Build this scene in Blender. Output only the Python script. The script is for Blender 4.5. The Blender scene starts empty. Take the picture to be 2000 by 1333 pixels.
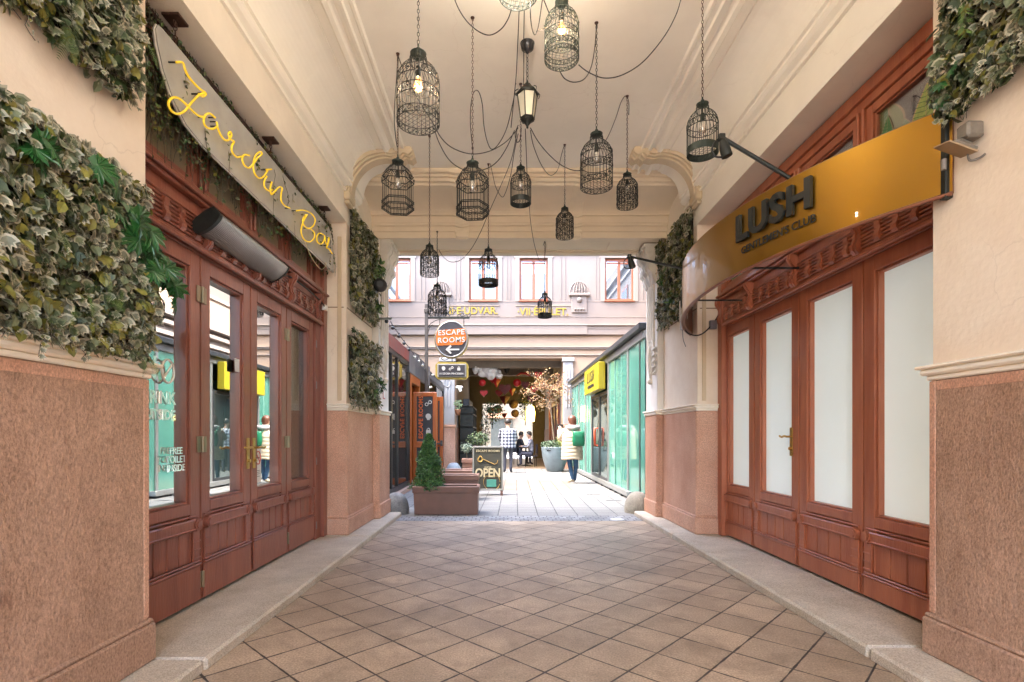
import bpy, math, random
from mathutils import Vector, Matrix
random.seed(7)
SC = bpy.context.scene
COL = SC.collection
R_ = math.radians
# ---------------------------------------------------------------- camera
FX, VX, VY, HC = 1013.0, 984.0, 851.0, 1.2       # focal length and vanishing point in photo pixels, eye height
cam_d = bpy.data.cameras.new('camera'); cam = bpy.data.objects.new('camera', cam_d); COL.objects.link(cam)
cam.location = (0, 0, HC); cam.rotation_euler = (R_(90), 0, 0)
cam_d.sensor_width = 36; cam_d.lens = FX/2000*36
cam_d.shift_x = (1000-VX)/2000; cam_d.shift_y = (VY-666.5)/2000
cam_d.clip_start = 0.05; cam_d.clip_end = 500
SC.camera = cam
# ---------------------------------------------------------------- sky, sun, exposure
w = bpy.data.worlds.new('World'); SC.world = w; w.use_nodes = True
nt = w.node_tree; nt.nodes.clear()
sky = nt.nodes.new('ShaderNodeTexSky'); sky.sky_type = 'NISHITA'; sky.sun_disc = False
SUN_EL, SUN_AZ = 62, 255
sky.sun_elevation = R_(SUN_EL); sky.sun_rotation = R_(SUN_AZ); sky.air_density = 1.0; sky.dust_density = 3.0; sky.ozone_density = 0.6
bg = nt.nodes.new('ShaderNodeBackground'); bg.inputs[1].default_value = 0.15
wo = nt.nodes.new('ShaderNodeOutputWorld'); nt.links.new(sky.outputs[0], bg.inputs[0]); nt.links.new(bg.outputs[0], wo.inputs[0])
sd = bpy.data.lights.new('sun', 'SUN'); sd.energy = 0.4; sd.angle = R_(20); sd.color = (1, .93, .82)
sun = bpy.data.objects.new('sun', sd); COL.objects.link(sun)
_a = R_(SUN_AZ); _e = R_(SUN_EL)
_dir = Vector((math.sin(_a)*math.cos(_e), math.cos(_a)*math.cos(_e), math.sin(_e)))
sun.rotation_euler = _dir.to_track_quat('Z', 'Y').to_euler()
SC.view_settings.view_transform = 'Standard'; SC.view_settings.look = 'None'; SC.view_settings.gamma = 1
SC.view_settings.exposure = 4.3
SC.render.engine = 'CYCLES'
SC.cycles.max_bounces = 12; SC.cycles.diffuse_bounces = 10; SC.cycles.glossy_bounces = 5; SC.cycles.transparent_max_bounces = 16
SC.cycles.sample_clamp_indirect = 8; SC.cycles.use_denoising = True
SC.cycles.caustics_reflective = False; SC.cycles.caustics_refractive = False

# ---------------------------------------------------------------- helpers
def P(px, py, Y):                     # photo pixel at depth Y -> point
    return Vector(((px-VX)*Y/FX, Y, HC+(VY-py)*Y/FX))
def PX(px, py, X):                    # photo pixel on the plane x = X
    Y = X*FX/(px-VX); return Vector((X, Y, HC+(VY-py)*Y/FX))
def tag(o, label=None, cat=None, group=None, kind=None):
    if label: o['label'] = label
    if cat: o['category'] = cat
    if group: o['group'] = group
    if kind: o['kind'] = kind
    return o
def thing(name, loc, label, cat, group=None, rz=0):
    o = bpy.data.objects.new(name, None); COL.objects.link(o); o.location = loc; o.rotation_euler = (0, 0, rz)
    o.empty_display_size = .1
    return tag(o, label, cat, group)

class MB:
    def __init__(s): s.v = []; s.f = []; s.m = []; s.sm = []
    def add(s, vs, fs, m=0, smooth=False):
        b = len(s.v); s.v += [tuple(v) for v in vs]
        for f in fs: s.f.append(tuple(b+i for i in f)); s.m.append(m); s.sm.append(smooth)
    def box(s, x0, x1, y0, y1, z0, z1, m=0, bev=0):
        if x0 > x1: x0, x1 = x1, x0
        if y0 > y1: y0, y1 = y1, y0
        if z0 > z1: z0, z1 = z1, z0
        if bev > 0:
            b = min(bev, (x1-x0)*.45, (y1-y0)*.45, (z1-z0)*.45)
            cx = [x0, x0+b, x1-b, x1]; cy = [y0, y0+b, y1-b, y1]; cz = [z0, z0+b, z1-b, z1]
            vs = []; idx = {}
            def V(i, j, k):
                if (i, j, k) not in idx: idx[(i, j, k)] = len(vs); vs.append((cx[i], cy[j], cz[k]))
                return idx[(i, j, k)]
            F = []
            F += [(V(0,1,1),V(0,1,2),V(0,2,2),V(0,2,1)), (V(3,1,1),V(3,2,1),V(3,2,2),V(3,1,2))]
            F += [(V(1,0,1),V(2,0,1),V(2,0,2),V(1,0,2)), (V(1,3,1),V(1,3,2),V(2,3,2),V(2,3,1))]
            F += [(V(1,1,0),V(1,2,0),V(2,2,0),V(2,1,0)), (V(1,1,3),V(2,1,3),V(2,2,3),V(1,2,3))]
            for i, ii in ((0,1),(3,2)):
                for j, jj in ((0,1),(3,2)):
                    F.append((V(i,jj,1),V(i,jj,2),V(ii,j,2),V(ii,j,1)))
                for k, kk in ((0,1),(3,2)):
                    F.append((V(i,1,kk),V(i,2,kk),V(ii,2,k),V(ii,1,k)))
            for j, jj in ((0,1),(3,2)):
                for k, kk in ((0,1),(3,2)):
                    F.append((V(1,j,kk),V(2,j,kk),V(2,jj,k),V(1,jj,k)))
            for i, ii in ((0,1),(3,2)):
                for j, jj in ((0,1),(3,2)):
                    for k, kk in ((0,1),(3,2)):
                        F.append((V(i,jj,kk),V(ii,j,kk),V(ii,jj,k)))
            s.add(vs, F, m); return
        vs = [(x0,y0,z0),(x1,y0,z0),(x1,y1,z0),(x0,y1,z0),(x0,y0,z1),(x1,y0,z1),(x1,y1,z1),(x0,y1,z1)]
        s.add(vs, [(0,3,2,1),(4,5,6,7),(0,1,5,4),(1,2,6,5),(2,3,7,6),(3,0,4,7)], m)
    def prism(s, poly, ax, a0, a1, m=0, smooth=False):    # polygon in the two other axes, extruded along ax
        n = len(poly); vs = []
        for a in (a0, a1):
            for p in poly:
                q = [0, 0, 0]; o = [i for i in range(3) if i != ax]; q[ax] = a; q[o[0]] = p[0]; q[o[1]] = p[1]; vs.append(q)
        s.add(vs, [tuple(range(n)), tuple(range(2*n-1, n-1, -1))], m)
        s.add(vs, [(i, (i+1) % n, n+(i+1) % n, n+i) for i in range(n)], m, smooth)
    def sweep(s, line, ax, a0, a1, m=0, smooth=False):    # open profile extruded
        n = len(line); vs = []
        for a in (a0, a1):
            for p in line:
                q = [0, 0, 0]; o = [i for i in range(3) if i != ax]; q[ax] = a; q[o[0]] = p[0]; q[o[1]] = p[1]; vs.append(q)
        s.add(vs, [(i, i+1, n+i+1, n+i) for i in range(n-1)], m, smooth)
    def tube(s, pts, r, n=6, m=0, closed=False, smooth=True, cap=True):
        pts = [Vector(p) for p in pts]; k = len(pts)
        if k < 2: return
        rr = r if isinstance(r, (list, tuple)) else [r]*k
        vs = []; prev = None
        for i, p in enumerate(pts):
            a = pts[(i-1) % k] if (closed or i) else p; b = pts[(i+1) % k] if (closed or i < k-1) else p
            t = (b-a); t = t.normalized() if t.length > 1e-9 else Vector((0,0,1))
            if prev is None:
                u = t.orthogonal().normalized()
            else:
                u = prev - t*prev.dot(t); u = u.normalized() if u.length > 1e-6 else t.orthogonal().normalized()
            prev = u; v = t.cross(u)
            for j in range(n):
                an = 2*math.pi*j/n; vs.append(p + (u*math.cos(an)+v*math.sin(an))*rr[i])
        fs = []
        for i in range(k if closed else k-1):
            i2 = (i+1) % k
            for j in range(n): fs.append((i*n+j, i*n+(j+1) % n, i2*n+(j+1) % n, i2*n+j))
        s.add(vs, fs, m, smooth)
        if cap and not closed:
            s.add(vs[:n], [tuple(range(n-1, -1, -1))], m); s.add(vs[-n:], [tuple(range(n))], m)
    def cyl(s, p0, p1, r, n=12, m=0): s.tube([p0, p1], r, n, m)
    def lathe(s, prof, c=(0,0,0), n=24, m=0, smooth=True, ang0=0, ang1=2*math.pi):
        full = abs(ang1-ang0-2*math.pi) < 1e-6; k = n if full else n+1; vs = []
        for r, z in prof:
            for j in range(k):
                a = ang0+(ang1-ang0)*j/n; vs.append((c[0]+r*math.cos(a), c[1]+r*math.sin(a), c[2]+z))
        fs = []
        for i in range(len(prof)-1):
            for j in range(n):
                j2 = (j+1) % k; fs.append((i*k+j, i*k+j2, (i+1)*k+j2, (i+1)*k+j))
        s.add(vs, fs, m, smooth)
    def ball(s, c, r, n=12, m=0, sz=1):
        s.lathe([(max(1e-4, r*math.sin(math.pi*i/8)), -r*sz*math.cos(math.pi*i/8)) for i in range(9)], c, n, m)
    def merge(s, o, mat=None, moff=0):
        b = len(s.v); s.v += [tuple((mat @ Vector(v)) if mat else v) for v in o.v]
        s.f += [tuple(b+i for i in f) for f in o.f]; s.m += [m+moff for m in o.m]; s.sm += o.sm
    def build(s, name, mats, parent=None, local=False):
        me = bpy.data.meshes.new(name)
        off = Vector((0,0,0))
        if parent is not None and not local:
            off = wloc(parent)
        me.from_pydata([(v[0]-off.x, v[1]-off.y, v[2]-off.z) for v in s.v], [], s.f)
        if not isinstance(mats, (list, tuple)): mats = [mats]
        for mm in mats: me.materials.append(mm)
        me.polygons.foreach_set('material_index', [min(i, len(mats)-1) for i in s.m])
        me.polygons.foreach_set('use_smooth', s.sm)
        me.update()
        o = bpy.data.objects.new(name, me); COL.objects.link(o)
        if parent is not None: o.parent = parent
        return o
def wloc(o):
    l = Vector((0,0,0))
    while o is not None: l = l + o.location; o = o.parent
    return l
def spline(pts, n=6, closed=False):
    pts = [Vector(p) for p in pts]; k = len(pts); out = []
    for i in range(k if closed else k-1):
        if closed: a, b, c, d = pts[(i-1) % k], pts[i], pts[(i+1) % k], pts[(i+2) % k]
        else: a, b, c, d = pts[max(i-1,0)], pts[i], pts[i+1], pts[min(i+2,k-1)]
        for j in range(n):
            t = j/n; out.append(.5*((2*b)+(c-a)*t+(2*a-5*b+4*c-d)*t*t+(3*b-a-3*c+d)*t*t*t))
    if not closed: out.append(pts[-1])
    return out
def text_mb(txt, size, depth=0.01, bold=0.0, spacing=1.0, align='CENTER'):
    """text in the XY plane, reading +X, up +Y, front towards +Z"""
    cu = bpy.data.curves.new('t', 'FONT'); cu.body = txt; cu.size = size; cu.extrude = depth/2; cu.offset = bold
    cu.align_x = align; cu.align_y = 'CENTER'; cu.space_character = spacing; cu.resolution_u = 3
    o = bpy.data.objects.new('t', cu); COL.objects.link(o)
    dg = bpy.context.evaluated_depsgraph_get(); dg.update()
    me = bpy.data.meshes.new_from_object(o.evaluated_get(dg))
    mb = MB(); mb.add([v.co.copy() for v in me.vertices], [tuple(p.vertices) for p in me.polygons])
    bpy.data.objects.remove(o); bpy.data.curves.remove(cu); bpy.data.meshes.remove(me)
    return mb
def frame(origin, right, up):
    r = Vector(right).normalized(); u = Vector(up).normalized(); n = r.cross(u)
    return Matrix(((r.x,u.x,n.x,origin[0]),(r.y,u.y,n.y,origin[1]),(r.z,u.z,n.z,origin[2]),(0,0,0,1)))
def chain(p0, p1, link=.03, r=.0022, wid=.009, n=7):
    """hanging chain of real links"""
    mb = MB(); p0 = Vector(p0); p1 = Vector(p1); d = p1-p0; L = d.length; d.normalize()
    k = max(2, int(L/(link*.78))); u = d.orthogonal().normalized(); v = d.cross(u)
    for i in range(k):
        c = p0+(p1-p0)*((i+.5)/k); s = u if i % 2 else v
        mb.tube([c+d*(link/2)*math.cos(2*math.pi*j/n)+s*wid/2*1.3*math.sin(2*math.pi*j/n) for j in range(n)], r, 3, 0, closed=True)
    return mb

# ---------------------------------------------------------------- materials
def nn(t, k, **kw):
    n = t.nodes.new(k)
    for a, b in kw.items(): setattr(n, a, b)
    return n
def M(name, col, rough=.6, metal=0., var=.12, scale=4., bump=0., bscale=60., spec=.5, col2=None, coat=0., stretch=None, em=None, alpha=1., detail=5, sss=0, crack=0.):
    m = bpy.data.materials.new(name); m.use_nodes = True; t = m.node_tree; b = t.nodes['Principled BSDF']
    b.inputs['Roughness'].default_value = rough; b.inputs['Metallic'].default_value = metal
    b.inputs['Specular IOR Level'].default_value = spec; b.inputs['Coat Weight'].default_value = coat
    c1 = col; c2 = col2 if col2 else tuple(min(1, c*(1+var)) for c in col)
    if not col2: c1 = tuple(c*(1-var) for c in col)
    tc = nn(t, 'ShaderNodeTexCoord'); mp = nn(t, 'ShaderNodeMapping'); t.links.new(tc.outputs['Object'], mp.inputs[0])
    if stretch: mp.inputs['Scale'].default_value = stretch
    if var > 0 or col2:
        no = nn(t, 'ShaderNodeTexNoise'); no.inputs['Scale'].default_value = scale; no.inputs['Detail'].default_value = detail
        no.inputs['Roughness'].default_value = .62
        t.links.new(mp.outputs[0], no.inputs['Vector'])
        cr = nn(t, 'ShaderNodeValToRGB'); cr.color_ramp.elements[0].position = .32; cr.color_ramp.elements[1].position = .68
        cr.color_ramp.elements[0].color = (*c1, 1); cr.color_ramp.elements[1].color = (*c2, 1)
        t.links.new(no.outputs[0], cr.inputs[0]); last = cr.outputs[0]
        if crack:      # hairline cracks and faint grey smudges
            vo = nn(t, 'ShaderNodeTexVoronoi', feature='DISTANCE_TO_EDGE'); vo.inputs['Scale'].default_value = 1.15
            wv = nn(t, 'ShaderNodeTexNoise'); wv.inputs['Scale'].default_value = 3.5; wv.inputs['Detail'].default_value = 6; t.links.new(mp.outputs[0], wv.inputs['Vector'])
            ax = nn(t, 'ShaderNodeVectorMath', operation='SCALE'); ax.inputs['Scale'].default_value = .35; t.links.new(wv.outputs['Color'], ax.inputs[0])
            av = nn(t, 'ShaderNodeVectorMath', operation='ADD'); t.links.new(mp.outputs[0], av.inputs[0]); t.links.new(ax.outputs[0], av.inputs[1]); t.links.new(av.outputs[0], vo.inputs['Vector'])
            c1_ = nn(t, 'ShaderNodeMapRange'); c1_.inputs[1].default_value = .0; c1_.inputs[2].default_value = .006; c1_.inputs[3].default_value = 1; c1_.inputs[4].default_value = 0; t.links.new(vo.outputs['Distance'], c1_.inputs[0])
            mk = nn(t, 'ShaderNodeTexNoise'); mk.inputs['Scale'].default_value = .9; mk.inputs['Detail'].default_value = 2; t.links.new(mp.outputs[0], mk.inputs['Vector'])
            c2_ = nn(t, 'ShaderNodeMapRange'); c2_.inputs[1].default_value = .52; c2_.inputs[2].default_value = .60; t.links.new(mk.outputs[0], c2_.inputs[0])
            c3_ = nn(t, 'ShaderNodeMath', operation='MULTIPLY'); t.links.new(c1_.outputs[0], c3_.inputs[0]); t.links.new(c2_.outputs[0], c3_.inputs[1])
            c4_ = nn(t, 'ShaderNodeMath', operation='MULTIPLY'); c4_.inputs[1].default_value = crack; t.links.new(c3_.outputs[0], c4_.inputs[0])
            sg = nn(t, 'ShaderNodeTexNoise'); sg.inputs['Scale'].default_value = 1.6; sg.inputs['Detail'].default_value = 10; sg.inputs['Roughness'].default_value = .75; sg.inputs['Distortion'].default_value = 1.2; t.links.new(mp.outputs[0], sg.inputs['Vector'])
            s1_ = nn(t, 'ShaderNodeMapRange'); s1_.inputs[1].default_value = .54; s1_.inputs[2].default_value = .72; s1_.inputs[4].default_value = crack*.38; t.links.new(sg.outputs[0], s1_.inputs[0])
            mx_ = nn(t, 'ShaderNodeMath', operation='MAXIMUM'); t.links.new(c4_.outputs[0], mx_.inputs[0]); t.links.new(s1_.outputs[0], mx_.inputs[1])
            mi_ = nn(t, 'ShaderNodeMix', data_type='RGBA'); t.links.new(mx_.outputs[0], mi_.inputs[0]); t.links.new(last, mi_.inputs[6]); mi_.inputs[7].default_value = (.36, .27, .19, 1); last = mi_.outputs[2]
        t.links.new(last, b.inputs['Base Color'])
        mr = nn(t, 'ShaderNodeMapRange'); mr.inputs[3].default_value = max(0, rough-.08); mr.inputs[4].default_value = min(1, rough+.08)
        t.links.new(no.outputs[0], mr.inputs[0]); t.links.new(mr.outputs[0], b.inputs['Roughness'])
    else:
        b.inputs['Base Color'].default_value = (*col, 1)
    if bump > 0:
        nb = nn(t, 'ShaderNodeTexNoise'); nb.inputs['Scale'].default_value = bscale; nb.inputs['Detail'].default_value = 4
        t.links.new(mp.outputs[0], nb.inputs['Vector'])
        bp = nn(t, 'ShaderNodeBump'); bp.inputs['Strength'].default_value = bump; bp.inputs['Distance'].default_value = .01
        t.links.new(nb.outputs[0], bp.inputs['Height']); t.links.new(bp.outputs[0], b.inputs['Normal'])
    if em:
        b.inputs['Emission Color'].default_value = (*em[0], 1); b.inputs['Emission Strength'].default_value = em[1]
    if alpha < 1: b.inputs['Alpha'].default_value = alpha
    if sss:
        b.inputs['Transmission Weight'].default_value = 0
    return m
def glass_mat(name, tint, mixf, rough=.0, body=(0.02,0.02,0.02), trans=.6, wav=.0):
    """pane: glossy reflection over a part transparent body"""
    m = bpy.data.materials.new(name); m.use_nodes = True; t = m.node_tree; t.nodes.clear()
    o = nn(t, 'ShaderNodeOutputMaterial'); g = nn(t, 'ShaderNodeBsdfGlossy'); g.inputs['Roughness'].default_value = rough
    g.inputs['Color'].default_value = (*tint, 1)
    d = nn(t, 'ShaderNodeBsdfDiffuse'); d.inputs[0].default_value = (*body, 1)
    tr = nn(t, 'ShaderNodeBsdfTransparent'); tr.inputs[0].default_value = (*[.5+.5*c for c in tint], 1)
    m1 = nn(t, 'ShaderNodeMixShader'); m1.inputs[0].default_value = trans
    t.links.new(d.outputs[0], m1.inputs[1]); t.links.new(tr.outputs[0], m1.inputs[2])
    fr = nn(t, 'ShaderNodeLayerWeight'); fr.inputs[0].default_value = .5
    mr = nn(t, 'ShaderNodeMapRange'); mr.inputs[3].default_value = mixf; mr.inputs[4].default_value = min(1, mixf+.45)
    t.links.new(fr.outputs[0], mr.inputs[0])
    m2 = nn(t, 'ShaderNodeMixShader'); t.links.new(mr.outputs[0], m2.inputs[0])
    t.links.new(m1.outputs[0], m2.inputs[1]); t.links.new(g.outputs[0], m2.inputs[2]); t.links.new(m2.outputs[0], o.inputs[0])
    if wav:
        tc = nn(t, 'ShaderNodeTexCoord'); no = nn(t, 'ShaderNodeTexNoise'); no.inputs['Scale'].default_value = 2.2; no.inputs['Detail'].default_value = 0
        bp = nn(t, 'ShaderNodeBump'); bp.inputs['Strength'].default_value = wav; bp.inputs['Distance'].default_value = .01
        t.links.new(tc.outputs['Object'], no.inputs['Vector']); t.links.new(no.outputs[0], bp.inputs['Height']); t.links.new(bp.outputs[0], g.inputs['Normal'])
    return m
def stone_mat(name, c_lo, c_hi, grain=220, bump=.5, rough=.85, blot=2.5, spot=0.0, spotcol=(.1,.07,.05), stretch=(1,1,.6)):
    """rough tooled stone: big blotches, fine grain, pitted bump"""
    m = bpy.data.materials.new(name); m.use_nodes = True; t = m.node_tree; b = t.nodes['Principled BSDF']
    b.inputs['Roughness'].default_value = rough; b.inputs['Specular IOR Level'].default_value = .3
    tc = nn(t, 'ShaderNodeTexCoord'); mp = nn(t, 'ShaderNodeMapping'); mp.inputs['Scale'].default_value = stretch; t.links.new(tc.outputs['Object'], mp.inputs[0])
    n1 = nn(t, 'ShaderNodeTexNoise'); n1.inputs['Scale'].default_value = blot; n1.inputs['Detail'].default_value = 7; n1.inputs['Roughness'].default_value = .65
    n2 = nn(t, 'ShaderNodeTexNoise'); n2.inputs['Scale'].default_value = grain; n2.inputs['Detail'].default_value = 3; n2.inputs['Roughness'].default_value = .7
    n3 = nn(t, 'ShaderNodeTexNoise'); n3.inputs['Scale'].default_value = grain*.28; n3.inputs['Detail'].default_value = 4
    for n in (n1, n2, n3): t.links.new(mp.outputs[0], n.inputs['Vector'])
    cr = nn(t, 'ShaderNodeValToRGB'); cr.color_ramp.elements[0].position = .3; cr.color_ramp.elements[1].position = .7
    cr.color_ramp.elements[0].color = (*c_lo, 1); cr.color_ramp.elements[1].color = (*c_hi, 1)
    t.links.new(n1.outputs[0], cr.inputs[0])
    mr = nn(t, 'ShaderNodeMapRange'); mr.inputs[1].default_value = .3; mr.inputs[2].default_value = .7; mr.inputs[3].default_value = .62; mr.inputs[4].default_value = 1.38
    t.links.new(n2.outputs[0], mr.inputs[0])
    mx = nn(t, 'ShaderNodeVectorMath', operation='SCALE'); t.links.new(cr.outputs[0], mx.inputs[0]); t.links.new(mr.outputs[0], mx.inputs['Scale'])
    last = mx.outputs[0]
    if spot:
        vo = nn(t, 'ShaderNodeTexNoise'); vo.inputs['Scale'].default_value = grain*.12; vo.inputs['Detail'].default_value = 2
        t.links.new(mp.outputs[0], vo.inputs['Vector'])
        c2 = nn(t, 'ShaderNodeValToRGB'); c2.color_ramp.elements[0].position = .66; c2.color_ramp.elements[1].position = .74
        t.links.new(vo.outputs[0], c2.inputs[0])
        ml = nn(t, 'ShaderNodeMath', operation='MULTIPLY'); ml.inputs[1].default_value = spot; t.links.new(c2.outputs[0], ml.inputs[0])
        mi = nn(t, 'ShaderNodeMix', data_type='RGBA'); t.links.new(ml.outputs[0], mi.inputs[0]); t.links.new(last, mi.inputs[6]); mi.inputs[7].default_value = (*spotcol, 1)
        last = mi.outputs[2]
    t.links.new(last, b.inputs['Base Color'])
    ad = nn(t, 'ShaderNodeMath', operation='ADD'); t.links.new(n2.outputs[0], ad.inputs[0]); t.links.new(n3.outputs[0], ad.inputs[1])
    bp = nn(t, 'ShaderNodeBump'); bp.inputs['Strength'].default_value = bump; bp.inputs['Distance'].default_value = .006
    t.links.new(ad.outputs[0], bp.inputs['Height']); t.links.new(bp.outputs[0], b.inputs['Normal'])
    return m
def tile_mat(name, origin, ang, sx, sy, c_lo, c_hi, grout, gw=.006, vary=.18, rough=.75, grain=150, stagger=0, edge=.5, fleck=.0, stain=.0):
    m = bpy.data.materials.new(name); m.use_nodes = True; t = m.node_tree; b = t.nodes['Principled BSDF']
    b.inputs['Specular IOR Level'].default_value = .5
    tc = nn(t, 'ShaderNodeTexCoord'); sub = nn(t, 'ShaderNodeVectorMath', operation='SUBTRACT'); sub.inputs[1].default_value = (origin[0], origin[1], 0)
    t.links.new(tc.outputs['Object'], sub.inputs[0])
    rot = nn(t, 'ShaderNodeVectorRotate'); rot.rotation_type = 'Z_AXIS'; rot.inputs['Angle'].default_value = -ang; t.links.new(sub.outputs[0], rot.inputs['Vector'])
    dv = nn(t, 'ShaderNodeVectorMath', operation='DIVIDE'); dv.inputs[1].default_value = (sx, sy, 1); t.links.new(rot.outputs[0], dv.inputs[0])
    vec = dv.outputs[0]
    if stagger:
        sp0 = nn(t, 'ShaderNodeSeparateXYZ'); t.links.new(vec, sp0.inputs[0])
        fl0 = nn(t, 'ShaderNodeMath', operation='FLOOR'); t.links.new(sp0.outputs[1], fl0.inputs[0])
        mu0 = nn(t, 'ShaderNodeMath', operation='MULTIPLY'); mu0.inputs[1].default_value = stagger; t.links.new(fl0.outputs[0], mu0.inputs[0])
        ad0 = nn(t, 'ShaderNodeMath', operation='ADD'); t.links.new(sp0.outputs[0], ad0.inputs[0]); t.links.new(mu0.outputs[0], ad0.inputs[1])
        cb0 = nn(t, 'ShaderNodeCombineXYZ'); t.links.new(ad0.outputs[0], cb0.inputs[0]); t.links.new(sp0.outputs[1], cb0.inputs[1]); vec = cb0.outputs[0]
    fl = nn(t, 'ShaderNodeVectorMath', operation='FLOOR'); t.links.new(vec, fl.inputs[0])
    fr = nn(t, 'ShaderNodeVectorMath', operation='FRACTION'); t.links.new(vec, fr.inputs[0])
    wn = nn(t, 'ShaderNodeTexWhiteNoise'); wn.noise_dimensions = '2D'; t.links.new(fl.outputs[0], wn.inputs['Vector'])
    s = nn(t, 'ShaderNodeSeparateXYZ'); t.links.new(fr.outputs[0], s.inputs[0])
    ds = []
    for i, sz in ((0, sx), (1, sy)):      # distance to the nearest joint in metres
        a = nn(t, 'ShaderNodeMath', operation='SUBTRACT'); a.inputs[1].default_value = .5; t.links.new(s.outputs[i], a.inputs[0])
        c = nn(t, 'ShaderNodeMath', operation='ABSOLUTE'); t.links.new(a.outputs[0], c.inputs[0])
        d = nn(t, 'ShaderNodeMath', operation='SUBTRACT'); d.inputs[0].default_value = .5; t.links.new(c.outputs[0], d.inputs[1])
        e = nn(t, 'ShaderNodeMath', operation='MULTIPLY'); e.inputs[1].default_value = sz; t.links.new(d.outputs[0], e.inputs[0]); ds.append(e)
    mn = nn(t, 'ShaderNodeMath', operation='MINIMUM'); t.links.new(ds[0].outputs[0], mn.inputs[0]); t.links.new(ds[1].outputs[0], mn.inputs[1])
    wob = nn(t, 'ShaderNodeTexNoise'); wob.inputs['Scale'].default_value = 9; t.links.new(tc.outputs['Object'], wob.inputs['Vector'])
    gwv = nn(t, 'ShaderNodeMapRange'); gwv.inputs[1].default_value = .3; gwv.inputs[2].default_value = .7; gwv.inputs[3].default_value = gw*.25; gwv.inputs[4].default_value = gw*.85
    t.links.new(wob.outputs[0], gwv.inputs[0])
    gm = nn(t, 'ShaderNodeMapRange', interpolation_type='SMOOTHSTEP'); t.links.new(mn.outputs[0], gm.inputs[0]); t.links.new(gwv.outputs[0], gm.inputs[1])
    ga = nn(t, 'ShaderNodeMath', operation='ADD'); ga.inputs[1].default_value = .0025; t.links.new(gwv.outputs[0], ga.inputs[0]); t.links.new(ga.outputs[0], gm.inputs[2])
    n1 = nn(t, 'ShaderNodeTexNoise'); n1.inputs['Scale'].default_value = 1.3; n1.inputs['Detail'].default_value = 6; n1.inputs['Roughness'].default_value = .7
    n2 = nn(t, 'ShaderNodeTexNoise'); n2.inputs['Scale'].default_value = grain; n2.inputs['Detail'].default_value = 3; n2.inputs['Roughness'].default_value = .75
    for n in (n1, n2): t.links.new(tc.outputs['Object'], n.inputs['Vector'])
    cr = nn(t, 'ShaderNodeValToRGB'); cr.color_ramp.elements[0].position = .3; cr.color_ramp.elements[1].position = .7
    cr.color_ramp.elements[0].color = (*c_lo, 1); cr.color_ramp.elements[1].color = (*c_hi, 1); t.links.new(n1.outputs[0], cr.inputs[0])
    v1 = nn(t, 'ShaderNodeMapRange'); v1.inputs[3].default_value = 1-vary; v1.inputs[4].default_value = 1+vary; t.links.new(wn.outputs[0], v1.inputs[0])
    v2 = nn(t, 'ShaderNodeMapRange'); v2.inputs[1].default_value = .3; v2.inputs[2].default_value = .7; v2.inputs[3].default_value = .55; v2.inputs[4].default_value = 1.45; t.links.new(n2.outputs[0], v2.inputs[0])
    ml = nn(t, 'ShaderNodeMath', operation='MULTIPLY'); t.links.new(v1.outputs[0], ml.inputs[0]); t.links.new(v2.outputs[0], ml.inputs[1])
    # worn edges of each tile a touch lighter or darker
    sc = nn(t, 'ShaderNodeVectorMath', operation='SCALE'); t.links.new(cr.outputs[0], sc.inputs[0]); t.links.new(ml.outputs[0], sc.inputs['Scale'])
    last = sc.outputs[0]
    if stain:       # trodden dirt and spill marks of their own shape
        ns = nn(t, 'ShaderNodeTexNoise'); ns.inputs['Scale'].default_value = 2.7; ns.inputs['Detail'].default_value = 9; ns.inputs['Roughness'].default_value = .68; ns.inputs['Distortion'].default_value = .6
        t.links.new(tc.outputs['Object'], ns.inputs['Vector'])
        rs = nn(t, 'ShaderNodeValToRGB'); rs.color_ramp.elements[0].position = .50; rs.color_ramp.elements[1].position = .68; t.links.new(ns.outputs[0], rs.inputs[0])
        sm = nn(t, 'ShaderNodeMath', operation='MULTIPLY'); sm.inputs[1].default_value = stain; t.links.new(rs.outputs[0], sm.inputs[0])
        ms_ = nn(t, 'ShaderNodeMix', data_type='RGBA'); t.links.new(sm.outputs[0], ms_.inputs[0]); t.links.new(last, ms_.inputs[6]); ms_.inputs[7].default_value = (.155, .11, .075, 1); last = ms_.outputs[2]
    if fleck:
        fk = nn(t, 'ShaderNodeTexVoronoi'); fk.inputs['Scale'].default_value = 1.1; t.links.new(tc.outputs['Object'], fk.inputs['Vector'])
        fr2 = nn(t, 'ShaderNodeMath', operation='LESS_THAN'); fr2.inputs[1].default_value = fleck; t.links.new(fk.outputs['Distance'], fr2.inputs[0])
        mf = nn(t, 'ShaderNodeMix', data_type='RGBA'); t.links.new(fr2.outputs[0], mf.inputs[0]); t.links.new(last, mf.inputs[6]); mf.inputs[7].default_value = (.5, .42, .33, 1); last = mf.outputs[2]
    mi = nn(t, 'ShaderNodeMix', data_type='RGBA'); t.links.new(gm.outputs[0], mi.inputs[0]); mi.inputs[6].default_value = (*grout, 1); t.links.new(last, mi.inputs[7])
    t.links.new(mi.outputs[2], b.inputs['Base Color'])
    rr = nn(t, 'ShaderNodeMapRange'); rr.inputs[3].default_value = rough-.15; rr.inputs[4].default_value = rough+.12; t.links.new(n1.outputs[0], rr.inputs[0]); t.links.new(rr.outputs[0], b.inputs['Roughness'])
    hh = nn(t, 'ShaderNodeMath', operation='MULTIPLY'); hh.inputs[1].default_value = .18; t.links.new(n2.outputs[0], hh.inputs[0])
    h2 = nn(t, 'ShaderNodeMath', operation='ADD'); t.links.new(gm.outputs[0], h2.inputs[0]); t.links.new(hh.outputs[0], h2.inputs[1])
    h3 = nn(t, 'ShaderNodeMath', operation='MULTIPLY'); h3.inputs[1].default_value = .5; t.links.new(wn.outputs[0], h3.inputs[0])
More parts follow.
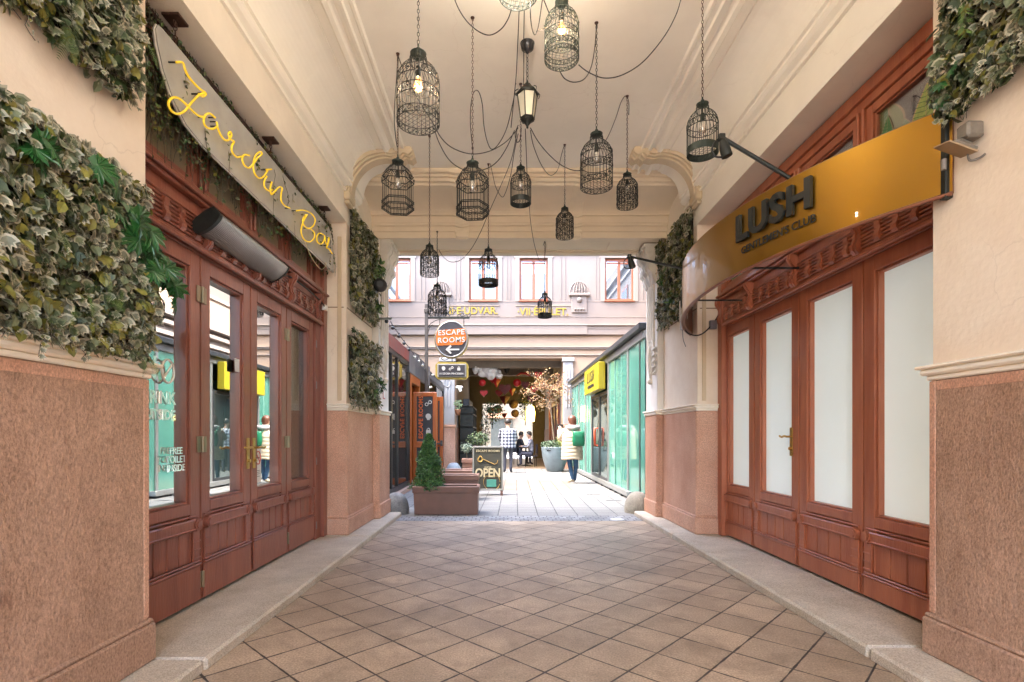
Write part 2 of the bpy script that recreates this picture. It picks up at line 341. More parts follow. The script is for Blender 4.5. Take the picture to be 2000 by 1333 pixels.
    h4 = nn(t, 'ShaderNodeMath', operation='ADD'); t.links.new(h2.outputs[0], h4.inputs[0]); t.links.new(h3.outputs[0], h4.inputs[1])
    bp = nn(t, 'ShaderNodeBump'); bp.inputs['Strength'].default_value = .7; bp.inputs['Distance'].default_value = .006
    t.links.new(h4.outputs[0], bp.inputs['Height']); t.links.new(bp.outputs[0], b.inputs['Normal'])
    return m

cream = M('cream_plaster', (.85,.78,.66), .8, var=.07, scale=1.4, bump=.12, bscale=50, spec=.2, crack=.12)
cream2 = M('cream_plaster_pier', (.74,.61,.47), .8, scale=1.9, bump=.2, bscale=35, spec=.2, detail=9, col2=(.85,.75,.62), crack=.22)
ceilm = M('ceiling_plaster', (.90,.86,.76), .85, var=.05, scale=1.1, bump=.08, bscale=30, spec=.15, crack=.12)
paleplaster = M('pale_plaster', (.72,.68,.62), .8, var=.06, scale=2, bump=.1, bscale=40, spec=.2)
dado = stone_mat('tooled_red_stone', (.31,.18,.115), (.49,.31,.215), 110, 1.0, spot=.45, spotcol=(.20,.09,.055))
dado2 = stone_mat('smooth_red_stone', (.46,.235,.15), (.60,.36,.25), 120, .3, rough=.6, spot=.2, spotcol=(.22,.09,.06))
kerbm = stone_mat('kerb_granite', (.42,.355,.27), (.60,.525,.42), 130, .4, rough=.75, blot=3, spot=.2, spotcol=(.16,.13,.1), stretch=(1,1,1))
wood = M('red_brown_paint', (.20,.060,.036), .34, scale=3, bump=.25, bscale=25, stretch=(4,4,.5), col2=(.30,.10,.062), spec=.5, coat=.15)
wood_r = M('red_brown_paint_bright', (.32,.088,.040), .36, scale=3, bump=.25, bscale=25, stretch=(4,4,.5), col2=(.43,.145,.07), coat=.15)
wood_dk = M('dark_rebate', (.035,.010,.007), .5, var=.1)
brass = M('aged_brass', (.55,.36,.12), .3, metal=1, var=.15, scale=20)
steel = M('brushed_steel', (.32,.32,.33), .35, metal=1, var=.1, scale=20)
blackm = M('black_iron', (.018,.02,.017), .45, metal=.3, var=.3, scale=30)
greeniron = M('dark_green_patina_iron', (.022,.034,.026), .5, metal=.3, var=.35, scale=30)
cablem = M('black_cable', (.012,.011,.011), .55, var=.1)
rust = M('rusty_steel', (.10,.05,.035), .6, metal=.5, var=.3, scale=40)
white = M('white_paint', (.78,.77,.74), .5, var=.04)
floor_m = tile_mat('diamond_paving', (-.0128, 3.259), R_(46.2), .3035, .2985, (.265,.19,.125), (.50,.38,.265), (.05,.035,.025), gw=.0072, vary=.12, rough=.56, grain=95, stain=.55, fleck=.028)
cob_m = tile_mat('cobble_band', (0, 7.28), 0, .115, .118, (.17,.172,.178), (.25,.25,.25), (.07,.07,.075), gw=.010, vary=.25, stagger=.5)
yard_m = tile_mat('courtyard_paving', (-.09, 7.76), R_(-1.2), .30, .302, (.142,.139,.135), (.192,.188,.182), (.03,.03,.035), gw=.009, vary=.08)
pink_m = tile_mat('courtyard_pink_paving', (-.09, 7.76), R_(-1.2), .30, .302, (.17,.115,.09), (.22,.155,.125), (.04,.03,.025), gw=.009, vary=.08)
# ================================================================ SETTING: GROUND
def sheet(name, x0, x1, y0, y1, z, m):
    mb = MB(); mb.add([(x0,y0,z),(x1,y0,z),(x1,y1,z),(x0,y1,z)], [(0,1,2,3)])
    return tag(mb.build(name, m), kind='structure')
sheet('ground', -60, 60, -40, 90, -.02, M('asphalt_street', (.10,.095,.09), .9, var=.2))
sheet('street_pavement', -12, 12, -12, -3.4, 0, M('street_slabs', (.62,.56,.48), .85, var=.1))
sheet('passage_paving', -2.2, 2.7, -3.4, 7.28, 0, floor_m)
sheet('cobble_band', -2.6, 3.0, 7.28, 7.77, 0, cob_m)
sheet('courtyard_paving', -7, 7, 7.77, 18.72, 0, yard_m)
sheet('pink_paving_band', -1.6, 1.66, 11.4, 13.9, .004, pink_m)
sheet('far_passage_paving', -2.6, 3.0, 18.72, 27, 0.004, M('brown_worn_slabs', (.20,.135,.09), .35, var=.25, scale=3))
sheet('far_courtyard_paving', -14, 14, 27, 40, 0, M('far_slabs', (.45,.42,.38), .8))
# drain covers and manhole in the paving
mb = MB(); mb.lathe([(0,.006),(.09,.006),(.10,.004),(.10,0)], (1.62, 7.42, 0), 20)
tag(mb.build('manhole_cover', M('pale_iron', (.6,.6,.62), .4, metal=.4)), 'small round pale metal manhole cover in the cobble band near the right kerb', 'manhole cover')
for x, y in ((2.02, 9.55), (1.83, 10.6)):
    mb = MB(); mb.box(x-.14, x+.14, y-.05, y+.05, 0, .006, bev=.002)
    for k in range(6): mb.box(x-.12+k*.04, x-.10+k*.04, y-.04, y+.04, .006, .009)
    tag(mb.build('drain_grate', M('drain_iron', (.12,.12,.13), .6)), 'flat dark drain grate in the courtyard paving, %s' % ('nearer the beige bollard' if y < 10 else 'farther, towards the cream coat'), 'drain grate', 'drain grates in the courtyard')
# kerbs: long granite blocks with joints
XL, XR, DL, DR, ZK = -1.80, 2.23, -2.10, 2.55, .065
def kerb(x0, x1, cuts):
    mb = MB()
    for a, b in zip(cuts[:-1], cuts[1:]):
        j = random.uniform(-.006, .006); mb.box(x0+j, x1+j, a+.006, b-.006, -.01, ZK+random.uniform(-.002,.002), bev=.014)
    return tag(mb.build('kerb', kerbm), kind='structure')
kerb(-2.9, -1.52, [-3.4, 2.64, 5.87, 7.72]); kerb(1.965, 3.4, [-3.4, 2.79, 6.04, 7.82])

# ================================================================ THE PASSAGE BUILDING
B = thing('passage_building', (0, 7.8, 0), 'cream vaulted passageway with tooled red stone dado, cornices and a moulded cross beam', 'building')
ZS, ZC = 3.635, 4.45        # soffit over the shopfronts, ceiling
Y0 = -3.4
# walls over the shopfronts and the ceiling with its mouldings
def side_profile(s):        # list of (x, z) from the soffit edge up to the flat ceiling, s=-1 left, +1 right
    X = XL if s < 0 else XR
    p = [(0, ZS), (0, 3.95), (.028, 3.95), (.028, 3.975), (.016, 3.985), (.016, 4.0), (.055, 4.02), (.075, 4.05), (.066, 4.085), (.09, 4.09), (.09, 4.105)]
    for i in range(1, 12):
        a = i/11*math.pi/2; p.append((.09+.255*(1-math.cos(a)), 4.105+.30*math.sin(a)))
    p += [(.36, 4.405), (.36, 4.42)]
    # ceiling ribs
    q = [(.445, 4.42), (.445, 4.40), (.465, 4.382), (.50, 4.386), (.512, 4.41), (.53, 4.43), (.56, 4.427), (.572, 4.402), (.60, 4.398), (.606, 4.428), (.64, 4.434), (.655, 4.422), (.675, 4.422), (.685, 4.45)]
    return [(X-s*a, z) for a, z in p+q]
mb = MB()
for s in (-1, 1):
    mb.sweep(side_profile(s), 1, Y0, 6.34, 0)
xa, xb = side_profile(-1)[-1][0], side_profile(1)[-1][0]
mb.add([(xa,Y0,ZC),(xb,Y0,ZC),(xb,6.34,ZC),(xa,6.34,ZC)], [(0,1,2,3)])
mb.build('moulded_ceiling', ceilm, B)
mb = MB()                    # soffits and upper wall masses
for s in (-1, 1):
    X = XL if s < 0 else XR
    mb.box(X-.003*s if s<0 else X+.003, X+s*1.4, Y0+.002, 7.79, ZS, 6.0)
mb.box(-3.3, 3.7, Y0, 7.78, 4.62, 10.5)
mb.box(-9, -3.2, Y0+.01, 7.77, ZS+.4, 10.5); mb.box(3.6, 9.5, Y0+.01, 7.77, ZS+.4, 10.5)
mb.build('upper_wall', cream, B)
# scalloped arch ribs carrying the cornice at the far end
for s in (-1, 1):
    X = XL if s < 0 else XR
    pl = []
    for i in range(0, 17):
        a = i/16*math.pi/2; pl.append((.02+.40*(1-math.cos(a))**1.0, 4.0+.40*math.sin(a)))
    pl = [(.03, 3.93), (.0, 3.96)] + pl + [(.50, 4.385), (.56, 4.40), (.60, 4.36), (.64, 4.40), (.70, 4.375), (.74, 4.41)]
    mb = MB()
    for k, (off, y0, y1) in enumerate(((.0, 5.90, 6.02), (.018, 5.86, 5.905), (.036, 5.83, 5.865))):
        poly = [(X-s*(a+.05-off*.8), z-.045+off*.9) for a, z in pl] + [(X-s*(.75), 4.52), (X+s*.04, 4.52), (X+s*.04, 3.9)]
        mb.prism(poly, 1, y0, y1)
    mb.box(X-s*.0, X-s*.075, 5.82, 6.04, 3.86, 3.95, bev=.012); mb.box(X, X-s*.055, 5.84, 6.02, 3.82, 3.86, bev=.01)
    mb.build('arch_rib', M('ochre_moulding', (.64,.53,.37), .8, var=.08, scale=6), B)
# cross beam with concave cove and two scrolled brackets
prof = [(6.30,4.46),(6.30,4.405),(6.345,4.40),(6.35,4.375),(6.385,4.37),(6.39,4.335),(6.43,4.33),(6.445,4.305),(6.47,4.305)]
for i in range(1, 9):
    a = i/8*math.pi/2; prof.append((6.47+.52*math.sin(a), 4.305-.105*(1-math.cos(a))))
prof += [(7.0,4.195),(7.0,4.175),(7.035,4.17),(7.04,4.09),(7.05,4.085),(7.05,4.055),(7.075,4.05),(7.08,3.985),(7.095,3.98),(7.095,3.90)]
mb = MB(); mb.sweep(prof, 0, XL-.01, XR+.01, 0)
mb.sweep([(7.095,3.90),(7.25,3.90),(7.25,3.925),(7.28,3.925),(7.28,3.94),(7.66,3.94),(7.66,3.925),(7.69,3.925),(7.69,3.90),(7.80,3.90),(7.80,6.5)], 0, XL-.4, XR+.4)
for x in (-1.05, 1.5): mb.box(x, x+.05, 7.3, 7.64, 3.925, 3.945)
mb.build('cross_beam', M('cream_beam', (.74,.63,.47), .8, var=.06, scale=1.5, bump=.08, bscale=40), B)
for xc in (-.57, .965):
    mb = MB()
    for off, hw in ((.018, .09), (.034, .062), (.048, .03)):
        pr = [(y-off, z-off*.8) for y, z in prof]; mb.prism(pr+[(7.12, 3.90-off*.5), (7.12, 4.5)], 0, xc-hw, xc+hw)
    mb.box(xc-.085, xc+.085, 7.02, 7.10, 3.885, 3.96, bev=.015)
    mb.tube([(xc-.09, 7.045, 3.96), (xc+.09, 7.045, 3.96)], .03, 10)
    mb.build('bracket', M('bracket_plaster', (.76,.66,.50), .8, var=.06), B)
# piers ---------------------------------------------------------------
def pier(s, y0, y1, pil=None, name='pier'):
    X = XL if s < 0 else XR; D = -1 if s < 0 else 1
    mb = MB(); mb.box(X, X+D*1.25, y0, y1, 1.5, ZS, bev=.006)
    # slightly raised upper panel and thin joint line
    p = mb.build(name, cream2, B)
    d = MB(); d.box(X-D*.014, X+D*1.24, y0-.004, y1+.004, ZK, 1.49, bev=.012)
    d.build('dado', dado if y1 < 3 else dado2, p)
    if y1 < 3:
        d = MB(); d.box(X-D*.016, X+D*.02, y1-.04, y1+.002, ZK+.22, 1.48, bev=.004); d.box(X-D*.016, X+D*.02, y0, y1-.041, 1.43, 1.48, bev=.004); d.build('stone_margin', dado2, p)
    m2 = MB(); m2.box(X-D*.035, X+D*1.26, y0-.03, y1+.03, ZK, ZK+.19, bev=.01)
    m2.box(X-D*.028, X+D*1.25, y0-.02, y1+.02, ZK+.19, ZK+.213, bev=.008)
    m2.build('plinth', dado if y1 < 3 else dado2, p)
    m3 = MB(); m3.box(X-D*.018, X+D*1.25, y0-.018, y1+.018, 1.485, 1.512, bev=.006)
    m3.box(X-D*.040, X+D*1.26, y0-.04, y1+.04, 1.512, 1.545, bev=.010); m3.box(X-D*.055, X+D*1.26, y0-.055, y1+.055, 1.545, 1.562, bev=.006)
    m3.build('dado_rail', cream, p)
    return p
pl_near = pier(-1, Y0, 2.61); pr_near = pier(1, Y0, 2.70)
def far_pier(s, y0, ya, yb):
    X = XL if s < 0 else XR; D = -1 if s < 0 else 1
    p = pier(s, y0, ya-.002)
    j = MB(); j.box(X-D*.0035, X+D*.01, y0+.02, ya-.02, 2.66, 2.672)       # horizontal joint
    j.box(X+D*.03, X+D*1.2, y0-.0035, y0+.01, 2.66, 2.672)
    j.build('joint_line', M('joint_brown', (.28,.19,.12), .9), p)  # brown strips marking the joint
    g = MB()    # recessed corner bead
    g.box(X+D*.055, X+D*.10, y0-.012, y0+.01, 1.60, ZS-.16, bev=.004); g.build('corner_bead', M('ochre_bead', (.60,.47,.31), .8, var=.05), p)
    # projecting pilaster
    Xp = X-D*.09
    q = MB(); q.box(Xp, X+D*1.0, ya, yb, 1.5, 3.9, bev=.008); pil = q.build('pilaster', paleplaster, B)
    q = MB(); q.box(Xp-D*.014, X+D*1.0, ya-.004, yb+.01, ZK, 1.49, bev=.01); q.box(Xp-D*.03, X+D*1.0, ya-.02, yb+.02, ZK, ZK+.20, bev=.01); q.build('dado', dado2, pil)
    q = MB(); q.box(Xp-D*.03, X+D*1.0, ya-.025, yb+.025, 1.49, 1.53, bev=.01); q.box(Xp-D*.045, X+D*1.0, ya-.04, yb+.04, 1.53, 1.555, bev=.006); q.build('dado_rail', cream, pil)
    # ornament: fluted shaft, round medallion with drops, scrolled console
    q = MB(); ym = (ya+yb)/2
    for k in range(4):
        yy = ya+.13+k*(yb-ya-.26)/3; q.box(Xp-D*.028, Xp+D*.01, yy-.018, yy+.018, 2.45, 3.42-.05*abs(k-1.5), bev=.008)
    # medallion
    for r, o in ((.19, .03), (.155, .045), (.11, .03)):
        q.tube([(Xp-D*.012, ym+r*math.cos(a), 2.33+r*1.25*math.sin(a)) for a in [2*math.pi*i/28 for i in range(28)]], .016, 6, closed=True)
    q.tube([(Xp-D*.01, ym, 2.52), (Xp-D*.02, ym, 2.33), (Xp-D*.01, ym, 2.0)], [.02, .05, .022], 8)
    q.ball((Xp-D*.02, ym, 1.98), .045, 10)
    for k in range(5):      # leaf drops beside the disc
        z = 2.44-.085*k
        q.tube([(Xp-D*.005, ya+.02, z), (Xp-D*.03, ya+.07, z-.03), (Xp-D*.01, ya+.14, z-.02)], [.014, .024, .010], 6)
    # console at the head
    con = [(0, 3.9), (.17, 3.9), (.17, 3.86), (.15, 3.85), (.16, 3.80), (.145, 3.74), (.11, 3.70), (.10, 3.65), (.115, 3.60), (.105, 3.54), (.07, 3.50), (.055, 3.43), (.03, 3.37), (0, 3.35)]
    for y0_, y1_ in ((ya+.04, ya+.16), (ya+.20, ya+.32), (yb-.30, yb-.18), (yb-.14, yb-.03)):
        q.prism([(Xp-D*a, z) for a, z in con], 1, y0_, y1_)
    q.build('ornament', M('pale_stucco', (.66,.61,.53), .8, var=.1, scale=8), pil)
    return p
far_pier(-1, 5.93, 7.09, 7.70); far_pier(1, 5.98, 7.24, 7.79)
# side walls by the cove between the last rib and the beam, closing the reveals over the doors
soffm = M('soffit_plaster', (.74,.62,.52), .8, var=.05)
for s, D, y0, y1 in ((-1, DL, 2.61, 5.93), (1, DR, 2.70, 5.98)):
    mb = MB(); mb.box(D+s*.02, D+s*1.6, y0-.3, y1+.3, 3.56, 3.632); mb.build('reveal_soffit', soffm, B)

# ================================================================ SHOPFRONTS
def shopfront(s, D, bounds, y_near, y_far, glassm, zg0, labels, W):
    """folding doors with carved frieze and a row of transom windows; d = distance towards the passage"""
    S = thing('shopfront', (D, (y_near+y_far)/2, ZK), labels[0], 'shopfront')
    def bx(mb, y0, y1, d0, d1, z0, z1, m=0, bev=.004): mb.box(D-s*d0, D-s*d1, y0, y1, z0, z1, m, bev)
    def X(d): return D-s*d
    fr = MB()
    bx(fr, bounds[-1]+.005, y_far, -.06, .05, ZK, 3.56); bx(fr, bounds[0]-.3, bounds[0]-.005, -.06, .05, ZK, 3.56)
    bx(fr, y_far-.10, y_far+.0, -.02, .09, ZK, 3.56)
    bx(fr, bounds[0]-.3, y_far, -.06, .03, 2.43, 2.85)                         # transom rail behind the frieze
    bx(fr, bounds[0]-.3, y_far, -.06, .05, 3.47, 3.60); bx(fr, bounds[0]-.3, y_far, 0, .075, 3.53, 3.62)
    for i, b in enumerate(bounds):
        if i in (0, len(bounds)-1): continue
        bx(fr, b-.035, b+.035, -.05, .055, 2.85, 3.48, bev=.008); bx(fr, b-.012, b+.012, .055, .075, 2.87, 3.46, bev=.006)
    fr.build('frame', W, S)
    # frieze
    fz = MB()
    bx(fz, bounds[0]-.3, y_far-.02, .03, .055, 2.45, 2.74)
    for z in (2.497, 2.523, 2.549, 2.575, 2.601, 2.627): bx(fz, bounds[0]-.3, y_far-.03, .055, .070, z, z+.013, bev=.003)
    bx(fz, bounds[0]-.3, y_far-.02, .055, .085, 2.43, 2.465, bev=.008); bx(fz, bounds[0]-.3, y_far-.02, .055, .068, 2.465, 2.485, bev=.005)
    bx(fz, bounds[0]-.3, y_far-.02, .055, .068, 2.65, 2.665, bev=.004)
    bx(fz, bounds[0]-.3, y_far-.02, .03, .10, 2.74, 2.765, bev=.006); bx(fz, bounds[0]-.3, y_far-.02, .03, .125, 2.765, 2.79, bev=.006); bx(fz, bounds[0]-.3, y_far-.02, .03, .075, 2.79, 2.85, bev=.01)
    fo = fz.build('frieze', W, S)
    y = bounds[0]-.2; k = 0
    sb = [(0,0),(.016,0),(.030,.02),(.034,.045),(.022,.07),(.018,.09),(.026,.11),(.026,.135),(0,.135)]
    while y < y_far-.1:
        if min(abs(y-b) for b in bounds) > .07:
            c = MB(); c.prism([(X(.055+a), 2.492+z) for a, z in sb], 1, y-.024, y+.024); c.build('block', W, fo)
        y += .158
    big = [(0,0),(.02,0),(.045,.03),(.05,.07),(.03,.11),(.025,.15),(.045,.19),(.07,.23),(.07,.275),(0,.275)]
    for b in bounds[1:]:
        if b > y_far-.1: b -= .02
        c = MB(); c.prism([(X(.055+a), 2.462+z) for a, z in big], 1, b-.032, b+.032)
        c.prism([(X(.066+a), 2.468+z*.96) for a, z in big], 1, b-.011, b+.011); c.build('scroll_bracket', W, fo)
    # transom windows
    for i, (a, b) in enumerate(zip(bounds[:-1], bounds[1:])):
        t = MB()
        for y0_, y1_, z0, z1 in ((a+.04, a+.10, 2.855, 3.465), (b-.10, b-.04, 2.855, 3.465), (a+.10, b-.10, 2.855, 2.91), (a+.10, b-.10, 3.40, 3.465)):
            bx(t, y0_, y1_, -.03, .035, z0, z1)
        for y0_, y1_, z0, z1 in ((a+.10, a+.112, 2.91, 3.40), (b-.112, b-.10, 2.91, 3.40), (a+.112, b-.112, 2.91, 2.922), (a+.112, b-.112, 3.388, 3.40)):
            bx(t, y0_, y1_, -.02, .018, z0, z1, bev=.003)
        to = t.build('transom_window', W, S)
        g = MB(); bx(g, a+.10, b-.10, -.006, 0, 2.91, 3.40, bev=0); g.build('pane', glassm[1] if len(glassm) > 1 else glassm[0], to)
        if s > 0: leaf_print(to, a+.10, b-.10, 2.91, 3.40, D+.012, i)
    # door leaves
    for i, (a, b) in enumerate(zip(bounds[:-1], bounds[1:])):
        a += .007; b -= .007; z0 = ZK+.018; zt = 2.425
        ga, gb = a+.108, b-.108; gz1 = 2.32
        t = MB()
        for (y0_, y1_, zz0, zz1) in ((a, ga, z0, zt), (gb, b, z0, zt), (ga, gb, gz1, zt), (ga, gb, zg0-.075, zg0), (ga, gb, z0, z0+.02)):
            bx(t, y0_, y1_, -.05, .03, zz0, zz1)
        bx(t, ga, gb, -.015, .012, z0, zg0-.075, bev=0)
        # rebate mouldings round the glass
        for (y0_, y1_, zz0, zz1) in ((ga, ga+.016, zg0, gz1), (gb-.016, gb, zg0, gz1), (ga+.016, gb-.016, zg0, zg0+.016), (ga+.016, gb-.016, gz1-.016, gz1)):
            bx(t, y0_, y1_, -.048, .014, zz0, zz1, bev=.004)
        lf = t.build('door', W, S)
        if i % 2 == 1: lf['label'] = 'door leaf beside the handle stile' if False else 'glazed folding door leaf'
        g = MB(); bx(g, ga+.002, gb-.002, -.032, -.026, zg0, gz1, bev=0)
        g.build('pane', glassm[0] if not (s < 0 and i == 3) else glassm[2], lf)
        # carved lower panel: kick board, planks with grooves, rail with round ends, ribbed side blocks
        zr0, zr1 = zg0-.185, zg0-.105; zk = zg0-.42
        pm = MB()
        bx(pm, a+.015, b-.015, .03, .046, z0+.004, zk, bev=.008); bx(pm, a+.012, b-.012, .03, .054, zk, zk+.012, bev=.004); bx(pm, a+.02, b-.02, .03, .048, zk+.018, zk+.03, bev=.004)
        n = 4; pa, pb = a+.10, b-.10
        for k in range(n):
            q0 = pa+(pb-pa)*k/n; q1 = pa+(pb-pa)*(k+1)/n; bx(pm, q0+.004, q1-.004, .010, .026, zk+.03, zr0, bev=.004)
        for q0, q1 in ((a+.02, pa-.004), (pb+.004, b-.02)):
            bx(pm, q0, q1, .03, .044, zk+.03, zr0, bev=.004)
            for k in range(3): bx(pm, q0, q1, .044, .050, zk+.05+k*.055, zk+.058+k*.055, bev=.002)
        bx(pm, a+.06, b-.06, .03, .052, zr0, zr1, bev=.008); bx(pm, a+.09, b-.09, .052, .060, zr0+.008, zr0+.02, bev=.003)
        for yc in (a+.06, b-.06):
            pm.tube([(X(.028), yc, (zr0+zr1)/2), (X(.062), yc, (zr0+zr1)/2)], .041, 18)
            pm.tube([(X(.060), yc, (zr0+zr1)/2), (X(.068), yc, (zr0+zr1)/2)], .026, 14)
        bx(pm, a+.03, b-.03, .03, .04, zr1+.01, zr1+.022, bev=.003)
        pm.build('carved_panel', W, lf)
    return S, bx, X
def leaf_print(parent, y0, y1, z0, z1, x, seed):
    """printed tropical wallpaper behind the pane: dark ground with big banana leaves"""
    rnd = random.Random(seed*5+2)
    g = MB(); g.box(x+.004, x+.012, y0, y1, z0, z1); g.build('printed_panel', leafbg, parent)
    mb = MB()
    def clip(pts):   # Sutherland-Hodgman against the window rectangle
        def cut(ps, f, inter):
            out = []
            for i in range(len(ps)):
                p, q = ps[i-1], ps[i]
                if f(q):
                    if not f(p): out.append(inter(p, q))
                    out.append(q)
                elif f(p): out.append(inter(p, q))
            return out
        for ax, lim, sg in ((0, y0, 1), (0, y1, -1), (1, z0, 1), (1, z1, -1)):
            if not pts: return pts
            def inter(p, q, ax=ax, lim=lim):
                t = (lim-p[ax])/(q[ax]-p[ax]+1e-12); return (p[0]+(q[0]-p[0])*t, p[1]+(q[1]-p[1])*t)
            pts = cut(pts, lambda p, ax=ax, lim=lim, sg=sg: sg*(p[ax]-lim) >= -1e-9, inter)
        return pts
    dx = [0]
    def put(pts, m):
        pts = clip(pts)
        if len(pts) >= 3:
            dx[0] += .00012; xx = x+.003-dx[0]; mb.add([(xx, p[0], p[1]) for p in pts], [tuple(range(len(pts)))], m)
    W_, H_ = y1-y0, z1-z0
    for k in range(7):
        cy = y0+W_*rnd.uniform(0, 1); cz = z0+H_*rnd.uniform(-.1, .6); an = rnd.uniform(.9, 2.3); L = rnd.uniform(.25, .42); wd = L*rnd.uniform(.2, .3)
        ca, sa = math.cos(an), math.sin(an); m = [0, 1, 2, 0, 3][k % 5]
        def pt(u, v, cy=cy, cz=cz, ca=ca, sa=sa): return (cy+u*ca-v*sa, cz+u*sa+v*ca)
        N = 9
        rim = [pt(L*i/N, wd*1.18*math.sin(math.pi*(i/N)**.8)) for i in range(N+1)]+[pt(L*i/N, -wd*1.12*math.sin(math.pi*(i/N)**.8)) for i in range(N-1, 0, -1)]
        put(rim, 4)
        lf = [pt(L*(.02+.96*i/N), wd*math.sin(math.pi*(i/N)**.8)) for i in range(N+1)]+[pt(L*(.02+.96*i/N), -wd*math.sin(math.pi*(i/N)**.8)) for i in range(N-1, 0, -1)]
        put(lf, m)
        put([pt(0, .004), pt(L*.95, .001), pt(L*.95, -.001), pt(0, -.004)], 4)
        for j in range(2, N+5):
            u = L*j/(N+6); v = wd*.9*math.sin(math.pi*(u/L)**.8)
            for sg in (1, -1): put([pt(u, 0), pt(u+v*.35, sg*v), pt(u+v*.35+.004, sg*v), pt(u+.003, 0)][::sg], 5)
    mb.build('leaf_print', leafms, parent)
leafbg = M('wallpaper_dark', (.035,.03,.04), .7, var=.1)
leafms = [M('print_green', (.10,.30,.10), .6, var=.2, scale=30), M('print_yellow_green', (.33,.42,.12), .6, var=.2, scale=30), M('print_pale_green', (.30,.50,.24), .6, var=.15, scale=30),
          M('print_mid_green', (.16,.36,.13), .6, var=.15, scale=30), M('print_buff', (.55,.40,.22), .6, var=.1), M('print_dark_green', (.05,.17,.06), .6, var=.1)]
mirror_glass = glass_mat('shop_glass', (.95,.99,.98), .66, 0, (.02,.022,.02), .85, wav=.0)
trans_glass = glass_mat('transom_glass', (.95,.88,.70), .30, .04, (.55,.48,.33), .2)
dark_glass = glass_mat('dark_glass', (.9,.9,.88), .14, 0, (.05,.045,.035), .55)
print_glass = glass_mat('clear_glass', (1,1,1), .02, .02, (.0,.0,.0), 1.0)
frost = M('frosted_glass_added_glow', (.83,.92,.95), .42, var=.03, scale=.5, spec=.45, em=((.86,1,.95), .013))  # faint emission added to brighten the panes; no lit room behind them
lb = [2.84, 3.54, 4.24, 4.94, 5.64]; rb = [2.85, 3.64, 4.43, 5.22, 6.01]
rb[-1] = 5.95
SL, bl, XLd = shopfront(-1, DL, lb, 2.6, 5.90, (mirror_glass, trans_glass, dark_glass), .748,
    ['red brown folding glass doors on the left wall, reflecting the courtyard'], wood)
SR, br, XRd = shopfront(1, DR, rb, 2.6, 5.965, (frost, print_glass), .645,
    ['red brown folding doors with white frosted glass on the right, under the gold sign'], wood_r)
# brass handles
def handle(parent, bxf, X, yc, zc, dirn, s):
    h = MB(); bxf(h, yc-.022, yc+.022, .03, .038, zc-.14, zc+.11, bev=.003)
    h.tube([(X(.036), yc, zc+.03), (X(.075), yc, zc+.03)], .009, 8)
    h.tube(spline([(X(.072), yc, zc+.03), (X(.076), yc+dirn*.04, zc+.034), (X(.072), yc+dirn*.09, zc+.026), (X(.07), yc+dirn*.125, zc+.036)], 5), [.010]*10+[.0085]*6, 8)
    h.tube([(X(.037), yc, zc-.075), (X(.055), yc, zc-.075)], .014, 10)
    h.build('handle', brass, parent)
doorsL = [o for o in SL.children if o.name.startswith('door')]; doorsR = [o for o in SR.children if o.name.startswith('door')]
handle(doorsL[2], bl, XLd, 4.29, 1.07, 1, -1)
handle(doorsL[1], bl, XLd, 4.19, 1.07, -1, -1)
handle(doorsR[2], br, XRd, 4.54, 1.16, 1, 1)
for door, y in ((doorsL[0], 3.545), (doorsL[3], 4.945)):
    for z in (2.16, 1.14, .22):
        h = MB()
        for dy in (-.030, .030): bl(h, y+dy-.026, y+dy+.024, .03, .040, z-.055, z+.055, bev=.003)
        h.tube([(XLd(.044), y, z-.055), (XLd(.044), y, z+.055)], .010, 8)
        h.build('hinge', M('hinge_metal', (.30,.25,.17), .35, metal=.9, var=.2), door)
for z in (2.2, 1.75, .92, .22):
    h = MB(); bl(h, 5.66, 5.675, .05, .058, z-.04, z+.04, bev=.002); h.build('hinge', steel, doorsL[3])
# threshold shadow gaps are left open; dark room behind the left doors
rm = thing('bar_interior', (-3.4, 4.3, ZK), 'dim bar room with shelves and boxes seen through the last left door pane', 'room')
mb = MB(); mb.box(-5.2, DL-.10, 2.2, 6.4, .02, .06); mb.build('floor', M('dark_floorboards', (.10,.07,.05), .6), rm)
mb = MB(); mb.box(-5.3, -5.2, 2.2, 6.4, 0, 3.55); mb.box(-5.2, DL-.08, 6.4, 6.5, 0, 3.55); mb.box(-5.2, DL-.08, 2.1, 2.2, 0, 3.55); mb.box(-5.2, DL-.08, 2.2, 6.4, 3.55, 3.6)
mb.build('wall', M('tan_room_wall', (.22,.16,.10), .8), rm)
mb = MB()
for z in (.35, .62, .9): mb.box(-3.3, -2.9, 5.2, 6.3, z, z+.03)
for y in (5.2, 6.27): mb.box(-3.3, -2.9, y, y+.03, .06, .93)
mb.build('shelf', M('olive_crates', (.20,.19,.09), .7), rm)
gwm = M('pale_glassware', (.5,.6,.7), .1, spec=.8)
for k in range(6): mb = MB(); mb.lathe([(.0,0),(.03,0),(.035,.1),(.036,.12),(.034,.12),(.03,.01)], (-3.1+.05*(k%2), 5.3+k*.14, .93), 10); mb.build('drinking_glass', gwm, rm)
# backing boards so light does not leak behind the right doors
mb = MB(); mb.box(DR+.09, DR+.12, 2.4, 6.2, 0, 3.6); mb.build('backing_board', M('dark_backing', (.05,.04,.04), .9), SR)
